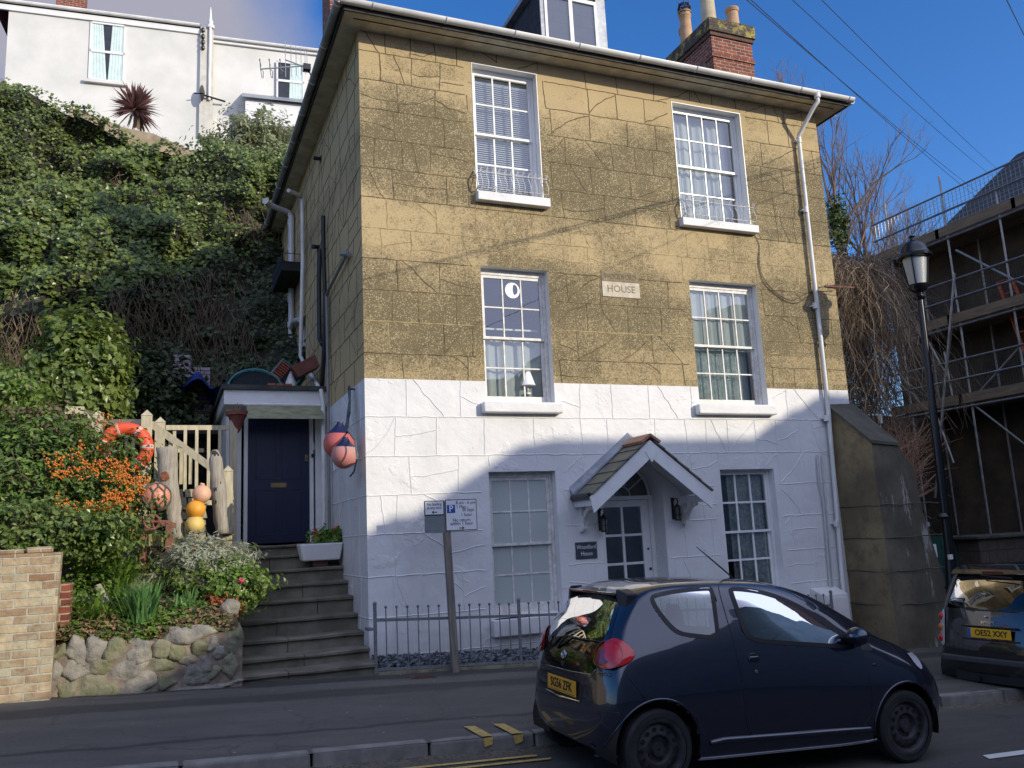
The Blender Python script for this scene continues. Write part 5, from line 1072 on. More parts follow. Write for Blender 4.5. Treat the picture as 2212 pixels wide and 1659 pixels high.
# badge and model letters
h, nn = Proj(hc, 'px')(Q4(381, 897)); m = MB(); n_ = (-nn if nn.x > 0 else nn)
m.torus(h + n_ * .010, .034, .0035, n_, 24, 6); 
for i in range(len(m.v)): v = Vector(m.v[i]) - h; m.v[i] = tuple(h + Vector((v.x, v.y * 1.28, v.z * .92)))
k0 = len(m.v); m.torus(h + n_ * .011, .022, .003, n_, 20, 6)
for i in range(k0, len(m.v)): v = Vector(m.v[i]) - h; m.v[i] = tuple(h + Vector((v.x, v.y * .55, v.z * 1.25)))
k0 = len(m.v); m.torus(h + n_ * .011 + Vector((0, 0, .010)), .022, .003, n_, 20, 6)
for i in range(k0, len(m.v)): v = Vector(m.v[i]) - h; m.v[i] = tuple(h + Vector((v.x, v.y * 1.35, v.z * .62)))
hc.put(m, 'badge', M_CHR, smooth='all')
h, nn = Proj(hc, 'px')(Q4(372, 960)); m = MB(); m.box(h.x - .012, h.y - .03, h.z - .018, h.x + .01, h.y + .03, h.z + .018); hc.put(m, 'tailgate_button', M_PLAS, bevel=.006)
h, nn = Proj(hc, 'px')(Q4(642, 1031)); n_ = -nn if nn.x > 0 else nn; xd = Vector((0, 0, 1)).cross(n_) * 1; xd = Vector((-n_.y, n_.x, 0)).normalized()
if xd.y > 0: xd = -xd
ctext(hc, 'AYGO', .040, M_CHR, hc.root, tuple(h + n_ * .006), tuple(xd), (0, 0, 1), 1.25)
# wiper
A_, B_ = Proj(hc, 'px')(Q4(340, 850))[0], Proj(hc, 'px')(Q4(530, 800))[0]; Cc = Proj(hc, 'px')(Q4(420, 775))[0]
m = MB(); o3 = Vector((-.03, 0, .005)); m.tube([A_ + Vector((-.01, 0, 0)), A_ * .5 + Cc * .5 + o3, Cc + o3, B_ + o3], [.012, .01, .008, .006], 6); m.tube([Cc + o3 * .6 + Vector((0, .05, 0)), B_ + o3 * .6, Proj(hc, 'px')(Q4(640, 815))[0] + o3 * .5], .005, 5); hc.put(m, 'rear_wiper', M_PLAS, smooth=True)
# roof spoiler ends and high brake light
for sg in (1, -1):
    m = MB(); m.hexa([(-.135, sg * .44, 1.235), (-.075, sg * .44, 1.235), (-.06, sg * .52, 1.235), (-.11, sg * .53, 1.235), (-.14, sg * .41, 1.395), (-.02, sg * .41, 1.40), (.0, sg * .53, 1.365), (-.10, sg * .53, 1.365)][:8]); hc.put(m, 'spoiler_end', M_PLAS, bevel=.012)
m = MB(); m.hexa([(-.155, -.42, 1.345), (-.06, -.42, 1.36), (-.06, .42, 1.36), (-.155, .42, 1.345), (-.15, -.42, 1.368), (-.03, -.42, 1.388), (-.03, .42, 1.388), (-.15, .42, 1.368)]); hc.put(m, 'roof_spoiler', M_NAVY, bevel=.012)
m = MB(); m.box(-.162, -.12, 1.352, -.15, .12, 1.37); hc.put(m, 'high_brake_light', M_REDD)
# aerial
m = MB(); m.tube([(1.22, -.05, 1.445), (1.20, -.05, 1.475), (.99, -.05, 1.63), (.86, -.05, 1.725)], [.014, .008, .0065, .0035], 8); hc.put(m, 'aerial', M_PLAS, smooth=True)
# handle, lock, side repeater
h, nn = Proj(hc, 'px')(Q5(400, 935)); m = MB(); m.lathe((h.x, h.y + .004, h.z), [(.052, -.0), (.05, -.006), (.046, -.002), (.03, .002), (.01, .003)], 28, (0, 1, 0)); hc.put(m, 'door_handle', M_NAVY, smooth=True)
m = MB(); m.hexa([(h.x - .05, h.y - .012, h.z - .012), (h.x + .05, h.y - .012, h.z - .012), (h.x + .05, h.y + .01, h.z - .012), (h.x - .05, h.y + .01, h.z - .012), (h.x - .04, h.y - .022, h.z + .028), (h.x + .04, h.y - .022, h.z + .028), (h.x + .045, h.y + .01, h.z + .034), (h.x - .045, h.y + .01, h.z + .034)]); hc.put(m, 'handle_grip', M_NAVY, bevel=.009, smooth=True)
h, nn = Proj(hc, 'px')(Q5(418, 1012)); m = MB(); m.lathe((h.x, h.y, h.z), [(.013, .0), (.012, -.006), (.004, -.007)], 16, (0, 1, 0)); hc.put(m, 'door_lock', M_CHR, smooth=True)
h, nn = Proj(hc, 'px')(Q5(1210, 968)); m = MB(); m.ball((h.x, h.y, h.z), .02, 14, 8, (1.2, .5, .7)); hc.put(m, 'side_repeater', M_PLAS, smooth=True)
# door mirrors
for sg in (-1, 1):
    h, nn = Proj(hc, 'px')(Q5(1075, 830)); m = MB(); c = Vector((h.x - .05, sg * (abs(h.y) + .10), h.z + .075)); m.ball(c, .1, 22, 14, (.78, 1.05, .72)); m.tube([c + Vector((0, 0, -.04)), Vector((h.x, sg * abs(h.y), h.z - .0))], [.04, .03], 8); mo = hc.put(m, 'door_mirror', M_NAVY, smooth=True)
# front lamps
hl = rounded([Q5(*p) for p in ((1395, 845), (1440, 870), (1500, 925), (1530, 985), (1520, 1000), (1480, 965), (1440, 905), (1385, 850))], 1); patch(hc, hl, 'px', .006, 'headlight', M_CLR, 6)
# bonnet shut line
seam(hc, [Q5(*p) for p in ((1160, 760), (1300, 830), (1400, 920), (1470, 975))], 'px', 'bonnet_seam', M_RUB, .003)
# wheels, arches
for wx in (0, 2.34):
    for sg in (-1, 1):
        wheel(hc, wx, sg * .79, .279, sg)
        m = MB(); n_a = 26; rr = RW + .004; yi, yo = sg * .42, sg * .772
        vs = [];
        for i in range(n_a + 1):
            a = -.25 + (math.pi + .5) * i / n_a
            for yy in (yi, yo): vs.append((wx + rr * math.cos(a), yy, .285 + rr * math.sin(a)))
        m.add(vs, [(2 * i, 2 * i + 1, 2 * i + 3, 2 * i + 2) for i in range(n_a)]); m.poly([vs[2 * i] for i in range(n_a + 1)]); hc.put(m, 'wheel_arch', M_RUB, smooth='all', fix=False)
        pts = []
        for i in range(n_a + 1):
            a = -.18 + (math.pi + .36) * i / n_a; X_, Z_ = wx + (RW + .003) * math.cos(a), .285 + (RW + .003) * math.sin(a); h = hc.bvh.ray_cast(Vector((X_, -3, Z_)), Vector((0, 1, 0)))[0]
            if h is not None and h.y < -.5: pts.append(Vector((X_, sg * abs(h.y), Z_)))
        if len(pts) > 4: m = MB(); m.tube(pts, .009, 6); hc.put(m, 'arch_lip', M_NAVY, smooth='all')
# cabin: floor, dashboard, wheel, seats
m = MB(); m.box(-.2, -.66, .34, 2.1, .66, .40); m.box(-.2, -.62, .40, -.12, .62, .80); hc.put(m, 'cabin_floor', M_SEAT)
for x, y in ((1.0, -.34), (1.0, .34)): seat(hc, x, y)
m = MB(); m.hexa([(-.05, -.6, .42), (.35, -.6, .42), (.35, .6, .42), (-.05, .6, .42), (-.08, -.6, .93), (.05, -.6, .93), (.05, .6, .93), (-.08, .6, .93)]); hc.put(m, 'rear_seat', M_SEAT, bevel=.05)
m = MB(); m.hexa([(1.62, -.66, .5), (2.1, -.66, .5), (2.1, .66, .5), (1.62, .66, .5), (1.70, -.66, .90), (2.22, -.62, .97), (2.22, .62, .97), (1.70, .66, .90)]); hc.put(m, 'dashboard', mat('dashboard_grey', (.10, .10, .10), .6), bevel=.03)
m = MB(); ax = Vector((-.88, 0, .48)); m.torus((1.48, -.34, .87), .175, .015, ax, 32, 8); m.tube([(1.48, -.34, .87), (1.75, -.34, .74)], .05, 10); m.tube([(1.48, -.50, .87), (1.48, -.18, .87)], .016, 6); hc.put(m, 'steering_wheel', M_PLAS, smooth=True)
m = MB(); m.tube([(1.62, -.34, .97), (1.74, -.34, .97)], [.075, .08], 16); m.tube([(1.80, -.02, .97), (1.85, -.02, 1.0)], [.05, .05], 14); hc.put(m, 'instrument_pod', M_PLAS, smooth=True)
m = MB(); m.box(1.4, -.11, 1.27, 1.43, .11, 1.32); hc.put(m, 'rear_view_mirror', M_PLAS, bevel=.01)
# ---------------------------------------------------------------- the small black two-seater
SM = frame(9.36, 7.39, -2.19, rad(7), -.042)
sc_ = Car('parked_car', SM, 'small black car cut off by the right edge, with white edged round rear lights', 'cars parked along the street')
zr = [.22, .24, .30, .50, .74, .98, 1.22, 1.42, 1.47, 1.485]
net = [ring([-.26, -.32, -.40, -.43, -.40, -.345, -.255, -.135, -.11, -.09], [0] * 10, zr),
       ring([-.26, -.315, -.395, -.425, -.395, -.34, -.25, -.13, -.10, -.07], [0, .3, .32, .34, .34, .33, .31, .28, .17, 0], zr),
       ring([-.26, -.29, -.36, -.395, -.37, -.315, -.225, -.11, -.08, -.05], [0, .52, .56, .59, .59, .58, .54, .50, .3, 0], zr),
       ring([-.24, -.22, -.27, -.31, -.29, -.24, -.16, -.06, -.04, -.01], [0, .62, .66, .69, .695, .68, .63, .57, .36, 0], zr),
       ring([-.16, -.14, -.16, -.18, -.17, -.14, -.07, .02, .04, .06], [0, .66, .70, .735, .74, .72, .665, .60, .38, 0], [.2, .22, .26, .5, .75, 1.0, 1.25, 1.46, 1.505, 1.515])]
for X, z9 in ((.15, 1.545), (.6, 1.55), (1.0, 1.50), (1.3, 1.30), (1.55, 1.05), (1.85, .90)):
    zz = [.2, .2, .24, .5, .74, min(.98, z9 - .08), min(1.25, z9 - .05), z9 - .05, z9 - .012, z9]; net.append(ring([X] * 10, [0, .68, .72, .755, .755, .74, .68, .60, .4, 0], zz))
net += [ring([1.98, 2.0, 2.0, 2.0, 2.0, 1.99, 1.98, 1.97, 1.97, 1.97], [0, .5, .55, .6, .6, .55, .5, .45, .3, 0], [.2, .22, .28, .5, .66, .75, .79, .81, .82, .82]), ring([2.0, 2.03, 2.06, 2.08, 2.06, 2.03, 2.02, 2.01, 2.0, 2.0], [0] * 10, [.2, .22, .28, .48, .62, .7, .74, .76, .77, .77])]
sc_.setbody(loft(net, 8, 8))
ff = []; fm = []
def srear(c): return c.x < .02 and 1.0 < c.z < 1.41 and abs(c.y) < .60 - (c.z - 1.0) * .16
for f in sc_.bf:
    c = sum((sc_.bv[i] for i in f), Vector()) / 4
    if srear(c) and abs(c.y) < .58 - (c.z - 1.0) * .16 and c.x < -.02: continue
    if any(abs(c.y) > .45 and math.hypot(c.x - wx, c.z - .285) < .34 for wx in (0, 1.81)): continue
    ff.append(f); fm.append(1 if (abs(c.y) > .5 and 1.0 < c.z < 1.42 and .1 < c.x < 1.25) or (.95 < c.x < 1.55 and c.z > 1.05 and abs(c.y) < .6) else (2 if abs(c.y) > .60 and c.x < .12 and .55 < c.z < 1.0 and False else 0))
body = MB(); body.v = [tuple(v) for v in sc_.bv]; body.f = ff; body.m = fm; sc_.put(body, 'body', [M_BLKP, M_RGL], smooth='all', fix=False)
rp = rounded([(-.585, .99), (.585, .99), (.54, 1.27), (.50, 1.41), (-.50, 1.41), (-.54, 1.27)], 1)
patch(sc_, rp, 'rear', .004, 'window_seal', M_RUB, .03, mirror=False, ring=.035); patch(sc_, rp, 'rear', .003, 'rear_window', M_RGL, .05, mirror=False)
m = MB(); m.hexa([(-.23, -.55, 1.415), (-.0, -.55, 1.42), (-.0, .55, 1.42), (-.23, .55, 1.415), (-.17, -.54, 1.47), (.05, -.54, 1.53), (.05, .54, 1.53), (-.17, .54, 1.47)]); so_ = sc_.put(m, 'roof_spoiler', M_BLKP, bevel=.02)
m = MB(); m.box(-.222, -.13, 1.432, -.205, .13, 1.452); sc_.put(m, 'high_brake_light', M_REDD)
m = MB(); m.tube([(-.22, .15, 1.405), (-.245, -.25, 1.375)], .008, 6); sc_.put(m, 'rear_wiper', M_PLAS)
for sg in (1, -1):
    lp = rounded([(sg * .60, .99), (sg * .655, .97), (sg * .695, .88), (sg * .705, .72), (sg * .69, .58), (sg * .60, .555), (sg * .585, .62), (sg * .59, .85)], 1)
    if sg < 0: lp = lp[::-1]
    o_ = patch(sc_, lp, 'rear', .012, 'light_panel', mat('silver_panel', (.50, .50, .50), .3, metal=.2, bump=0), .03, mirror=False)
    for zz, mt in ((.90, M_REDL), (.775, M_AMB), (.65, M_REDL)):
        yy = .655 if zz > .85 else .65
        h = Proj(sc_, 'rear')((sg * yy, zz))[0]; m = MB(); m.ball((h.x - .018, h.y, h.z), .047, 18, 10, (.4, .9, 1)); sc_.put(m, 'tail_light', mt, o_[0], smooth='all')
m = MB(); xp = -.425; m.box(xp - .018, -.235 - .03, .69, xp - .008, .255 - .0, .80); pl = sc_.put(m, 'number_plate', mat('yellow_plate_bright', (.85, .46, .015), .35, bump=0, var=.05), bevel=.002)
m = MB(); m.box(xp - .0188, .215, .692, xp - .0181, .253, .798); sc_.put(m, 'blue_band', M_SBLU, pl); ctext(sc_, 'OE52 XXY', .092, M_RUB, pl, (xp - .0195, -.03, .746), (0, -1, 0), (0, 0, 1), .92)
m = MB(); m.box(xp - .02, -.33, .665, xp + .06, .33, .676); m.box(xp - .015, -.33, .81, xp + .06, .33, .826); sc_.put(m, 'plate_surround', M_BLKP)
h = Proj(sc_, 'rear')((.03, .87))[0]; ctext(sc_, 'smart', .062, M_CHR, sc_.root, (h.x - .012, .03, .872), (0, -1, 0), (.15, 0, 1), 1.15, False)
m = MB(); m.ball((h.x - .01, .055, .93), .012, 10, 6); sc_.put(m, 'tailgate_lock', M_CHR, smooth='all')
seam(sc_, [(-.6, .965), (0, .972), (.6, .965)], 'rear', 'tailgate_seam', M_PLAS, .004, .002, mirror=False) if False else None
m = MB(); m.hexa([(-.455, -.6, .40), (-.40, -.66, .40), (-.40, .66, .40), (-.455, .6, .40), (-.46, -.6, .46), (-.40, -.66, .47), (-.40, .66, .47), (-.46, .6, .46)]); sc_.put(m, 'bumper_strip', mat('faded_grey_plastic', (.06, .062, .06), .6), bevel=.01)
m = MB(); m.box(-.38, -.5, .18, -.2, .5, .3); m.tube([(-.42, .2, .22), (-.3, .2, .22)], .025, 10); sc_.put(m, 'exhaust', M_PLAS)
for wx in (0, 1.81):
    for sg in (-1, 1):
        wheel(sc_, wx, sg * .735, .285, sg)
        m = MB(); vs = []
        for i in range(21):
            a = -.25 + (math.pi + .5) * i / 20
            for yy in (sg * .4, sg * .72): vs.append((wx + .345 * math.cos(a), yy, .285 + .345 * math.sin(a)))
        m.add(vs, [(2 * i, 2 * i + 1, 2 * i + 3, 2 * i + 2) for i in range(20)]); m.poly([vs[2 * i] for i in range(21)]); sc_.put(m, 'wheel_arch', M_RUB, smooth='all', fix=False)
m = MB(); m.box(-.2, -.6, .35, 1.5, .6, .42); m.box(-.2, -.6, .42, .1, .6, .9); sc_.put(m, 'cabin_floor', M_SEAT)
seat(sc_, .45, -.34); seat(sc_, .45, .34)
# ================================================================ ENTRANCE PORCH (side door)
DY = 13.75; FY = 13.4
Z1 = lambda x, y: (.24803 * x, 822.9 + .24803 * y)
pl = PY(490, 1000, 13.5).x; prt = HX0 - .002
zr_ = PY(480, 838, FY).z; zr2 = PY(590, 872, FY).z
porch = thing('side_porch', (1.6, FY, 0), 'flat roofed white porch with a blue door at the top of the stone steps', 'porch')
m = MB(); m.box(PY(478, 850, FY).x, FY - .06, zr_ - .02, prt, 16.4, zr_ + .05); m.build('roof', mat('roofing_felt', (.06, .065, .06), .9, var=.4, scale=5), porch)
m = MB(); m.box(PY(484, 850, FY).x, FY, zr2 - .02, prt, 16.3, zr_ - .021); m.build('fascia', M_WPAINT, porch, bevel=.006)
dx0, dx1 = PY(535, 1000, DY).x, PY(668, 1000, DY).x; dz0 = .02; dz1 = PY(600, 901, DY).z
m = MB(); m.box(pl, DY - .05, -.1, dx0 - .10, DY + .15, zr2 - .02); m.build('front_panel', M_WPAINT, porch)
m = MB(); m.box(dx1 + .09, DY - .05, -.1, prt, DY + .15, zr2 - .02); m.build('front_panel', M_WPAINT, porch)
m = MB(); m.box(pl, DY + .15, -.1, pl + .06, 16.2, zr2 - .02); m.build('side_panel', M_WPAINT, porch)
m = MB(); m.box(dx0 - .10, DY - .03, dz1 + .05, dx1 + .09, DY + .15, zr2 - .02); m.build('front_panel', M_WPAINT, porch)
m = MB(); m.box(dx0 - .06, DY - .045, -.05, dx0 - .002, DY + .1, dz1 + .049); m.box(dx1 + .002, DY - .045, -.05, dx1 + .06, DY + .1, dz1 + .049); m.box(dx0 - .002, DY - .045, dz1 + .002, dx1 + .002, DY + .1, dz1 + .049); m.build('door_frame', M_WPAINT, porch, bevel=.004)
M_BLUE = mat('dark_blue_door_paint', (.005, .012, .045), .4, var=.15, scale=3, bump=.08)
m = MB(); m.box(dx0, DY + .02, dz0, dx1, DY + .06, dz1); dw = dx1 - dx0
for a, b in ((.13, .46), (.54, .87)):
    for c_, d_ in ((.06, .42), (.50, .94)):
        x0_, x1_, z0_, z1_ = dx0 + dw * a, dx0 + dw * b, dz0 + (dz1 - dz0) * c_, dz0 + (dz1 - dz0) * d_
        m.box(x0_, DY + .012, z0_, x0_ + .015, DY + .02, z1_); m.box(x1_ - .015, DY + .012, z0_, x1_, DY + .02, z1_); m.box(x0_ + .015, DY + .012, z1_ - .015, x1_ - .015, DY + .02, z1_); m.box(x0_ + .015, DY + .012, z0_, x1_ - .015, DY + .02, z0_ + .015)
dr = m.build('door', M_BLUE, porch, bevel=.003)
M_BRASS = mat('dull_brass', (.30, .22, .09), .35, metal=.8, bump=0)
c = PY(602, 1048, DY); m = MB(); m.box(c.x - .12, DY + .006, c.z - .035, c.x + .12, DY + .018, c.z + .035); m.box(c.x - .09, DY + .002, c.z - .012, c.x + .09, DY + .0055, c.z + .012); m.build('letter_plate', M_BRASS, dr, bevel=.004)
c = PY(663, 989, DY); m = MB(); m.box(c.x - .03, DY + .008, c.z - .05, c.x + .02, DY + .018, c.z + .05); m.lathe((c.x, DY + .008, c.z), [(.012, 0), (.02, -.02), (.012, -.035)], 12, (0, 1, 0)); m.build('door_latch', M_BRASS, dr)
c = PY(674, 965, DY); m = MB(); m.box(c.x - .02, DY - .065, c.z - .06, c.x + .03, DY - .046, c.z + .06); m.build('door_bell', M_PVC, porch, bevel=.004)
c = PY(674, 985, DY); m = MB(); m.box(c.x - .022, DY - .075, c.z - .03, c.x + .028, DY - .046, c.z + .03); m.build('key_safe', M_PLAS, porch, bevel=.004)
a, b = PY(533, 878, FY), PY(697, 876, FY); m = MB(); z1_ = zr2 + .0; z0_ = PY(600, 901, FY - .3).z - .02
m.hexa([(a.x - .02, FY - .28, z0_), (b.x, FY - .28, z0_), (b.x, FY - .27, z0_), (a.x - .02, FY - .27, z0_), (a.x, FY - .03, z1_ - .03), (b.x - .03, FY - .03, z1_ - .03), (b.x - .03, FY - .02, z1_ - .03), (a.x, FY - .02, z1_ - .03)])
m.build('door_canopy', mat('mossy_canopy', (.35, .35, .22), .8, var=0, col2=(.20, .20, .11), scale=6, stretch=(1, 1, 3)), porch)
m = MB(); m.tube([(a.x - .05, FY - .03, z1_ - .02), (b.x - .02, FY - .03, z1_ - .02)], .025, 8); m.build('canopy_rail', M_WPAINT, porch)
# terracotta corner pot on the porch post
M_TC = mat('dark_terracotta', (.20, .06, .04), .75, var=.3, scale=9)
def At(x, y, d): return PY(*Z1(x, y), d)
c = At(2065, 290, 13.3); wp = thing('wall_pot', (c.x, 13.3, c.z), 'small dark terracotta wall pot on the white post left of the blue door', 'pot')
m = MB(); m.lathe((c.x, 13.3, c.z - .30), [(.01, 0), (.05, .05), (.09, .17), (.14, .27), (.17, .28), (.17, .34), (.14, .34), (.13, .28)], 18); m.build('pot', M_TC, wp, smooth=True)
m = MB()
for i in range(9): t = i * .7; m.tube([(c.x, 13.3, c.z + .03), (c.x + .05 * math.cos(t), 13.3 + .05 * math.sin(t), c.z + .2 * random.random() + .05)], .005, 4)
m.build('dry_stem', mat('dry_stalk', (.25, .2, .12), .9), wp)
# ---- pipes down the side wall
def sidep(x, y, o=.08): r = ray(x, y); return r * ((HX0 - o) / r.x)
Z6 = lambda x, y: ((1000 + x * .452) / 1.8228, (750 + y * .452) / 1.8228)
m = MB(); y_ = sidep(*Z6(420, 700)).y; zt = sidep(*Z6(420, 70)).z
m.tube([sidep(*Z6(300, 0), .42), sidep(*Z6(405, 45), .10), sidep(*Z6(420, 90)), sidep(*Z6(424, 600)), sidep(*Z6(405, 1440)), sidep(*Z6(440, 1520)), PY(694, 845, 13.33), PY(698, 870, 13.3), PY(700, 1200, 13.3)], .036, 10); m.build('downpipe', M_PVC, house, smooth=True)
m = MB(); m.tube([sidep(*Z6(100, 90), .62), sidep(*Z6(145, 130), .50), sidep(*Z6(300, 190), .12), sidep(*Z6(325, 230)), sidep(*Z6(325, 1150)), sidep(*Z6(318, 1420))], [.07, .06, .06, .06, .06, .06], 12)
for y in (280, 500, 950, 1170, 1330): p = sidep(*Z6(323, y)); m.tube([p - Vector((0, 0, .06)), p + Vector((0, 0, .06))], .072, 12)
m.build('soil_pipe', M_PVCG, house, smooth=True)
m = MB(); m.tube([sidep(*Z6(400, 1125)), sidep(*Z6(345, 1140)), sidep(*Z6(325, 1200))], .055, 10); m.build('branch_pipe', M_PVCG, house, smooth=True)
M_BPI = mat('black_pipe_paint', (.012, .012, .014), .5, bump=.2)
m = MB(); m.tube([sidep(*Z6(604, 222)), sidep(*Z6(604, 480)), sidep(*Z6(618, 900)), sidep(*Z6(612, 1400)), sidep(*Z6(596, 1659)), sidep(*Z6(590, 1720))], .035, 10); m.build('black_pipe', M_BPI, house, smooth=True)
m = MB(); m.tube([sidep(*Z6(512, 490), .2), sidep(*Z6(560, 492), .1), sidep(*Z6(572, 540)), sidep(*Z6(566, 800)), sidep(*Z6(572, 1290)), sidep(*Z6(600, 1345))], .04, 10); m.build('black_pipe', M_BPI, house, smooth=True)
m = MB(); m.tube([sidep(*Z6(765, 553), .06), sidep(*Z6(825, 556), .06)], .035, 8); m.tube([sidep(*Z6(800, 570), .06), sidep(*Z6(645, 880), .06), sidep(*Z6(632, 920), .06), sidep(*Z6(645, 1660), .06), PX(712, 1180, HX0 - .06)], .025, 8); m.build('grey_pipe', mat('grey_pipe', (.23, .23, .23), .5), house, smooth=True)
m = MB(); p = PX(*((900 + 620 * .5877) / 1.8228, (0 + 1065 * .5877) / 1.8228), HX0); m.tube([p + Vector((-.13, 0, 0)), p], .035, 8); m.lathe(p + Vector((-.01, 0, 0)), [(.07, 0), (.07, .01)], 12, (1, 0, 0)); m.build('pipe_stub', M_BPI, house, smooth=True)
# hanging wire planter on the wall
a = sidep(*Z6(395, 700), .05); bk = thing('wire_basket', a, 'dark wire window basket fixed high on the shaded side wall', 'basket'); m = MB()
y0_, y1_, z0_, z1_ = a.y - .3, a.y + 1.2, sidep(*Z6(390, 745)).z + .05, sidep(*Z6(390, 600)).z + .05
for z in (z0_, (z0_ + z1_) / 2, z1_):
    m.tube([(HX0, y0_, z), (HX0 - .42, y0_, z), (HX0 - .42, y1_, z), (HX0, y1_, z)], .008, 4)
for i in range(18): y = y0_ + (y1_ - y0_) * i / 17; m.tube([(HX0 - .42, y, z0_), (HX0 - .42, y, z1_)], .005, 4)
m.tube([(HX0 - .38, y1_, z0_), (HX0, y1_, z0_ - .35)], .01, 4); m.build('wire', M_BPI, bk)
m = MB(); m.box(HX0 - .41, y0_ + .01, z0_ + .0, HX0 - .02, y1_ - .01, z0_ + .18); m.build('liner', mat('dark_liner', (.02, .02, .018), .9), bk)
# ---- clutter on the porch roof: creel, crates, board
def rope_net(m, pts, r, n=5): m.tube(pts, r, n)
M_NETB = mat('dark_netting', (.012, .022, .028), .8, var=.4, scale=30); M_TEAL = mat('teal_rope', (.06, .24, .25), .7, var=.3, scale=20); M_ORR = mat('orange_wicker', (.30, .07, .03), .7, var=.4, scale=20)
c = PY(548, 818, 14.0); cr = thing('lobster_pot', (c.x, 14.0, zr_ + .05), 'domed dark lobster pot netted with teal rope on the porch roof', 'lobster pot')
m = MB(); R_ = .42
for k in range(7):
    y = 13.75 + k * .11; pts = [(c.x + R_ * math.cos(math.pi * i / 14), y, zr_ + .05 + .33 * math.sin(math.pi * i / 14)) for i in range(15)]; m.tube(pts, .018, 5)
for i in range(15): a = math.pi * i / 14; m.tube([(c.x + R_ * math.cos(a), 13.75, zr_ + .05 + .33 * math.sin(a)), (c.x + R_ * math.cos(a), 14.41, zr_ + .05 + .33 * math.sin(a))], .006, 4)
m.build('net', M_TEAL, cr); m = MB(); pts = [(c.x + (R_ - .03) * math.cos(math.pi * i / 14), zr_ + .05 + .30 * math.sin(math.pi * i / 14)) for i in range(15)]
m.prism([(x, 13.78, z) for x, z in pts], (0, .6, 0)); m.build('net_body', M_NETB, cr)
c = PY(612, 800, 14.1); ck = thing('lobster_pot', (c.x, 14.1, zr_ + .05), 'tilted creel with teal frame and orange wicker side leaning on the porch roof', 'lobster pot'); m = MB(); f = []
ang = rad(-38); ca, sa = math.cos(ang), math.sin(ang)
def rt(u, v, y): return (c.x + u * ca - v * sa, 13.85 + y, zr_ + .30 + u * sa + v * ca)
for y in (0, .5):
    m.tube([rt(-.2, -.32, y), rt(.22, -.32, y), rt(.22, .20, y), rt(-.2, .20, y), rt(-.2, -.32, y)], .016, 5)
for u, v in ((-.2, -.32), (.22, -.32), (.22, .2), (-.2, .2)): m.tube([rt(u, v, 0), rt(u, v, .5)], .016, 5)
m.build('frame', M_TEAL, ck); m = MB()
for i in range(12): m.beam(rt(-.21, -.3 + i * .042, 0), rt(-.21, -.3 + i * .042, .5), .012, .02); m.beam(rt(-.2 , -.30 + i * .042, -.01), rt(-.02, -.30 + i * .042, -.01), .012, .022)
m.build('wicker', M_ORR, ck); m = MB(); m.hexa([rt(-.18, -.3, .03), rt(.2, -.3, .03), rt(.2, -.3, .48), rt(-.18, -.3, .48), rt(-.18, .18, .03), rt(.2, .18, .03), rt(.2, .18, .48), rt(-.18, .18, .48)]); m.build('net_body', M_NETB, ck)
c = PY(658, 795, 13.9); o = MB(); ang = rad(30); ca, sa = math.cos(ang), math.sin(ang)
q = [(c.x + u * ca - v * sa, c.z + u * sa + v * ca) for u, v in ((-.2, -.11), (.19, -.11), (.22, .10), (-.23, .10))]; o.prism([(x, 13.7, z) for x, z in q], (0, .3, 0)); tag(o.build('window_box', mat('brown_box', (.17, .055, .035), .7, var=.3, scale=8), None, bevel=.01), 'tipped brown terracotta trough lying beside the creels on the porch roof', 'planter')
o = MB(); c = PY(600, 828, 13.6)
for i in range(3): o.box(c.x - .16 + i * .13, 13.5, zr_ + .051, c.x - .05 + i * .13, 13.58, zr_ + .11)
tag(o.build('brick_row', mat('brick_bits', (.40, .12, .06), .8, var=.4)), 'short row of orange brick pieces on the porch roof edge', 'bricks')
o = MB(); o.lathe((PY(628, 815, 13.9).x, 13.9, zr_ + .05), [(.11, 0), (.09, .15), (.02, .34), (.01, .36)], 10); tag(o.build('shell', M_WOLD, None, smooth=True), 'pale pointed shell standing among the creels on the porch roof', 'shell')
# ---- hanging buoys on the corner
M_PINK = mat('pink_buoy', (.55, .13, .11), .4, var=.15, scale=3, bump=.05); M_PNK2 = mat('scuffed_pink_buoy', (.40, .26, .23), .7, var=0, col2=(.60, .20, .16), scale=6, bump=.2); M_NVY = mat('navy_buoy_end', (.01, .015, .06), .4, bump=0)
def buoy(c, r, name, lb, mt, up, grp):
    b = thing(name, c, lb, 'buoy', grp); up = Vector(up).normalized(); m = MB()
    prof = [(r * math.sin(t) * (1 if t < 2.2 else 1), -r * math.cos(t)) for t in [math.pi * i / 20 for i in range(1, 15)]]; m.lathe(c, prof, 28, up); m.build('body', mt, b, smooth=True)
    m = MB(); m.lathe(c, [(r * math.sin(2.2), -r * math.cos(2.2) + .001), (r * .45, r * .98), (r * .2, r * 1.3), (r * .2, r * 1.4), (r * .1, r * 1.42)], 20, up); m.build('eye_end', M_NVY, b, smooth=True); return b
R2 = lambda x, y: ((900 + x * .5877) / 1.8228, (900 + y * .5877) / 1.8228)
def wp_(x, y, o): r = ray(*R2(x, y)); return r * ((HX0 - o) / r.x)
c1 = wp_(740, 1440, .30); c2 = wp_(778, 1520, .33)
bup = Vector((.06, .02, 1)); buoy(c1, .20, 'hanging_buoy', 'larger smooth pink buoy hanging on the house corner', M_PINK, bup, 'buoys roped to the house corner'); buoy(c2, .165, 'hanging_buoy', 'smaller scuffed pale pink buoy hanging in front of the bigger one', M_PNK2, bup, 'buoys roped to the house corner')
M_ROPE = mat('old_blue_grey_rope', (.10, .13, .14), .9, var=.5, scale=60, bump=.5, bscale=90)
o = MB(); top = wp_(808, 1075, .08)
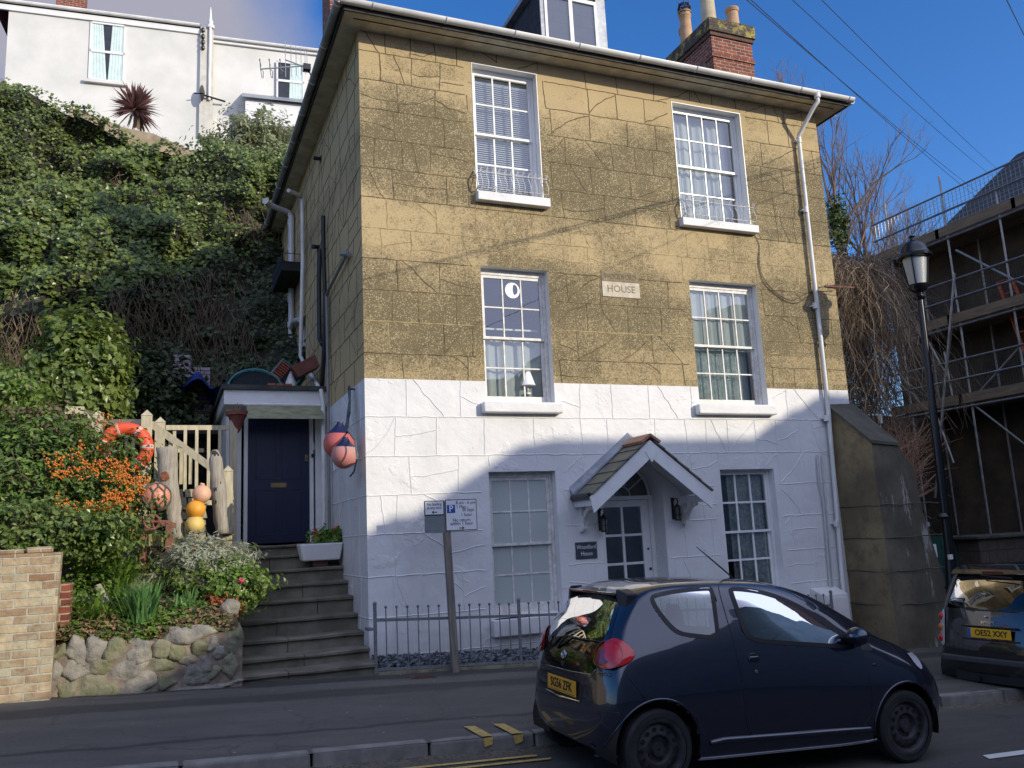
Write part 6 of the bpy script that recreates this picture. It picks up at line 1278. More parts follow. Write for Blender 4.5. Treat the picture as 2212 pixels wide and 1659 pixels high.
for k in range(5):
    e = .015 * math.sin(k * 2.1); pts = [top + Vector((e, e, 0)), wp_(812, 1150 + 9 * k, .10 + e), wp_(800 + 3 * k, 1230, .12 + e), wp_(790 + 8 * math.sin(k), 1330, .16), wp_(785, 1400, .2)]
    out = []
    for i in range(len(pts) - 1):
        for j in range(5): out.append(pts[i].lerp(pts[i + 1], j / 5) + Vector((0, 0, .0)))
    o.tube(out + [pts[-1]], .014, 6)
o.tube([wp_(795, 1350, .2), wp_(850, 1420, .25), wp_(862, 1540, .25), wp_(840, 1630, .12), wp_(815, 1660, .1)], .012, 6); o.torus(top, .045, .012, (1, 0, 0), 14, 5); o.tube([top, top + Vector((.1, 0, 0))], .015, 6)
tag(o.build('rope', M_ROPE, None, smooth=True), 'knotted blue grey rope holding two buoys at the house corner', 'rope')
# white trough with geranium at the top of the steps
c = PX(710, 1190, HX0 - .40); zt_ = c.z
tr2 = thing('trough_planter', (c.x, c.y, c.z - .15), 'white sink like planter with red geraniums against the white corner wall', 'planter')
a, b = PY(645, 1176, 12.3), PY(738, 1208, 12.3); zt_, zbt = a.z, b.z; x0_, x1_ = a.x, HX0 - .01
m = MB(); m.hexa([(x0_ + .05, 12.24, zbt), (x1_ - .04, 12.24, zbt), (x1_ - .04, 12.5, zbt), (x0_ + .05, 12.5, zbt), (x0_, 12.2, zt_), (x1_, 12.2, zt_), (x1_, 12.55, zt_), (x0_, 12.55, zt_)]); m.build('trough', M_WPAINT, tr2, bevel=.02)
for q in ((.05, .06), (.05, -.06)): pass
m = MB(); m.box((x0_ + x1_) / 2 - .1, 12.3, zbt - .14, (x0_ + x1_) / 2 + .1, 12.5, zbt); m.build('support', M_BRICKS, tr2)
# ---------------------------------------------------------------- foliage tools
lr = random.Random(21)
def leafcloud(m, pts, size, up=.4, aspect=1.5, rnd_=lr, slot=None, fold=True):
    for p, nrm in pts:
        s = size * rnd_.uniform(.6, 1.35); a = rnd_.random() * 6.283
        n = (Vector(nrm) + Vector((rnd_.uniform(-1, 1), rnd_.uniform(-1, 1), rnd_.uniform(-1, 1))) * .75 + Vector((0, 0, up))).normalized()
        t = n.orthogonal().normalized(); b = n.cross(t); u = t * math.cos(a) + b * math.sin(a); v = n.cross(u)
        p = Vector(p); h = n * s * .18
        m.add([p - u * s * aspect * .5, p + v * s * .5 + h, p + u * s * aspect * .5, p - v * s * .5 + h], [(0, 1, 2), (0, 2, 3)], slot)
def twig(m, p, d, ln, r, depth, rr, spread=.6, up=.15, seg=3, kids=(2, 3), slot=None, shrink=.68, mids=True):
    pts = [Vector(p)]; d = Vector(d).normalized(); rs = [r]
    for i in range(seg):
        d = (d + Vector((rr.uniform(-1, 1), rr.uniform(-1, 1), rr.uniform(-1, 1))) * .16 + Vector((0, 0, up * .15))).normalized(); pts.append(pts[-1] + d * ln / seg); rs.append(r * (1 - .45 * (i + 1) / seg))
    m.tube(pts, rs, 4 if r > .01 else 3, False, slot)
    if depth <= 0: return
    for k in range(rr.randint(*kids)):
        nd_ = (d + Vector((rr.uniform(-1, 1), rr.uniform(-1, 1), rr.uniform(-.6, 1))) * spread).normalized(); base = pts[-1] if (k == 0 or not mids) else pts[rr.randint(1, seg)]
        twig(m, base, nd_, ln * shrink * rr.uniform(.75, 1.15), r * .55, depth - 1, rr, spread, up, seg, kids, slot, shrink, mids)
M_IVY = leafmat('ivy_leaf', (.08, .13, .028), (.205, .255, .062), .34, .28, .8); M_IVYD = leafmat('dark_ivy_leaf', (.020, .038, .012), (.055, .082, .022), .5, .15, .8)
M_SOIL = mat('leafy_soil', (.055, .042, .024), .95, var=.5, scale=7, bump=.8, bscale=20, bdist=.03); M_TWIG = mat('brown_twig', (.16, .11, .07), .9, var=.4, scale=6, bump=0); M_TWGL = mat('pale_twig', (.27, .21, .14), .9, var=.4, scale=6, bump=0)
# ---- the ivy bank behind, left
def hy0(x, z): return 15.2 + z * .56 - .02 * (x + 1) + 2.0 * max(0, min(1, (2.3 - z) / .5)) * max(0, min(1, (x + 3.9) / .6)) * max(0, min(1, (2.0 - x) / .4))
def hy(x, z): return hy0(x, z) + .75 * fbm(x * .33, z * .4, 2.1, 1, 3) + .62 * fbm(x * 1.0, z * 1.1, 7.0, 1, 4)
def htop(x):   # ivy top edge read along the skyline
    if x <= SKY[0][0]: return SKY[0][1]
    for (xa, za), (xb, zb) in zip(SKY[:-1], SKY[1:]):
        if xa <= x <= xb: return za + (zb - za) * (x - xa) / (xb - xa)
    return SKY[-1][1]
SKY = []
for p_ in ((-60, 120), (0, 168), (60, 195), (130, 236), (200, 262), (300, 304), (390, 330), (440, 322), (480, 312), (560, 350), (640, 365), (760, 380)):
    r = ray(*p_); t_ = 16 / r.y
    for _ in range(40): q_ = r * t_; t_ = hy0(q_.x, q_.z) / r.y
    SKY.append((q_.x, q_.z))
if True: pass
NX, NZ = 90, 70; vs = []; fs = []
for j in range(NZ + 1):
    for i in range(NX + 1):
        x = -15 + 20.5 * i / NX; z = -1.4 + (htop(x) + 1.3) * j / NZ; vs.append((x, hy(x, z), z))
for j in range(NZ):
    for i in range(NX): a = j * (NX + 1) + i; fs.append((a, a + 1, a + NX + 2, a + NX + 1))
o = len(vs)
for i in range(NX + 1): x = -15 + 20.5 * i / NX; z = htop(x) - .1; vs.append((x, 40, z))
for i in range(NX): a = NZ * (NX + 1) + i; fs.append((a, a + 1, o + i + 1, o + i))
struct(MB().add(vs, fs).build('hillside', mat('shadowy_humus', (.030, .028, .016), .95, var=.5, scale=5), None, smooth='all', fix=False), 'steep earth bank rising behind the left of the house', 'hill')
ivy = MB(); tws = MB(); iv2 = 0
def brown(x, z): return 1 if ((x < -5.5 and 4.6 < z < 7.2 and fbm(x, z, 3, .8) > -.12) or (fbm(x * .6, z * .6, 9, 1) > .55)) else 0
for k in range(86000):
    x = lr.uniform(-12.5, 3.4); z = lr.uniform(.2, htop(x) + .1)
    if x < -11 and lr.random() < .5: continue
    if z < 3.0 and x > -1.5 and lr.random() < .3: continue
    if brown(x, z) and lr.random() < .8:
        if lr.random() < .16:
            y = hy(x, z) - .15; ln = lr.uniform(.2, .8); tws.tube([(x, y - .05, z), (x + lr.uniform(-.15, .15), y - .2, z - ln * .5), (x + lr.uniform(-.3, .3), y - .12, z - ln)], .007, 3, False)
        continue
    house_shade = x > -4.6 and z < 2.6 + (x + 4.6) * .62  # below the house's shadow line: shade put into darker leaf colour, leaves thinned
    if house_shade and lr.random() < .42: continue
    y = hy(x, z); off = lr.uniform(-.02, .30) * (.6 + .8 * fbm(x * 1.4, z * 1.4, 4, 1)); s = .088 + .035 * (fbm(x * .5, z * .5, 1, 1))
    leafcloud(ivy, [((x, y - off, z + off * .5), (0, -.9, .45))], s, .25, 1.15, slot=1 if house_shade else (0 if lr.random() < .82 else 1))
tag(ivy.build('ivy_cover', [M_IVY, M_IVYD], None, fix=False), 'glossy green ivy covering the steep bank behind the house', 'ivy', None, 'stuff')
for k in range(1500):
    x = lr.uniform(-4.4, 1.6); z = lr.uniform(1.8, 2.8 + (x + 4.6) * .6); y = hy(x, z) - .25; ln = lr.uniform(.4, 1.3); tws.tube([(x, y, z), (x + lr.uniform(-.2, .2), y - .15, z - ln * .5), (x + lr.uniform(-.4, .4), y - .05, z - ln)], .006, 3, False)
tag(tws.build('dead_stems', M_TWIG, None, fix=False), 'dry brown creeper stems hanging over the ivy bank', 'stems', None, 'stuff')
def bush(name, lb, cat, c, sc, n, mats, size, jit=.35, seed=1, stems=True, asp=1.4, skip=None, group=None, shell=.55):
    rr = random.Random(seed); b = thing(name, (c[0], c[1], c[2] - sc[2]), lb, cat, group); m = MB(); pts = []
    for k in range(n):
        d = Vector((rr.gauss(0, 1), rr.gauss(0, 1), rr.gauss(0, 1))).normalized(); rad_ = (shell + (1 - shell) * rr.random()) * (1 + jit * fbm(d.x * 1.6 + seed, d.y * 1.6, d.z * 1.6, 1.4, 4) * 1.6)
        p = Vector((c[0] + d.x * sc[0] * rad_, c[1] + d.y * sc[1] * rad_, c[2] + d.z * sc[2] * rad_))
        if skip and skip(p): continue
        pts.append((p, d))
    nm = len(mats)
    for q in pts: leafcloud(m, [q], size, .3, asp, rr, slot=(rr.randrange(nm) if nm > 1 else 0))
    m.build('leaves', mats, b, fix=False)
    if stems:
        m = MB()
        for k in range(14): twig(m, (c[0] + rr.uniform(-.2, .2) * sc[0], c[1] + rr.uniform(-.2, .2) * sc[1], c[2] - sc[2]), (rr.uniform(-.6, .6), rr.uniform(-.5, .3), 1), sc[2] * .9, .018 + .012 * sc[2], 2, rr, .7, .1)
        m.build('branches', M_TWIG, b, fix=False)
    return b
c = PY(172, 790, 14.6); bush('ivy_bush', 'tall rounded ivy clad bush glowing in sunlight before the dark bank', 'bush', (c.x, 14.4, c.z - .3), (.74, .6, 1.2), 8500, [M_IVY, M_IVY], .085, seed=5, stems=False)
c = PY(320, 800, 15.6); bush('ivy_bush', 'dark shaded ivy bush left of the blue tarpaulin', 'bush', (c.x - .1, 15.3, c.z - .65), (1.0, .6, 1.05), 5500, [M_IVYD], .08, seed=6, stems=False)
# blue tarpaulin, painted brick stump and the dark shelter under them
TX0, TX1, TZ = PY(375, 830, 14.9).x, PY(520, 830, 14.9).x, PY(495, 838, 14.9).z; m = MB(); nx = 26; vs = []; fs = []
for j in range(13):
    for i in range(nx + 1): u, v = i / nx, j / 12; x = TX0 + (TX1 - TX0) * u; vs.append((x, 14.9 + 1.2 * v, TZ + .38 * math.exp(-((u - .35) / .2) ** 2) * (.4 + v) + .16 * fbm(x * 2, v * 3, 1, 1) - .25 * u * v))
for j in range(12):
    for i in range(nx): a = j * (nx + 1) + i; fs.append((a, a + 1, a + nx + 2, a + nx + 1))
tag(m.add(vs, fs).build('tarpaulin', mat('blue_tarpaulin', (.012, .045, .23), .45, var=.3, bump=.3, bscale=9, bdist=.03), None, smooth='all', fix=False), 'crumpled blue tarpaulin over the dark shelter left of the porch', 'tarpaulin')
m = MB(); a = PY(400, 795, 15.9); m.box(a.x - .45, 15.8, 1.6, a.x + .42, 16.1, a.z + .0); m.box(a.x - .2, 15.8, a.z, a.x + .1, 16.1, a.z + .22); tag(m.build('brick_stump', brickmat('pale_painted_brick', (.40, .34, .36), (.33, .27, .30), (.12, .11, .11))), 'pale painted brick chimney stump half buried in ivy', 'brick stump')
sh = thing('shelter', (-1, 16, 0), 'dark open timber shelter under the blue tarpaulin', 'shelter'); m = MB(); m.box(-3.1, 16.4, -.6, 1.2, 16.5, 2.0); m.build('back_wall', M_DARK, sh); m = MB(); m.box(-3.1, 14.7, 1.86, 1.25, 16.6, 1.93); m.build('roof', mat('dark_timber', (.03, .028, .024), .9), sh)
m = MB(); m.box(-3.1, 14.6, -.62, 1.2, 16.6, -.5); m.build('floor', mat('deck_board', (.12, .10, .07), .9, var=.4), sh)
# ---------------------------------------------------------------- white house on the hill
A = PY(18, 5, 27.0); B = PZ(432, 58, A.z); dirx = (B - A); dirx.z = 0; dirx.normalize(); nrm = Vector((dirx.y, -dirx.x, 0))   # towards the camera
M_HW = mat('white_roughcast', (.72, .71, .66), .85, var=0, col2=(.60, .60, .55), scale=.9, bump=.3, bscale=30, bdist=.01)
def WP(x, y): # pixel onto that front plane
    r = ray(x, y); return r * (A.dot(nrm) / r.dot(nrm))
upz = Vector((0, 0, 1))
def wbox(m, a, b, o0, o1, slot=None):   # box on the front plane between two corners
    ua, ub = (a - A).dot(dirx), (b - A).dot(dirx); z0, z1 = sorted((a.z, b.z)); ua, ub = sorted((ua, ub))
    def q(u, o, z): p = A + dirx * u + nrm * o; return (p.x, p.y, z)
    m.hexa([q(ua, o1, z0), q(ub, o1, z0), q(ub, o0, z0), q(ua, o0, z0), q(ua, o1, z1), q(ub, o1, z1), q(ub, o0, z1), q(ua, o0, z1)], slot)
wh = thing('hill_house', (A.x + 3, A.y, 6), 'white rendered house on top of the ivy bank with green curtains', 'house')
m = MB(); wbox(m, Vector((WP(20, 100).x, 0, 0)) * 0 + WP(20, 12), Vector((WP(436, 300).x, WP(436, 300).y, 5)), -6, 0); m.build('wall', M_HW, wh)
def twin(parent, x0, y0, x1, y1, sill, curtains, mid=.5):
    a, b = WP(x0, y0), WP(x1, y1); m = MB()
    ua, ub = sorted(((a - A).dot(dirx), (b - A).dot(dirx))); z1, z0 = a.z, b.z
    def P3(u, z): return A + dirx * u + upz * (z - A.z)
    f_ = .055
    for (u0, u1, v0, v1) in ((ua, ua + f_, z0, z1), (ub - f_, ub, z0, z1), (ua, ub, z1 - f_, z1), (ua, ub, z0, z0 + f_), (ua, ub, (z0 + z1) / 2 - .04, (z0 + z1) / 2 + .04)): wbox(m, P3(u0, v0), P3(u1, v1), .002, .045)
    fr = m.build('window', M_WPAINT, parent); m = MB(); wbox(m, P3(ua + f_, z0 + f_), P3(ub - f_, z1 - f_), .003, .010); m.build('dark_room', M_OPD, fr)
    for (p0, p1, p2, p3) in curtains:    # fractions: top-left, top-right, bottom-left, bottom-right
        m = MB(); w_ = ub - ua; vs = []; fs = []; n = 16
        for k in range(9):
            v = k / 8; l_ = ua + w_ * (p0 + (p2 - p0) * v); r_ = ua + w_ * (p1 + (p3 - p1) * v)
            for i in range(n + 1): u = l_ + (r_ - l_) * i / n; pp = A + dirx * u + nrm * (.018 + .008 * math.sin(i * 1.9)); vs.append((pp.x, pp.y, z1 - .06 + (z0 - z1 + .12) * v))
        for k in range(8):
            for i in range(n): q = k * (n + 1) + i; fs.append((q, q + 1, q + n + 2, q + n + 1))
        m.add(vs, fs); m.build('curtain', mat('pale_green_curtain', (.60, .73, .69), .8, var=.12), fr, smooth='all', fix=False)
    m = MB(); wbox(m, P3(ua - .12, z0 - .10), P3(ub + .10, z0 - .0), .0, .12); m.build('window_sill', M_HW, parent)
twin(wh, 196, 47, 268, 181, 1, ((0.04, .36, 0.04, .50), (.62, .97, .54, .97)))
# gutter and fascia
m = MB(); g0, g1 = WP(-30, -1), WP(420, 52); 
wbox(m, A + dirx * -.6 + upz * -.28, B + upz * -.10, .0, .06); m.build('fascia', M_WPAINT, wh)
p0 = A + dirx * -.5 + nrm * .12 - upz * .02; p1 = B + nrm * .12 - upz * .02; m = MB(); m.tube([p0, p1], .06, 8); m.build('gutter', M_PVC, wh, smooth=True)
m = MB(); m.tube([p0 + dirx * .1, p0 + dirx * .1 + nrm * -.1 - upz * .3, p0 - nrm * .6 - upz * .9], .035, 8); m.build('downpipe', M_PVC, wh, smooth=True)
e0 = A + nrm * .15; 
def rq(u, o, z): p = A + dirx * u + nrm * o; return (p.x, p.y, z)
lenA = (B - A).length
m = MB(); m.add([rq(-.5, .1, A.z + .04), rq(lenA, .1, A.z + .04), rq(lenA, -4, A.z + 2.0), rq(-.5, -4, A.z + 2.0), rq(-.5, -8, A.z + .04), rq(lenA, -8, A.z + .04)], [(0, 1, 2, 3), (3, 2, 5, 4), (0, 3, 4), (1, 5, 2)]); m.build('roof', mat('red_roof_tile', (.22, .06, .045), .8, var=.3, scale=8), wh, fix=False)
m = MB(); c = WP(110, -12); cc_ = c - nrm * 3; m.box(cc_.x - .45, cc_.y - .3, A.z, cc_.x + .45, cc_.y + .3, A.z + 2.6); m.build('chimney', M_BRICKR, wh)
# neighbour, slightly lower
wn2 = thing('hill_house', (B.x + 3, B.y, 6), 'lower white house with a red tiled edge, behind the television aerial', 'house')
m = MB(); a2 = WP(458, 84); zt2 = a2.z; b2_ = WP(1000, 400); b2_ = Vector((b2_.x, b2_.y, 4.5)); wbox(m, a2, b2_, -6, -.05); m.build('wall', M_HW, wn2)
m = MB(); wbox(m, Vector((a2.x, a2.y, zt2 - .12)), Vector((b2_.x, b2_.y, zt2)), -.04, .03); m.build('fascia', M_WPAINT, wn2)
m = MB(); m.tube([Vector((a2.x, a2.y, zt2 + .02)) + nrm * .08, Vector((b2_.x, b2_.y, zt2 + .02)) + nrm * .08], .055, 8); m.build('gutter', M_PVC, wn2, smooth=True)
m = MB(); u2 = (a2 - A).dot(dirx); m.add([rq(u2 - .2, .05, zt2 + .06), rq(u2 + 12, .05, zt2 + .06), rq(u2 + 12, -4, zt2 + 1.6), rq(u2 - .2, -4, zt2 + 1.6)], [(0, 1, 2, 3)]); m.build('roof', MC['red_roof_tile'], wn2, fix=False)
twin(wn2, 597, 132, 657, 222, 1, ((.50, .97, .46, .97),))
m = MB(); a = WP(530, 232); b = WP(700, 268); wbox(m, a, Vector((b.x, b.y, a.z - .8)), -.0, .55); m.build('bay_window', M_WPAINT, wn2)
m = MB(); u0_, u1_ = (a - A).dot(dirx), (b - A).dot(dirx); m.add([rq(u0_ - .1, .7, a.z - .0), rq(u1_ + .1, .7, a.z - .0), rq(u1_ + .1, 0, a.z + .5), rq(u0_ - .1, 0, a.z + .5)], [(0, 1, 2, 3)]); m.build('bay_roof', M_LEAD, wn2, fix=False)
# pilaster, pipe, finial, satellite dish, aerial
m = MB(); wbox(m, WP(434, 62), WP(458, 300), .001, .12); m.build('pilaster', mat('cream_render', (.60, .58, .50), .85, var=.15), wh)
p = WP(455, 60); q = WP(455, 222); m = MB(); m.tube([p + nrm * .17, Vector((p.x, p.y, q.z)) + nrm * .17], .045, 8); m.build('downpipe', M_PVC, wh, smooth=True)
m = MB(); t = WP(456, 20); m.lathe(Vector((p.x, p.y, p.z - .1)) + nrm * .1, [(.13, 0), (.13, .1), (.07, .14), (.09, .25), (.05, .32), (.012, t.z - p.z + .1)], 10); m.build('finial', M_WPAINT, wh, smooth=True)
for k, yy in enumerate((70, 84, 96, 108)): c = WP(439, yy) + nrm * .14; m = MB(); m.ball(c, .08, 8, 6, (.8, .8, 1.2)); m.build('insulator', M_BLACKM, wh)
c = WP(438, 210) + nrm * .25; sd = thing('satellite_dish', c, 'small dark satellite dish on the corner of the upper white house', 'satellite dish'); m = MB(); m.lathe(c, [(.01, .05), (.14, .03), (.24, -.02), (.25, -.02)], 18, (1, .25, .15)); m.build('dish', M_BLACKM, sd, smooth=True); m = MB(); m.tube([c, c + Vector((-.25, 0, -.05))], .02, 6); m.tube([c + Vector((.0, 0, -.05)), c + Vector((.7, .1, -.12))], .03, 6); m.build('arm', M_BLACKM, sd)
# TV aerial on the side eaves
E3 = lambda x, y: (x * .32242, y * .32242)
yo_ = 13.2
def ea(x, y): return PY(*E3(x, y), yo_)
ae = thing('tv_aerial', ea(2060, 450), 'metal television aerial with spread elements fixed to the left eaves', 'aerial'); M_ALU = mat('aluminium', (.45, .45, .46), .4, metal=.6, bump=0)
m = MB(); m.tube([ea(1750, 462), ea(2060, 440)], .012, 6); m.tube([ea(1910, 400), ea(2060, 455)], .012, 6); m.build('boom', M_ALU, ae)
m = MB()
for i, x in enumerate((1910, 1948, 1982, 2015, 2042, 2055)): h_ = (280, 290, 303, 318, 335, 345)[i]; m.tube([ea(x, h_), ea(x + 4, 520 - i * 6)], .006, 5)
for x in (1745, 1808, 1880):
    for s_ in (-1, 1): m.tube([ea(x, 460) + Vector((0, s_ * .0, 0)), ea(x + 8 * s_, 415) + Vector((0, .1 * s_, 0)), ea(x - 8, 398)], .006, 5); m.tube([ea(x, 460), ea(x + 14, 500 ) + Vector((0, .1 * s_, 0)), ea(x + 18, 522)], .006, 5)
m.build('element', M_ALU, ae); m = MB(); m.tube([ea(2060, 440), ea(2080, 500), PY(*E3(2240, 520), 13.4)], .016, 6); m.box(*(ea(2055, 455) - Vector((.06, .06, .05))), *(ea(2055, 455) + Vector((.06, .06, .05)))); m.build('bracket', M_BLACKM, ae)
# cordyline
c = PY(293, 283, 23.3); cd_ = thing('cordyline', c, 'spiky dark purple cordyline in front of the upper white house', 'plant'); m = MB(); hd_ = PY(291, 236, 23.3)
m.tube([c, c.lerp(hd_, .5) + Vector((.05, 0, 0)), hd_], [.10, .08, .07], 8); m.build('trunk', M_TWIG, cd_, smooth=True); m = MB(); rr = random.Random(4)
for k in range(190):
    el = rr.uniform(-.75, 1.45); az = rr.random() * 6.283; d = Vector((math.cos(el) * math.cos(az), math.cos(el) * math.sin(az), math.sin(el))); ln = rr.uniform(.55, .86); w_ = .042; s = d.orthogonal().normalized()
    b0, b1, b2_2 = hd_ + d * .05, hd_ + d * ln * .55 + Vector((0, 0, -.01)), hd_ + d * ln + Vector((0, 0, -.10 * ln)); m.add([b0 - s * w_ * .6, b0 + s * w_ * .6, b1 + s * w_, b1 - s * w_, b2_2], [(0, 1, 2, 3), (3, 2, 4)])
m.build('leaves', leafmat('purple_leaf', (.055, .022, .030), (.16, .075, .06), .45, .2), cd_, fix=False)
# garden retaining wall at the top of the bank and an olive-green shrub
m = MB(); q = [PY(*p, 22.6) for p in ((150, 235), (215, 258), (270, 280), (330, 292), (400, 322), (440, 345))]
for a, b in zip(q[:-1], q[1:]): m.hexa([(a.x, 22.5, a.z - 1.3), (b.x, 22.5, b.z - 1.3), (b.x, 23.6, b.z - 1.3), (a.x, 23.6, a.z - 1.3), (a.x, 22.5, a.z), (b.x, 22.5, b.z), (b.x, 23.6, b.z + .05), (a.x, 23.6, a.z + .05)])
tag(m.build('retaining_wall', mat('tan_stone_wall', (.33, .26, .17), .9, var=.35, scale=4, bump=.6, bscale=12, bdist=.02)), 'low tan retaining wall under the cordyline at the top of the ivy bank', 'wall')
m = MB(); rr = random.Random(9)
for i in range(40): t = rr.random(); k = min(int(t * 5), 4); a, b = q[k], q[k + 1]; u = rr.random(); m.ball((a.x + (b.x - a.x) * u, 22.6 + rr.uniform(0, .3), a.z + (b.z - a.z) * u + .06), .07, 7, 5, jit=.3)
tag(m.build('coping_stones', mat('white_stones', (.55, .52, .48), .9)), 'row of small white stones along the top of the tan wall', 'stones', None, 'stuff')
c = PY(555, 296, 21.0); bush('shrub', 'grey green feathery shrub at the top of the bank below the lower white house', 'shrub', (c.x, 21.3, c.z - .15), (1.15, .8, .9), 8000, [leafmat('grey_green_leaf', (.15, .18, .085), (.30, .33, .17), .5, .3)], .06, seed=8, asp=2.6, jit=.5, shell=.35)
# ---------------------------------------------------------------- front garden
# soil bed
def bed(x, y): return -.86 + .36 * (y - 10.1) + .08 * fbm(x, y, 0, 1.5) - .05 * x
vs = []; fs = []
for j in range(15):
    for i in range(31): x = -4.2 + 5.0 * i / 30; y = 10.15 + 4.4 * j / 14; vs.append((x, y, min(bed(x, y), .15)))
for j in range(14):
    for i in range(30): a = j * 31 + i; fs.append((a, a + 1, a + 32, a + 31))
struct(MB().add(vs, fs).build('garden_bed', M_SOIL, None, smooth='all', fix=False), 'brown soil of the raised front garden', 'soil')
# brick pier / wall at the far left
M_OLDB = brickmat('lichened_yellow_brick', (.56, .46, .28), (.29, .17, .09), (.50, .45, .33), .24, .082, .010, lich=.5)
wy = 9.86; xr = PY(115, 1300, wy).x; zt_ = PY(60, 1196, wy).z; bw_ = thing('brick_wall', (-2.2, wy, -1.4), 'lichened yellow brick garden wall at the left edge', 'wall')
m = MB(); m.hexa([(-9, wy, -1.7), (xr + .0, wy, -1.7), (xr - .02, wy + .34, -1.7), (-9, wy + .34, -1.7), (-9, wy + .05, zt_ + .05), (xr + .05, wy + .02, zt_), (xr + .04, wy + .30, zt_), (-9, wy + .30, zt_ + .05)]); m.build('brickwork', M_OLDB, bw_)
m = MB(); rr = random.Random(2)
for i in range(14): x = xr - .05 - i * .24; m.box(x - .215, wy + .03 + rr.uniform(-.01, .01), zt_ + .003, x, wy + .29, zt_ + .055 + rr.uniform(-.01, .01))
m.build('coping', M_OLDB, bw_, bevel=.012)
# red brick stub beside it
a = PY(130, 1260, 10.25); b = PY(150, 1385, 10.25); m = MB(); m.box(a.x - .06, 10.2, -1.3, b.x - .01, 10.55, a.z); tag(m.build('brick_pier', M_BRICKR, None), 'narrow red brick pier squeezed between the yellow wall and the plants', 'pier')
# rock wall, each boulder a stone of the wall
rw = thing('rock_wall', (-.1, 10.0, -1.45), 'low wall of rounded mossy boulders in front of the garden bed', 'wall')
M_ROCK = mat('grey_boulder', (.30, .275, .22), .9, var=0, col2=(.15, .14, .12), scale=5, bump=.9, bscale=14, bdist=.03); M_ROCKM = mat('mossy_boulder', (.13, .135, .06), .9, var=0, col2=(.24, .22, .16), scale=5, bump=.9, bscale=14, bdist=.03)
R5 = lambda x, y: (x * .32242, 1124.1 + y * .32242)
stones = [(400, 900, 60, 45, 1), (510, 880, 75, 85, 0), (640, 885, 65, 78, 0), (780, 865, 65, 88, 1), (935, 875, 80, 70, 0), (1070, 865, 55, 62, 1), (1190, 870, 65, 55, 1), (1250, 775, 150, 48, 0), (1425, 830, 45, 70, 0), (1565, 815, 50, 85, 1), (1330, 870, 50, 50, 1), (1480, 880, 45, 55, 0),
          (500, 1010, 95, 65, 0), (690, 990, 70, 52, 1), (860, 1000, 95, 62, 0), (1060, 975, 110, 50, 1), (1240, 940, 80, 42, 0), (1370, 960, 55, 60, 0), (460, 1130, 75, 62, 1), (650, 1120, 120, 85, 1), (910, 1110, 130, 72, 0), (1130, 1085, 75, 55, 1), (1290, 1040, 95, 72, 0), (1440, 1010, 60, 55, 1), (1530, 970, 70, 80, 1), (370, 1040, 35, 95, 0), (1560, 1085, 65, 32, 0), (1420, 1110, 90, 24, 0), (1220, 1130, 80, 22, 0), (960, 1150, 60, 20, 1)]
rr = random.Random(6)
for k, (x, y, w_, h_, ms) in enumerate(stones):
    wyk = 10.02; c = PY(*R5(x, y), wyk); sx_ = w_ * .32242 / FPX * 10.3; sz_ = h_ * .32242 / FPX * 10.3; m = MB(); pls = [(Vector((rr.gauss(0, 1), rr.gauss(0, .8), rr.gauss(0, 1))).normalized(), rr.uniform(.72, .98)) for _ in range(11)] + [(Vector((rr.uniform(-.2, .2), -1, rr.uniform(-.2, .3))).normalized(), .8)]; m.ball((c.x, wyk + .08, c.z), 1, 26, 18, (sx_ * 1.06, .13, sz_ * 1.06))
    for i, v in enumerate(m.v): d = Vector(v) - Vector((c.x, wyk + .08, c.z)); dn = Vector((d.x / sx_, d.y / .13, d.z / sz_)).normalized(); f_ = min([1.25] + [h_ / max(.05, dn.dot(n_)) for n_, h_ in pls]) * (1 + .14 * mnoise.noise(Vector(v) * 14) + .07 * mnoise.noise(Vector(v) * 35)); m.v[i] = tuple(Vector((c.x, wyk + .08, c.z)) + d * f_)
    m.build('boulder', M_ROCKM if ms else M_ROCK, rw, smooth='all')
m = MB(); a = PY(*R5(400, 900), 10.1); b = PY(*R5(1620, 800), 10.1); m.hexa([(a.x - .15, 10.0, -1.65), (b.x, 10.0, -1.65), (b.x, 10.4, -1.65), (a.x - .15, 10.4, -1.65), (a.x - .15, 10.03, -.98), (b.x, 10.03, -.92), (b.x, 10.4, -.86), (a.x - .15, 10.4, -.9)]); m.build('mortar', mat('pinkish_mortar', (.24, .19, .145), .95, var=.4, scale=8, bump=.7, bscale=18, bdist=.03), rw)
# side wall of the bed along the steps
m = MB(); q = [(10.25, -1.0), (11, -.75), (12, -.35), (13.2, .1)]
for (ya, za), (yb_, zb_) in zip(q[:-1], q[1:]): m.hexa([(.62, ya, -1.7), (.83, ya, -1.7), (.83, yb_, -1.7), (.62, yb_, -1.7), (.62, ya, za), (.83, ya, za), (.83, yb_, zb_), (.62, yb_, zb_)])
tag(m.build('step_side_wall', M_ROCK), 'stone side wall holding the garden bed along the left of the steps', 'wall')
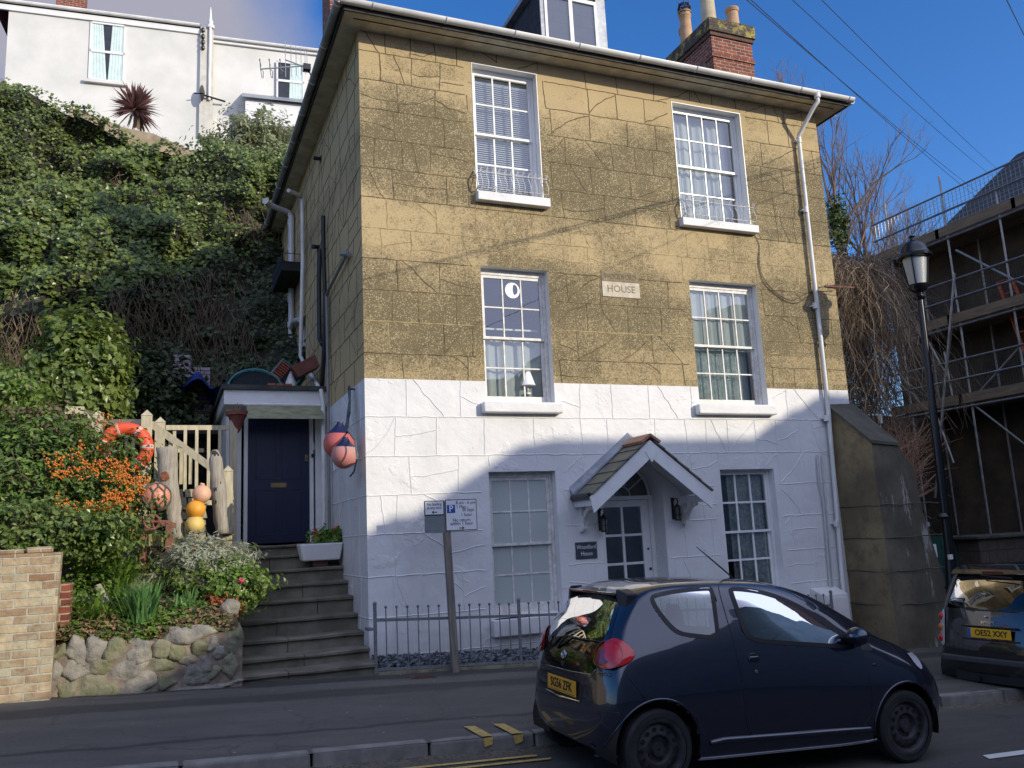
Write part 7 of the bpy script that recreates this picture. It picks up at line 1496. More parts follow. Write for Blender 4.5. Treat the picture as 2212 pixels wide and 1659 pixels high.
# stone rubble wall behind the floats
def rubble(name, lb, x0, x1, z0, z1, y, seed):
    t_ = thing(name, ((x0 + x1) / 2, y, z0), lb, 'wall'); rr = random.Random(seed); m = MB(); z = z0
    while z < z1 - .03:
        h_ = rr.uniform(.07, .13); x = x0
        while x < x1 - .02:
            w_ = min(rr.uniform(.12, .28), x1 - x); d = rr.uniform(-.02, .02); k0 = len(m.v); m.hexa([(x + .006, y + d, z), (x + w_ - .006, y + d, z), (x + w_ - .006, y + .25, z), (x + .006, y + .25, z), (x + .012, y + d + .01, z + h_ - .01), (x + w_ - .012, y + d + .01, z + h_ - .01), (x + w_ - .01, y + .25, z + h_ - .01), (x + .01, y + .25, z + h_ - .01)]); x += w_
            for i in range(k0, len(m.v)): v = m.v[i]; m.v[i] = (v[0] + rr.uniform(-.012, .012), v[1], v[2] + rr.uniform(-.012, .012))
        z += h_
    m.build('stonework', mat('lichened_limestone', (.42, .38, .22), .9, var=0, col2=(.24, .22, .14), scale=8, bump=.8, bscale=25, bdist=.02), t_, bevel=.012); m = MB(); m.box(x0 + .02, y + .03, z0, x1 - .02, y + .24, z1 - .05); m.build('mortar', M_SOIL, t_)
a, b = At(1500, 930, 12.3), At(1800, 1400, 12.3); rubble('stone_wall', 'lichened limestone wall behind the three stacked floats', a.x - .05, b.x, b.z - .3, a.z, 12.3, 3)
a, b = At(1930, 905, 12.2), At(2035, 1480, 12.2); rubble('stone_wall', 'narrow limestone end wall beside the blue door steps', a.x, b.x, b.z - .2, a.z, 12.25, 5)
a, b = At(1000, 1240, 12.4), At(1240, 1640, 12.4); rubble('stone_wall', 'low limestone wall half hidden behind the rusty winch', a.x, b.x, b.z - .2, a.z, 12.45, 8)
# timber balustrade
M_OAK = mat('weathered_pale_timber', (.55, .49, .33), .85, var=0, col2=(.38, .34, .24), scale=5, stretch=(5, 5, .8), bump=.4, bscale=30)
fb = thing('timber_balustrade', (-.4, 12.9, 0), 'weathered pale timber balustrade with pointed posts above the garden', 'balustrade'); FB = 12.8
def bpost(x, ytop, ybot, w_, d):
    a, b = At(x, ytop, d), At(x, ybot, d); m = MB(); h_ = w_ / 2; m.box(a.x - h_, d - h_, b.z, a.x + h_, d + h_, a.z - h_ * 1.3)
    m.add([(a.x - h_ * 1.12, d - h_ * 1.12, a.z - h_ * 1.3), (a.x + h_ * 1.12, d - h_ * 1.12, a.z - h_ * 1.3), (a.x + h_ * 1.12, d + h_ * 1.12, a.z - h_ * 1.3), (a.x - h_ * 1.12, d + h_ * 1.12, a.z - h_ * 1.3), (a.x, d, a.z)], [(0, 1, 4), (1, 2, 4), (2, 3, 4), (3, 0, 4), (3, 2, 1, 0)])
    m.build('post', M_OAK, fb)
bpost(1282, 250, 1250, .14, 12.6); bpost(1398, 312, 1000, .135, 13.1); bpost(860, 250, 900, .14, 13.3); bpost(1985, 735, 1330, .13, 12.2); bpost(2035, 310, 1400, .11, 13.3)
def brail(p, q_, d1, d2, t_=.045, h_=.08, nm='rail'): m = MB(); m.beam(At(*p, d1), At(*q_, d2), t_, h_); m.build(nm, M_OAK, fb)
brail((1440, 408), (2010, 408), 13.1, 13.3, .06, .07, 'top_rail'); brail((880, 360), (1240, 360), 13.3, 12.75, .06, .08, 'top_rail'); brail((1320, 375), (1985, 860), 12.6, 12.2, .05, .09, 'handrail'); brail((1400, 1060), (1900, 1060), 13.1, 13.2, .05, .07, 'bottom_rail')
for x in (1360, 1520, 1614, 1714, 1818, 1915): brail((x, 425), (x - 4, 1000), 13.15, 13.15, .045, .045, 'baluster')
for x in (1160, 1100): brail((x, 380), (x, 900), 13.0, 13.0, .045, .045, 'baluster')
brail((1530, 608), (1775, 605), 13.6, 13.6, .04, .06); brail((1580, 620), (1575, 900), 13.6, 13.6, .05, .05); brail((1660, 620), (1655, 900), 13.6, 13.6, .05, .05); brail((1480, 500), (1480, 900), 13.6, 13.6, .06, .04)
m = MB(); a, b = At(570, 225, 12.9), At(735, 225, 12.9); m.box(a.x, 12.85, At(600, 290, 12.9).z, b.x, 13.0, a.z); m.beam(At(735, 270, 12.9), At(830, 400, 12.9), .06, .05); tag(m.build('broken_rail', M_OAK), 'broken grey timber rail end above the orange berried bush', 'timber')
# life ring
c = At(1090, 590, 12.35); lrg = thing('life_ring', c, 'red and white life ring hung on the timber post behind the berries', 'life ring'); M_RED = mat('faded_red_ring', (.72, .09, .035), .5, var=.1, scale=4, bump=.1); M_RWH = mat('scuffed_white_band', (.62, .55, .50), .7, var=0, col2=(.60, .20, .13), scale=16)
RR = (1300 - 1090) * .24803 / FPX * 12.5; tb = RR * .24; m = MB(); axr = Vector((-.12, -1, .05)); m.torus(c, RR - tb, tb, axr, 48, 14)
m.build('ring', M_RED, lrg, smooth='all'); 
for a in (.35, 1.3, 2.2, 3.1, 4.0, 5.0, 5.9):
    m = MB(); m.torus(c, RR - tb, tb * 1.03, axr, 5, 14, a0=a, a1=a + .17); m.build('band', M_RWH, lrg, smooth='all')
m = MB(); m.torus(c, RR - tb * .1, .008, axr, 40, 5); m.build('grab_rope', M_ROPE, lrg)
# driftwood posts
M_DRIFT = mat('silver_driftwood', (.42, .38, .31), .9, var=0, col2=(.26, .23, .18), scale=6, stretch=(7, 7, .6), bump=.8, bscale=24, bdist=.012)
def drift(name, lb, pts, ws, d, holes=0):
    t_ = thing(name, At(*pts[-1], d), lb, 'driftwood'); P3 = [At(*p, d) for p in pts]; m = MB(); n = 14; k0 = 0
    pp = [];  rs = []
    for i in range(len(P3) - 1):
        for j in range(6): u = j / 6; pp.append(P3[i].lerp(P3[i + 1], u)); rs.append(ws[i] * (1 - u) + ws[i + 1] * u)
    pp.append(P3[-1]); rs.append(ws[-1]); m.tube(pp, rs, 12)
    for i, v in enumerate(m.v): v = Vector(v); g = .02 * mnoise.noise(Vector((v.x * 14, v.y * 14, v.z * 2))) + .012 * mnoise.noise(v * 25); m.v[i] = (v.x + g, v.y + g * .7, v.z)
    if holes:
        m.cm = 1; rr = random.Random(1)
        for i in range(holes): u = rr.uniform(.1, .8); q = pp[int(u * (len(pp) - 1))]; r_ = rs[int(u * (len(rs) - 1))]; m.ball(q + Vector((rr.uniform(-.5, .5) * r_, -r_ * .86, 0)), .014, 8, 5, (1, .5, 2.2))
    m.build('timber', [M_DRIFT, M_DARK], t_, smooth='all')
    return t_
drift('driftwood_post', 'thick flat topped silvery driftwood post right of the netted float', [(1450, 580), (1470, 900), (1510, 1150), (1545, 1380)], [.125, .12, .10, .085], 11.6)
drift('driftwood_post', 'pointed cracked driftwood post with holes right of the stacked floats', [(1868, 600), (1880, 680), (1905, 1000), (1935, 1330)], [.03, .085, .10, .085], 11.7, 14)
drift('driftwood_post', 'thin leaning driftwood stake left of the rusty winch', [(960, 1290), (985, 1450), (1040, 1659)], [.05, .055, .06], 11.3)
drift('driftwood_post', 'short white birch stump standing in the bright green leaves', [(800, 1430), (790, 1640)], [.05, .05], 11.2)
# floats
def ballfloat(x, y, r, d, lb, mt, netted=False):
    c = At(x, y, d); R_ = r * .24803 / FPX * d * .96; t_ = thing('fishing_float', c, lb, 'float', 'fishing floats in the front garden'); m = MB(); m.ball(c, R_, 28, 18, jit=.01); m.lathe(c + Vector((0, 0, R_ * .93)), [(.03, 0), (.03, .03), (.012, .032)], 12, (.3, 0, 1)); m.build('ball', mt, t_, smooth='all'); return t_, c, R_
MF = lambda n, c: mat(n, c, .55, var=.18, scale=6, bump=.1)
t_, c, R_ = ballfloat(1360, 1012, 113, 11.4, 'big faded pink float wrapped in dark net', MF('faded_pink_float', (.62, .26, .17)), True); m = MB()
for k in range(8):
    a = k * math.pi / 4 + .2
    for (t0, t1, a0, a1) in ((.15, .75, 0, 0), (.75, 1.25, 0, math.pi / 8), (.75, 1.25, 0, -math.pi / 8), (1.25, 1.8, math.pi / 8, math.pi / 8), (1.8, 2.3, math.pi / 8, 0), (1.8, 2.3, math.pi / 8, math.pi / 4), (2.3, 2.9, 0, 0)):
        pts = [];
        for j in range(5): th = t0 + (t1 - t0) * j / 4; ph = a + a0 + (a1 - a0) * j / 4; pts.append(c + Vector((math.sin(th) * math.cos(ph), math.sin(th) * math.sin(ph), math.cos(th))) * (R_ + .006))
        m.tube(pts, .011, 5)
m.build('net', mat('dark_green_rope', (.10, .11, .08), .9, var=.4, scale=40), t_, smooth=True)
ballfloat(1757, 985, 77, 11.5, 'pale peach float, topmost of the stacked three', MF('peach_float', (.68, .40, .25))); ballfloat(1705, 1118, 78, 11.5, 'bright orange float in the middle of the stacked three', MF('orange_float', (.78, .34, .03))); t_, c, R_ = ballfloat(1697, 1250, 78, 11.5, 'yellow float with net marks at the bottom of the stack', MF('yellow_float', (.68, .48, .14)))
o = MB(); o.tube([c + Vector((0, 0, -R_)), c + Vector((-.03, 0, -R_ - .2)), c + Vector((.02, 0, -R_ - .5))], .02, 6); o.build('rope_tail', mat('orange_rope', (.6, .18, .07), .9), t_)
c = At(1440, 830, 11.5); o = MB(); o.lathe(c, [(.01, -.02), (.06, -.01), (.065, .02), (.02, .03)], 7, (.2, -1, .1)); tag(o.build('rusty_bracket', mat('rust', (.22, .075, .035), .9, var=.5, scale=16, bump=.7)), 'small rusty iron lump hooked on the thick driftwood post', 'iron')
# rusty winch
wn = thing('rusty_winch', At(1340, 1600, 11.2), 'rusty iron hand winch with a small spoked wheel standing in the plants', 'winch'); MR = MC['rust']; M_RUST = mat('winch_rust', (.21, .085, .055), .85, var=.35, scale=14, bump=.6, bscale=40); W_ = 11.2
c = At(1325, 1228, W_ - .1); m = MB(); m.torus(c, .085, .016, (.1, -1, .1), 24, 6)
for k in range(5): a = k * 2 * math.pi / 5; m.tube([c, c + Vector((.08 * math.cos(a), 0, .08 * math.sin(a)))], .011, 5)
m.ball(c, .025, 8, 6); m.build('hand_wheel', M_RUST, wn, smooth=True)
for (p, q_) in (((1255, 1285), (1240, 1640)), ((1470, 1225), (1465, 1490))):
    m = MB(); m.beam(At(*p, W_), At(*q_, W_), .07, .05, (0, 1, 0)); m.build('leg', M_RUST, wn); m = MB(); m.beam(At(p[0] + 40, p[1], W_ + .35), At(q_[0] + 40, q_[1], W_ + .35), .05, .05, (0, 1, 0)); m.build('leg', M_RUST, wn)
m = MB(); m.beam(At(1380, 1235, W_), At(1525, 1260, W_ + .05), .06, .06); m.beam(At(1380, 1265, W_), At(1500, 1240, W_ + .05), .04, .03); m.tube([At(1330, 1230, W_ - .05), At(1480, 1235, W_ + .1)], .03, 8); m.build('cross_shaft', M_RUST, wn)
m = MB(); m.tube([At(1260, 1215, W_), At(1200, 1205, W_), At(1150, 1180, W_), At(1122, 1120, W_), At(1130, 1080, W_ + .1)], .017, 6)
for k in range(7): m.torus(At(1240 - 18 * k, 1212 - 4 * k, W_ - .01), .018, .007, (math.sin(k * 1.6), math.cos(k * 1.6), .3), 10, 4)
m.build('chain', M_RUST, wn); m = MB()
for i in range(9): x = 1300 + i * 14; m.beam(At(x, 1300 + 4 * (i % 3), W_ + .2), At(x + 5, 1440 - 12 * (i % 2), W_ + .2), .03, .02)
m.build('slatted_drum', mat('dry_husk', (.32, .26, .13), .9, var=.4), wn)
# milk-can shape and the pink step brick
o = MB(); c = At(1110, 1500, 11.9); o.lathe(c + Vector((0, 0, -.35)), [(.10, 0), (.11, .25), (.07, .38), (.05, .45), (.06, .5)], 16); tag(o.build('metal_churn', mat('dull_blue_grey', (.10, .13, .15), .5, var=.3), None, smooth=True), 'dull blue grey metal churn in the shadow behind the stake', 'churn')
# ---- plants
M_PYR = leafmat('pyracantha_leaf', (.035, .075, .016), (.13, .19, .035), .5, .25, 2); M_LAV = leafmat('lavender_leaf', (.22, .24, .17), (.42, .44, .32), .7, .3, 3); M_LIME = leafmat('lime_leaf', (.12, .22, .02), (.26, .38, .04), .4, .35, 3); M_GRN = leafmat('fresh_green_leaf', (.07, .15, .022), (.19, .30, .05), .4, .3, 3); M_DAF = leafmat('daffodil_leaf', (.08, .19, .06), (.18, .33, .10), .4, .3, 5)
M_BERRY = mat('orange_berry', (.60, .19, .022), .45, var=.2, scale=20, bump=0)
c = At(480, 700, 11.9); p1_ = c
pyr = bush('pyracantha', 'big dark green firethorn bush loaded with orange berries behind the brick wall', 'bush', (c.x - .38, 12.0, c.z - .30), (1.62, .7, .92), 15000, [M_PYR, M_PYR, M_GRN], .040, seed=12, asp=2.0, jit=.28)
m = MB(); rr = random.Random(15)
for (bx, by, n) in ((1000, 1010, 40), (1080, 1050, 30), (900, 1110, 40), (760, 1160, 30), (690, 1230, 18), (1200, 920, 25), (1110, 850, 22), (780, 740, 12), (690, 620, 10), (500, 760, 16), (620, 800, 12), (940, 730, 14), (1060, 740, 14), (350, 1240, 14), (560, 1060, 8), (600, 1150, 10), (920, 370, 8), (470, 700, 10), (1090, 1190, 14), (880, 1170, 25), (860, 1300, 5), (780, 1140, 16), (960, 860, 12)):
    for k in range(int(n * 1.25)):
        x, y = bx + rr.gauss(0, 66), by + rr.gauss(0, 42); base = At(x, y, 11.05 + rr.uniform(-.06, .1) + (.25 if y < 800 else 0))
        for q in range(4): m.ball(base + Vector((rr.gauss(0, .016), rr.gauss(0, .016), rr.gauss(0, .014))), .0112, 6, 4)
be = m.build('berries', M_BERRY, pyr, smooth='all', fix=False); be['kind'] = 'stuff'
bush('hedge_shrub', 'light green leafy shrub at the left edge above the firethorn', 'shrub', (At(60, 150, 12.6).x - .2, 12.6, At(60, 150, 12.6).z), (.7, .6, .5), 3200, [M_GRN, M_IVY], .055, seed=31)
bush('bramble', 'brown twiggy bramble mixed into the top of the firethorn', 'shrub', (At(300, 330, 12.2).x, 12.3, At(300, 330, 12.2).z - .1), (.8, .4, .35), 1500, [M_TWIG, M_GRN], .05, seed=32)
bush('ground_ivy', 'trailing ivy spilling over the top of the yellow brick wall', 'ivy', (At(250, 1330, 10.6).x, 10.7, At(250, 1330, 10.6).z), (1.35, .45, .38), 6500, [M_PYR, M_IVY], .045, seed=33, jit=.4)
c = At(1750, 1480, 11.2); bush('lavender', 'silvery grey green lavender mound in front of the driftwood posts', 'shrub', (c.x + .05, 11.2, c.z - .16), (.52, .38, .36), 10000, [M_LAV], .022, seed=13, asp=3.4, jit=.4, shell=.3)
c = At(2100, 1560, 11.4); bush('lavender', 'smaller lavender clump leaning toward the top steps', 'shrub', (c.x - .08, 11.5, c.z), (.26, .3, .22), 3000, [M_LAV], .022, seed=14, asp=3.4, shell=.3)
def AtR(x, y, d): return PY(*R5(x, y), d)
c = AtR(1560, 430, 11.1); bush('rose_bush', 'leafy green rose bush with one pink bloom spilling over the steps', 'bush', (c.x - .12, 11.0, c.z - .02), (.55, .4, .34), 3800, [M_GRN, M_IVY], .045, seed=16, asp=1.5, jit=.5)
o = MB(); c = AtR(1612, 405, 10.65); rr = random.Random(3)
for k in range(14): a = k * 2.4; d = Vector((math.cos(a) * .02, -.02, math.sin(a) * .02)); leafcloud(o, [(c + d, d)], .03, 0, 1.1, rr)
tag(o.build('rose', mat('pink_petal', (.65, .03, .16), .5, bump=0)), 'single bright pink rose above the steps', 'flower')
c = AtR(1480, 590, 10.7); bush('dead_fern', 'rusty red dead foliage beside the boulders', 'plant', (c.x, 10.7, c.z), (.20, .18, .16), 900, [mat('rust_leaf', (.30, .08, .03), .8)], .03, seed=17, asp=2.5, stems=False)
o = MB(); c = AtR(1540, 590, 10.5); o.ball(c, .12, 16, 10, (1, .8, .9), jit=.25); tag(o.build('garden_stone', M_ROCK, None, smooth='all'), 'single pale rounded stone on the soil near the steps', 'stone')
c = AtR(640, 130, 11.0); bush('laurel', 'lime green large leaved plant under the berries', 'plant', (c.x, 11.1, c.z - .02), (.30, .25, .34), 420, [M_LIME], .11, seed=18, asp=1.8)
def tuft(name, lb, x, y, d, n, ln, mt, wd=.011, lean=.35, seed=1):
    b = thing(name, AtR(x, y, d), lb, 'plant'); rr = random.Random(seed); m = MB(); c = AtR(x, y, d)
    for k in range(n):
        a = rr.random() * 6.283; q = c + Vector((rr.gauss(0, .06), rr.gauss(0, .05), 0)); l_ = ln * rr.uniform(.6, 1.1); t = rr.uniform(.05, lean); dd = Vector((math.cos(a) * t, math.sin(a) * t, 1)).normalized(); s = Vector((-math.sin(a), math.cos(a), 0)) * wd; pts = [q, q + dd * l_ * .5, q + dd * l_ * .85 + Vector((math.cos(a), math.sin(a), 0)) * l_ * t * .3, q + dd * l_ + Vector((math.cos(a), math.sin(a), -.4)) * l_ * t * .7]
        m.add([pts[0] - s, pts[0] + s, pts[1] + s, pts[1] - s, pts[2] + s * .8, pts[2] - s * .8, pts[3]], [(0, 1, 2, 3), (3, 2, 4, 5), (5, 4, 6)])
    m.build('leaves', mt, b, fix=False); return b
tuft('daffodil_clump', 'upright blue green daffodil clump above the boulders', 940, 790, 10.35, 190, .64, M_DAF, seed=2)
tuft('daffodil_clump', 'thin daffodil clump with one bud right of the big clump', 1215, 690, 10.6, 40, .42, M_DAF, seed=3)
tuft('grass_tuft', 'arching fresh green strap leaves behind the daffodils', 760, 520, 11.0, 190, .55, M_GRN, .012, .8, seed=4); tuft('grass_tuft', 'low spreading strap leaves at the left end of the bed', 640, 720, 10.5, 120, .42, M_GRN, .013, 1.0, seed=5); tuft('grass_tuft', 'small bright yellow green shoots at the foot of the bed', 730, 755, 10.4, 40, .18, M_LIME, .014, .7, seed=6)
PLCH=0
bush('low_herbs', 'mixed low green herbs filling the middle of the bed', 'plant', (AtR(1150, 640, 10.8).x, 10.8, AtR(1150, 640, 10.8).z - .05), (.62, .4, .20), 3000, [M_GRN, M_PYR], .035, seed=22, stems=False, jit=.5)
bush('low_herbs', 'dark leafy plants below the berries at the left of the bed', 'plant', (AtR(520, 560, 10.9).x, 10.9, AtR(520, 560, 10.9).z - .05), (.38, .4, .42), 3200, [M_GRN, M_PYR], .04, seed=23, stems=False, jit=.5)
bush('low_herbs', 'shaded dark plants behind the winch and lavender', 'plant', (AtR(1000, 330, 11.4).x, 11.5, AtR(1000, 330, 11.4).z - .1), (.75, .3, .28), 2600, [M_PYR], .04, seed=24, stems=False, jit=.5)
drift('driftwood_post', 'pale upright log lying in the strap leaves of the bed', [(1440, 1500), (1440, 1510)], [.04, .04], 11.3) if False else None
o = MB(); o.tube([AtR(655, 440, 10.7), AtR(715, 560, 10.6)], [.045, .04], 10); tag(o.build('log', M_DRIFT, None, smooth=True), 'short pale log leaning among the strap leaves', 'log')
o = MB(); o.hexa([(*AtR(860, 365, 11.3)[:2], AtR(860, 470, 11.3).z)] * 0 or [(AtR(850, 0, 11.3).x, 11.2, AtR(850, 470, 11.3).z), (AtR(1090, 0, 11.3).x, 11.2, AtR(850, 470, 11.3).z), (AtR(1090, 0, 11.3).x, 11.4, AtR(850, 470, 11.3).z), (AtR(850, 0, 11.3).x, 11.4, AtR(850, 470, 11.3).z), (AtR(850, 0, 11.3).x, 11.2, AtR(850, 360, 11.3).z), (AtR(1090, 0, 11.3).x, 11.2, AtR(850, 360, 11.3).z), (AtR(1090, 0, 11.3).x, 11.4, AtR(850, 360, 11.3).z), (AtR(850, 0, 11.3).x, 11.4, AtR(850, 360, 11.3).z)]); tag(o.build('stone_block', M_ROCKM, None, bevel=.02), 'long mossy stone block under the winch', 'stone')
# geranium in the trough
c = PY(700, 1165, 12.35); g = bush('geranium', 'leafy geranium with small red flowers in the white trough', 'plant', (c.x + .1, 12.38, c.z + .02), (.30, .12, .14), 900, [M_GRN], .045, seed=40, stems=False); rr = random.Random(5); m = MB()
for (x, y) in ((683, 1145), (679, 1160), (724, 1140)):
    for k in range(10): leafcloud(m, [(PY(x, y, 12.3) + Vector((rr.gauss(0, .02), 0, rr.gauss(0, .02))), (0, -1, 0))], .025, 0, 1, rr)
m.build('red_flowers', mat('red_petal', (.65, .03, .02), .5, bump=0), g, fix=False)

# leaf litter and creeping ground cover over the front of the bed
m = MB(); rr = random.Random(71)
for k in range(5200):
    x = rr.uniform(-1.15, .75); y = 10.12 + abs(rr.gauss(0, .35)); 
    if rr.random() < .35: y = 10.05 + .1 * rr.random()
    z = bed(x, max(y, 10.15)) + rr.uniform(-.03, .07) + (.0 if y > 10.15 else -.06); g = fbm(x * 2, y * 2, 4, 1)
    leafcloud(m, [((x, y, z), (0, -.4, 1))], rr.uniform(.022, .045), .5, 1.5, rr, 0 if g + rr.uniform(-.25, .25) > .0 else (1 if rr.random() < .6 else 2))
tag(m.build('ground_cover', [M_GRN, mat('brown_litter', (.24, .15, .08), .9, var=.4), M_PYR], None, fix=False), 'creeping green ground cover and brown leaf litter along the top of the boulder wall', 'ground cover', None, 'stuff')
# ================================================================ RIGHT SIDE
Z4 = lambda x, y: (1498.8 + .32242 * x, 493.75 + .32242 * y)
# ---- raking buttress
bt = thing('buttress', (10.3, 10.2, -2), 'massive stained stone buttress sloping away from the right corner of the house', 'buttress')
M_BUT = render_mat('buttress_render', (.27, .225, .12), (.09, .08, .05)); M_BUTD = mat('buttress_coping', (.085, .082, .062), .9, var=.4, scale=3, bump=.6, bscale=18, bdist=.02)
def butmat(name, ca, cb, lc_):
    m, t, b, v = newmat(name); n = nz(t, v, 1.1, 5, .6); n2 = nz(t, v, 5, 6, .75); mp = nd(t, 'ShaderNodeMapping'); mp.inputs['Scale'].default_value = (2.5, 2.5, .5); L(t, v, mp.inputs[0]); n3 = nz(t, mp.outputs[0], 1.6, 7, .75)
    c = mixc(t, ramp(t, n, [(.35, 0), (.65, 1)]), ca, cb); c = mixc(t, ramp(t, n2, [(.5, 0), (.7, .7)]), c, (.075, .06, .04)); c = mixc(t, ramp(t, n3, [(lc_, 0), (lc_ + .05, .8)]), c, (.40, .41, .37)); L(t, c, b.inputs['Base Color']); b.inputs['Roughness'].default_value = .9; bumpn(t, b, n2, .6, .02); return m
M_BST = butmat('brown_buttress_render', (.29, .22, .115), (.15, .115, .065), .70); M_BSF = butmat('grey_lichened_buttress', (.15, .13, .09), (.07, .062, .045), .555)
a = PX(1797, 862, 10.12); b = PX(1885, 957, 10.12); c_ = PX(1916, 1400, 10.12)
yA = 9.86; zt1 = a.z; zf = PY(1885, 957, 9.85).z; xl_ = 10.12
xt = 10.62; # right edge of top slope
zr_b = PY(2038, 1245, 9.95)
pts = dict(TL=(xl_, D + .01, 1.80), TR=(HX1 + .06, D + .01, 1.82), FL=(xl_, 9.88, zf), FR=(PY(1937, 963, 9.9).x, 9.9, PY(1937, 963, 9.9).z), RL=(zr_b.x, 9.95, zr_b.z), RB=(zr_b.x, D + .6, zr_b.z), BL=(xl_ - .02, 9.80, -2.4), BR=(zr_b.x + .04, 9.90, -2.4), WB=(xl_, D + .01, -2.4), RBB=(zr_b.x + .04, D + .6, -2.4), TRB=(HX1 + .06, D + .6, 1.82), FRB=(PY(1937, 963, 9.9).x, D + .6, PY(1937, 963, 9.9).z))
m = MB(); P_ = {k: Vector(v) for k, v in pts.items()}
m.poly([P_['WB'], P_['BL'], P_['FL'], P_['TL']]); E1, E2 = PY(1974, 1010, 9.92), PY(1994, 1110, 9.93); m.poly([P_['BL'], P_['BR'], P_['RL'], E2, E1, P_['FR'], P_['FL']], 3); m.poly([P_['BR'], P_['RBB'], P_['RB'], P_['RL']]); m.poly([P_['TL'], P_['FL'], P_['FR'], P_['TR']], 1); EB = [Vector((e.x, D + .6, e.z)) for e in (E1, E2)]
for a_, b_, c2_, d2_ in ((P_['FR'], E1, EB[0], P_['FRB']), (E1, E2, EB[1], EB[0]), (E2, P_['RL'], P_['RB'], EB[1])): m.poly([a_, b_, c2_, d2_], 1)
m.poly([P_['TR'], P_['FR'], P_['FRB'], P_['TRB']], 1); m.poly([P_['TL'], P_['TR'], P_['TRB']], 1)
# joints across the faces
rr = random.Random(31)
for z in (.15, -.35, -.85, -1.35): 
    xm = min(zr_b.x, 10.8 + (zf - z) * .62) 
    pp = [Vector((xl_ + (xm - xl_) * i / 14, 9.893 - .04 * ((zf - z) / 3.2) * .5 - .035, z + .02 * fbm(i * .3, z, 0, 1))) for i in range(15)]; m.tube(pp, .009, 4, True, 1)
    pp = [Vector((xl_ - .004, D - (D - 9.87) * i / 8, z + .02 * fbm(i * .3, z, 5, 1))) for i in range(9)]; m.tube(pp, .009, 4, True, 1)
m.build('masonry', [M_BST, M_BUTD, M_GROO, M_BSF], bt, fix=False)
m = MB(); e = .03
m.prism([P_['TL'] + Vector((-e, 0, 0)), P_['FL'] + Vector((-e, -e, 0)), P_['FR'] + Vector((e, -e, 0)), P_['TR'] + Vector((e, 0, 0))], (0, .0, .05)); m.build('coping', M_BUTD, bt)
# ---- lamp post
LX, LY = 11.0, 9.42
lp = thing('street_lamp', (LX, LY, -2.2), 'tall black street lamp with a glazed domed lantern right of the house', 'street lamp')
M_LB = mat('lamp_black', (.008, .008, .009), .22, bump=.05)
zf_ = PY(1976, 523, LY).z; xn = PY(1987, 642, LY).x; zc = PY(1987, 642, LY).z; px0 = PY(1990, 660, LY); px1 = PY(2052, 1200, LY)
sl_ = (px0.x - px1.x) / (px0.z - px1.z); xb_ = px1.x + sl_ * (-2.2 - px1.z); top = Vector((xn, LY, zc))
m = MB(); m.tube([(xb_, LY, -2.2), (xb_, LY, -1.2), (px1.x, LY, px1.z)], [.095, .09, .075], 16); m.tube([(px1.x, LY, px1.z), (xn, LY, zc - .02)], [.072, .045], 16)
for z in (-1.15, -.1): m.lathe((xb_ + sl_ * 0, LY, z), [(.08, 0), (.11, .03), (.08, .08)], 16)
m.build('column', M_LB, lp, smooth=True)
m = MB(); m.lathe(top, [(.05, -.05), (.075, -.03), (.085, 0), (.06, .03), (.05, .06), (.10, .10), (.155, .16), (.16, .20)], 20); m.build('lantern_base', M_LB, lp, smooth=True)
zg0, zg1 = zc + .20, zc + .66; m = MB(); m.lathe((xn, LY, 0), [(.125, zg0), (.185, zg1)], 28, caps=False); m.build('glass', glassmat('lamp_glass', (.34, .36, .36), frost=1, refl=1.0), lp, smooth=True, fix=False)
m = MB()
for k in range(4): a_ = k * math.pi / 2 + .5; m.tube([(xn + .14 * math.cos(a_), LY + .14 * math.sin(a_), zg0 - .02), (xn + .20 * math.cos(a_), LY + .20 * math.sin(a_), zg1 + .02)], .012, 6)
m.build('lantern_bar', M_LB, lp)
m = MB(); m.lathe((xn, LY, zg1), [(.02, -.0), (.22, -.03), (.265, -.01), (.27, .03), (.225, .06), (.21, .10), (.18, .18), (.12, .24), (.06, .275), (.035, .29), (.03, .32), (.05, .345), (.03, .37), (.012, zf_ - zg1)], 32); m.build('dome', M_LB, lp, smooth=True)
m = MB(); m.ball((xn, LY, zg1 - .10), .05, 12, 8, (1, 1, 1.5)); m.build('bulb', mat('lamp_bulb', (.6, .6, .58), .3, bump=0), lp, smooth=True)
c = PY(2053, 1203, LY - .08); m = MB(); m.box(c.x - .045, LY - .10, c.z - .035, c.x + .03, LY - .07, c.z + .035); m.build('pale_band', M_PVC, lp)
# ---- overhead wires
WG = 'overhead wires crossing the sky'
def wire(p, q, d0, d1, lb, r=.011, sag=.25):
    r *= .52
    a, b = PY(*p, d0), PY(*q, d1); e_ = a + (a - b) * ((a.y + 7) / (b.y - a.y)); m = MB(); m.tube([e_] + [a.lerp(b, i / 20) - Vector((0, 0, sag * 4 * (i / 20) * (1 - i / 20))) for i in range(21)], r, 4); tag(m.build('overhead_wire', M_CAB, None, smooth=True), lb, 'wire', WG)
wire((1590, -20), (2212, 480), 6, 26, 'leftmost overhead wire, upper of a close pair', .010); wire((1600, -20), (2215, 500), 6, 26, 'leftmost overhead wire, lower of a close pair', .010); wire((1690, -20), (2230, 440), 6, 26, 'middle single overhead wire', .009); wire((1755, -20), (2240, 430), 6, 26, 'third single overhead wire from the left', .009); wire((2165, -20), (2245, 140), 5, 9, 'short overhead wire in the top right corner', .010, .02)
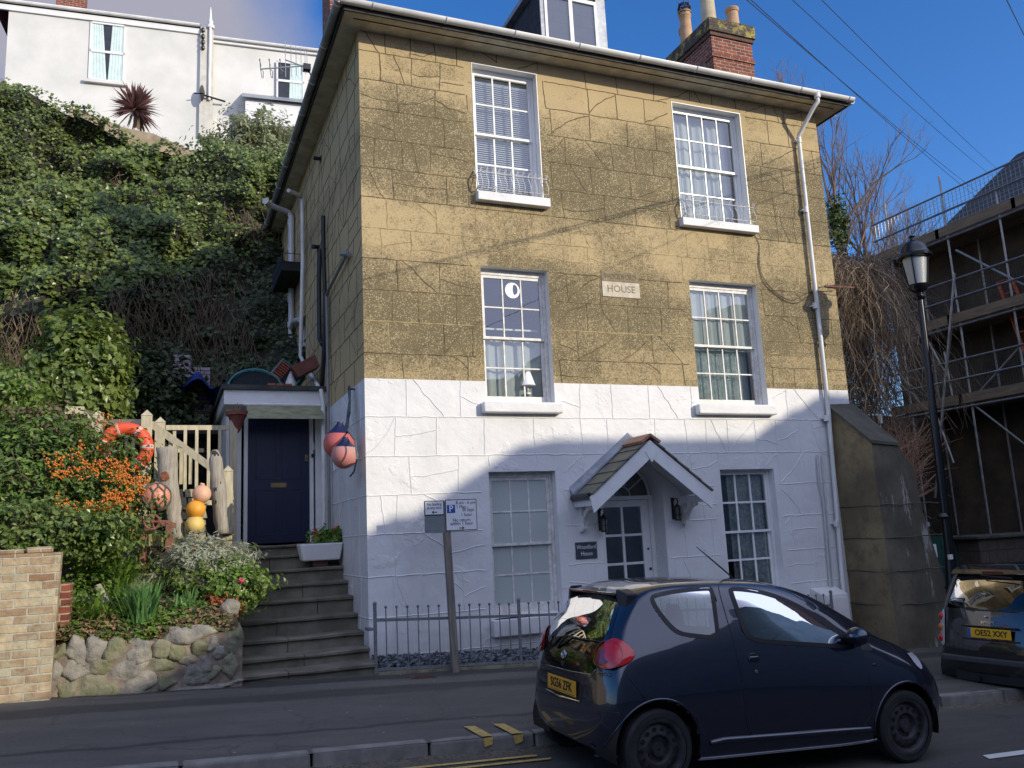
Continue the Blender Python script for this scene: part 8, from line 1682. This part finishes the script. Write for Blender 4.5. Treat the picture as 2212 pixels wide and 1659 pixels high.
# ---- scaffolded building (its long side faces left)
SXP = 17.6
def SP(x, y, o=0): r = ray(x, y); return r * ((SXP - o) / r.x)
e1 = SP(2000, 478); 
sb = thing('scaffolded_building', (20, 14, -2), 'old stone building with a dark slate roof behind scaffolding at the right', 'building')
yf = SP(1925, 530).y; ez = SP(2000, 512).z
bm_ = mat('rough_brown_stone', (.10, .07, .04), .95, var=0, col2=(.045, .034, .022), scale=1.4, bump=.8, bscale=9, bdist=.04)
m = MB(); m.box(SXP + 1.0, 2, -3, 26, SP(1908, 540).y + .9, ez + .05); m.build('wall', bm_, sb)
# roof: gable verge at the far end
q0 = SP(1992, 482, -.6); q1r = ray(2212, 318); 
yv = yf - .6; rv = q1r * (yv / q1r.y); slope = (rv.z - ez) / max(.1, rv.x - (SXP + .5))
rxm = SXP + 4.6; rzm = ez + slope * (rxm - SXP - .5)
m = MB(); m.hexa([(SXP + .5, 1, ez - .1), (SXP + .5, yv, ez - .1), (rxm, yv, rzm - .1), (rxm, 1, rzm - .1), (SXP + .5, 1, ez), (SXP + .5, yv, ez), (rxm, yv, rzm), (rxm, 1, rzm)]); m.build('roof', brickmat('wet_slate_roof', (.045, .055, .060), (.028, .036, .040), (.01, .012, .012), .3, .14, .005), sb)
m = MB(); m.poly([(SXP + 1.0, yv - .1, ez), (rxm, yv - .1, rzm - .15), (rxm + 3, yv - .1, ez)]); m.build('gable', bm_, sb, fix=False)
M_TUBE = mat('galvanised_tube', (.32, .32, .31), .42, metal=.55, var=.3, scale=6, bump=.1); M_BRD = mat('scaffold_board', (.26, .185, .11), .85, var=0, col2=(.14, .11, .075), scale=4, stretch=(1, .5, 4), bump=.3)
sf = thing('scaffolding', (SXP, 12, -2.2), 'galvanised tube scaffolding with timber boards in front of the old stone building', 'scaffolding')
def tubep(a, b, r=.026, nm='pole', mt=None): m = MB(); m.tube([a, b], r, 6); return m.build(nm, mt or M_TUBE, sf, smooth=True)
st_px = [(1932, 430, .0), (2053, 368, .0), (2110, 392, .0), (1850 + 60, 640, .9)]
ys_ = [SP(1932, 600).y, SP(2060, 600).y, SP(2180, 600).y, SP(2330, 600).y]
tops_ = [SP(1932, 430).z, SP(2053, 368).z, SP(2185, 392).z, 6]
for y, tz in zip(ys_, tops_): tubep((SXP, y, -2.6), (SXP, y, tz))
for y in ys_[:3]: tubep((SXP + .9, y - .1, -2.6), (SXP + .9, y - .1, SP(2100, 420).z - .3))
lv = [SP(2060, 878).z, SP(2060, 702).z, SP(2060, 505).z]
ya, yb2 = ys_[0] + .5, ys_[3] - 1
for k, z in enumerate(lv):
    for dz_, rr_ in ((-.06, .026), (.62, .024), (1.08, .024)): tubep((SXP - .03, ya, z + dz_), (SXP - .03, yb2, z + dz_), rr_, 'ledger')
    m = MB(); m.box(SXP + .0, yb2, z - .02, SXP + 1.0, ya, z + .02); m.build('deck', M_BRD, sf)
    n_ = 3
    for i in range(n_):
        y0_, y1_ = yb2 + (ya - yb2) * i / n_, yb2 + (ya - yb2) * (i + 1) / n_ + .1; m = MB(); m.hexa([(SXP - .07, y0_, z + .02), (SXP - .03, y0_, z + .02), (SXP - .03, y1_, z + .02), (SXP - .07, y1_, z + .02), (SXP - .07, y0_, z + .25), (SXP - .03, y0_, z + .25), (SXP - .03, y1_, z + .25), (SXP - .07, y1_, z + .25)]); m.build('toe_board', M_BRD, sf)
    # mesh guard panels
    m = MB(); y = yb2
    while y < ya: m.tube([(SXP - .0, y, z + .28), (SXP - .0, y, z + (1.05))], .004 if k < 2 else .007, 3, False); y += .075 if k < 2 else .11
    for zz in range(8): m.tube([(SXP - .0, yb2, z + .3 + zz * .1), (SXP - .0, ya, z + .3 + zz * .1)], .004, 3, False)
    m.build('guard_mesh', M_TUBE if k == 2 else mat('dark_mesh', (.05, .05, .05), .6, bump=0), sf, fix=False)
tubep(SP(2020, 1075, .3) , SP(2062, 590, .1), .03, 'brace'); tubep(SP(2020 - 5, 875), SP(2060, 1000), .026, 'brace'); tubep(SP(2065, 540), SP(2212, 615), .026, 'brace'); tubep(SP(2210, 742), SP(2118, 845), .026, 'brace'); tubep(SP(1935, 795), SP(2010, 905), .026, 'brace'); tubep(SP(1985, 700), SP(2040, 800), .024, 'brace'); tubep(SP(2098, 870), SP(2240, 980), .024, 'brace'); tubep(SP(2040, 760), SP(2060, 870), .024, 'brace')
ol = thing('ladder', SP(2190, 700), 'orange ladder standing inside the scaffolding at the right edge', 'ladder'); MO = mat('orange_ladder', (.65, .12, .03), .5, bump=0)
for dx in (0, .36):
    m = MB(); m.beam(SP(2155, 610, -.5) + Vector((0, -dx, 0)), SP(2225, 790, -.3) + Vector((0, -dx, 0)), .06, .03); m.build('stile', MO, ol)
for i in range(7): u = i / 6.5; a_ = SP(2155, 610, -.5).lerp(SP(2225, 790, -.3), u); m = MB(); m.tube([a_, a_ + Vector((0, -.36, 0))], .015, 6); m.build('rung', MO, ol)
# ---- bank behind the right: dark slope with undergrowth
vs = []; fs = []
for j in range(16):
    for i in range(33): x = 10.9 + 14 * i / 32; z = -2.3 + 5.2 * j / 15; y = 15.8 + .15 * (x - 11) + z * .55 + .4 * fbm(x * .5, z * .6, 3, 1); vs.append((x, y, z))
for j in range(15):
    for i in range(32): a_ = j * 33 + i; fs.append((a_, a_ + 1, a_ + 34, a_ + 33))
struct(MB().add(vs, fs).build('right_bank', M_SOIL, None, smooth='all', fix=False), 'dark overgrown bank behind the street lamp', 'bank')
m = MB(); rr = random.Random(51)
for k in range(15000):
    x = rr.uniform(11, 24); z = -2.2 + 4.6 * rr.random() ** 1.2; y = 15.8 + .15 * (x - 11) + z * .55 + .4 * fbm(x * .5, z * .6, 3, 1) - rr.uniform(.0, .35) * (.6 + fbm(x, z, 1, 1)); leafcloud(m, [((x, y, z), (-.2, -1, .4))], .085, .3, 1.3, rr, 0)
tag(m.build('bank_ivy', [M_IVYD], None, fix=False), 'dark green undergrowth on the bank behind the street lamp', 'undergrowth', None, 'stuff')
# ---- brown tangle of bare climbing stems against the house end
tv = thing('dead_creeper', (11.3, 12.5, -2), 'huge tangled mass of bare brown creeper hanging beside the right end of the house', 'creeper'); M_CRP = mat('bare_creeper', (.24, .18, .12), .9, var=.35, scale=7, bump=0)
cl = [((1815, 560), (1870, 700), 11.6), ((1860, 600), (1885, 900), 11.9), ((1905, 620), (1895, 1000), 12.6), ((1840, 560), (1860, 820), 12.2)]
for seg_, (n, r_, dd) in enumerate(((420, .008, 0), (620, .005, .2))):
    m = MB()
    for k in range(n):
        t = rr.random(); y = 11.2 + 2.6 * rr.random(); 
        xpx = 1795 + 115 * rr.random() ** 1.2; ypx = 545 + 60 * rr.random() + (xpx - 1800) * .35 * rr.random()
        p = PY(xpx, ypx, y); ln = rr.uniform(.6, 2.6) * (1.15 if xpx < 1900 else .8); pts = [p]; d = Vector((rr.uniform(-.5, .7), rr.uniform(-.5, .3), rr.uniform(-.2, .6)))
        for i in range(9):
            d = (d * .72 + Vector((rr.gauss(0, .34), rr.gauss(0, .3), -.42 + rr.gauss(0, .16)))); pts.append(pts[-1] + d * ln / 9)
        if min(q.x for q in pts) < HX1 + .05: pts = [Vector((max(q.x, HX1 + .06 + .1 * rr.random()), q.y, q.z)) for q in pts]
        m.tube(pts, [r_ * (1 - .6 * i / 9) for i in range(10)], 3, False)
    m.build('stems', M_CRP, tv, fix=False)['kind'] = 'stuff'
# inner body of the tangle so it is dense
m = MB(); rr = random.Random(77)
for k in range(2600):
    u = rr.random(); c = PY(1850 + 70 * u * rr.random(), 570 + 520 * u, 11.7 + 1.8 * rr.random()); c += Vector((rr.gauss(0, .35), rr.gauss(0, .3), rr.gauss(0, .3))); c.x = max(c.x, HX1 + .1)
    d = Vector((rr.gauss(0, .25), rr.gauss(0, .2), -.5 + rr.gauss(0, .25))); e_ = Vector((rr.gauss(0, .1), rr.gauss(0, .1), rr.gauss(0, .1))); m.tube([c, c + d * .5 + e_, c + d], .006, 3, False)
m.build('stems', MC['brown_twig'], tv, fix=False)['kind'] = 'stuff'
bush('creeper_core', 'shaded ivy under the bare creeper beside the buttress', 'ivy', (11.75, 12.9, .6), (.75, .9, 2.3), 5500, [M_IVYD], .075, seed=60, stems=False, jit=.5)
m = MB(); rr = random.Random(78)
for k in range(420):
    c = PY(1900 + 80 * rr.random(), 960 + 130 * rr.random(), 11.0 + 1.5 * rr.random()); d = Vector((rr.gauss(.1, .3), rr.gauss(-.1, .2), rr.uniform(.1, .6))); e_ = Vector((rr.gauss(0, .08), 0, rr.gauss(0, .08))); m.tube([c, c + d * .6 + e_, c + d * 1.2], [.007, .005, .002], 3, False)
tag(m.build('bare_shrub', mat('reddish_twig', (.34, .20, .12), .9, var=.3), None, fix=False), 'spiky sunlit bare twigs above the buttress coping', 'shrub')
# ---- bare trees behind
M_BARK = mat('bare_branch', (.20, .145, .115), .9, var=.35, scale=3, bump=0)
def tree(name, lb, base, h, seed, r=.13, depth=6, spread=.55, grp=None, kids=(2, 3)):
    rr = random.Random(seed); t_ = thing(name, base, lb, 'tree', grp); m = MB(); p = Vector(base); d = Vector((.03, 0, 1)); pts = [p]; 
    for i in range(5): d = (d + Vector((rr.uniform(-.08, .08), rr.uniform(-.08, .08), 0))).normalized(); pts.append(pts[-1] + d * h * .10)
    m.tube(pts, [r * (1 - .07 * i) for i in range(6)], 8); m.build('trunk', M_BARK, t_, smooth=True); m = MB()
    for i in range(2, 6):
        for q in range(3): twig(m, pts[i], (rr.uniform(-1, 1), rr.uniform(-.8, .8), rr.uniform(.5, 1.4)), h * .20, r * .36, depth - 2, rr, spread, .5, 3, kids)
    twig(m, pts[-1], (0, 0, 1), h * .24, r * .55, depth - 1, rr, spread, .5, 3, kids); m.build('branches', M_BARK, t_, fix=False); return t_
TG = 'bare winter trees behind the house'
def treeat(xb, yb, xt, yt, d, name, lb, seed, r=.12, kids=(2, 3)):
    a = PY(xb, yb, d); b = PY(xt, yt, d); z0 = a.z - 3.0; tree(name, lb, ((a.x * .6 + b.x * .4), d, z0), (b.z - z0) * 1.0, seed, r, 7, .5, TG, kids)
treeat(1800, 560, 1835, 235, 19, 'bare_tree', 'tallest bare tree rising beside the right end of the eaves', 3, .15)
treeat(1880, 560, 1880, 330, 20, 'bare_tree', 'bare tree with fine twigs between the house and the scaffolding', 8, .12)
treeat(1935, 560, 1925, 420, 22, 'bare_tree', 'small bare tree nearest the scaffolding roof', 12, .09)
treeat(1690, 300, 1700, 150, 26, 'bare_tree', 'bare tree top showing above the gutter right of the chimney', 21, .12)
treeat(1960, 520, 1975, 440, 34, 'bare_tree', 'distant bare tree behind the slate roof slope', 25, .10)
c = PY(1812, 470, 18.2); bush('tree_ivy', 'dark ivy clump clinging to the bare tree beside the house', 'ivy', (c.x + .12, 18.4, c.z - .1), (.35, .3, .75), 1500, [M_IVYD, M_IVY], .08, seed=66, stems=False, jit=.6)
# ---- green gate, stone wall, notice, small things
gt = thing('green_gate', (13.6, 12.6, -2.3), 'dark green close boarded gate and fence behind the small black car', 'fence'); M_GG = mat('dark_green_paint', (.012, .060, .048), .6, var=.3, scale=7, bump=.2)
GYP = 12.4; x = PY(1990, 1180, GYP).x; x_end = PY(2112, 1180, GYP).x; k = 0; zt_ = PY(2050, 1150, GYP).z
while x < x_end: m = MB(); m.hexa([(x, GYP, -2.6), (x + .095, GYP, -2.6), (x + .095, GYP + .03, -2.6), (x, GYP + .03, -2.6), (x, GYP, zt_ - .06), (x + .095, GYP, zt_ - .06), (x + .095, GYP + .03, zt_ - .06), (x, GYP + .03, zt_ - .06)]); m.build('board', M_GG, gt); x += .105; k += 1
for z in (zt_ - .3, zt_ - 1.1): m = MB(); m.box(PY(1990, 1180, GYP).x, GYP + .03, z, x_end, GYP + .07, z + .09); m.build('rail', M_GG, gt)
m = MB(); c = PY(2095, 1203, GYP - .05); m.box(c.x - .05, GYP - .05, c.z - .16, c.x + .05, GYP - .01, c.z + .16); tag(m.build('yellow_marker', mat('yellow_plastic', (.60, .36, .04), .5, bump=0)), 'small yellow reflector fixed on the dark green fence', 'marker')
m = MB(); a_, b_ = PY(2113, 1165, 11.9), PY(2330, 1260, 11.9); m.box(a_.x, 11.9, -2.8, b_.x + 3, 12.4, a_.z); gw = thing('stone_wall', (a_.x + 1, 11.9, -2.4), 'dark mossy stone wall with flat coping behind the small black car', 'wall'); m.build('stonework', brickmat('dark_block_stone', (.10, .08, .06), (.06, .05, .04), (.03, .03, .025), .5, .26, .01), gw); m = MB(); m.box(a_.x - .12, 11.82, a_.z, b_.x + 3.1, 12.48, a_.z + .07); m.build('coping', M_BUTD, gw, bevel=.02)
m = MB(); c = PY(2015, 1190, 11.6); m.box(c.x - .11, 11.58, c.z - .12, c.x + .08, 11.6, c.z + .12); nt_ = thing('notice', c, 'white printed notice on the gate post beside the buttress', 'notice'); m.build('sheet', M_SIGN, nt_); m = MB()
for i in range(7): m.box(c.x - .08, 11.577, c.z + .07 - i * .022, c.x + .04 - .02 * (i % 3), 11.5795, c.z + .076 - i * .022)
m.build('print_line', M_INK, nt_)
m = MB(); a_, b_ = PY(1992, 1132, 11.8), PY(2012, 1235, 11.8); m.box(a_.x - .1, 11.75, b_.z - .6, b_.x, 12.1, a_.z - .05); bb = thing('utility_cabinet', (a_.x, 11.8, -2), 'slim blue grey cabinet behind the buttress', 'cabinet'); m.build('body', mat('blue_grey_paint', (.11, .15, .22), .5, var=.15), bb); m = MB(); m.box(a_.x - .14, 11.72, a_.z - .05, b_.x + .03, 12.14, a_.z + .03); m.build('lid', mat('pale_blue_grey', (.28, .32, .38), .5), bb)
m = MB(); c = PY(1902, 905, 11.4); m.box(c.x - .03, 11.38, c.z - .08, c.x + .03, 11.43, c.z + .09); m.tube([(c.x, 11.42, c.z - .08), (c.x + .02, 11.42, c.z - .5)], .012, 5); tag(m.build('white_tag', M_PVC), 'small white tag on a stake above the buttress slope', 'marker')
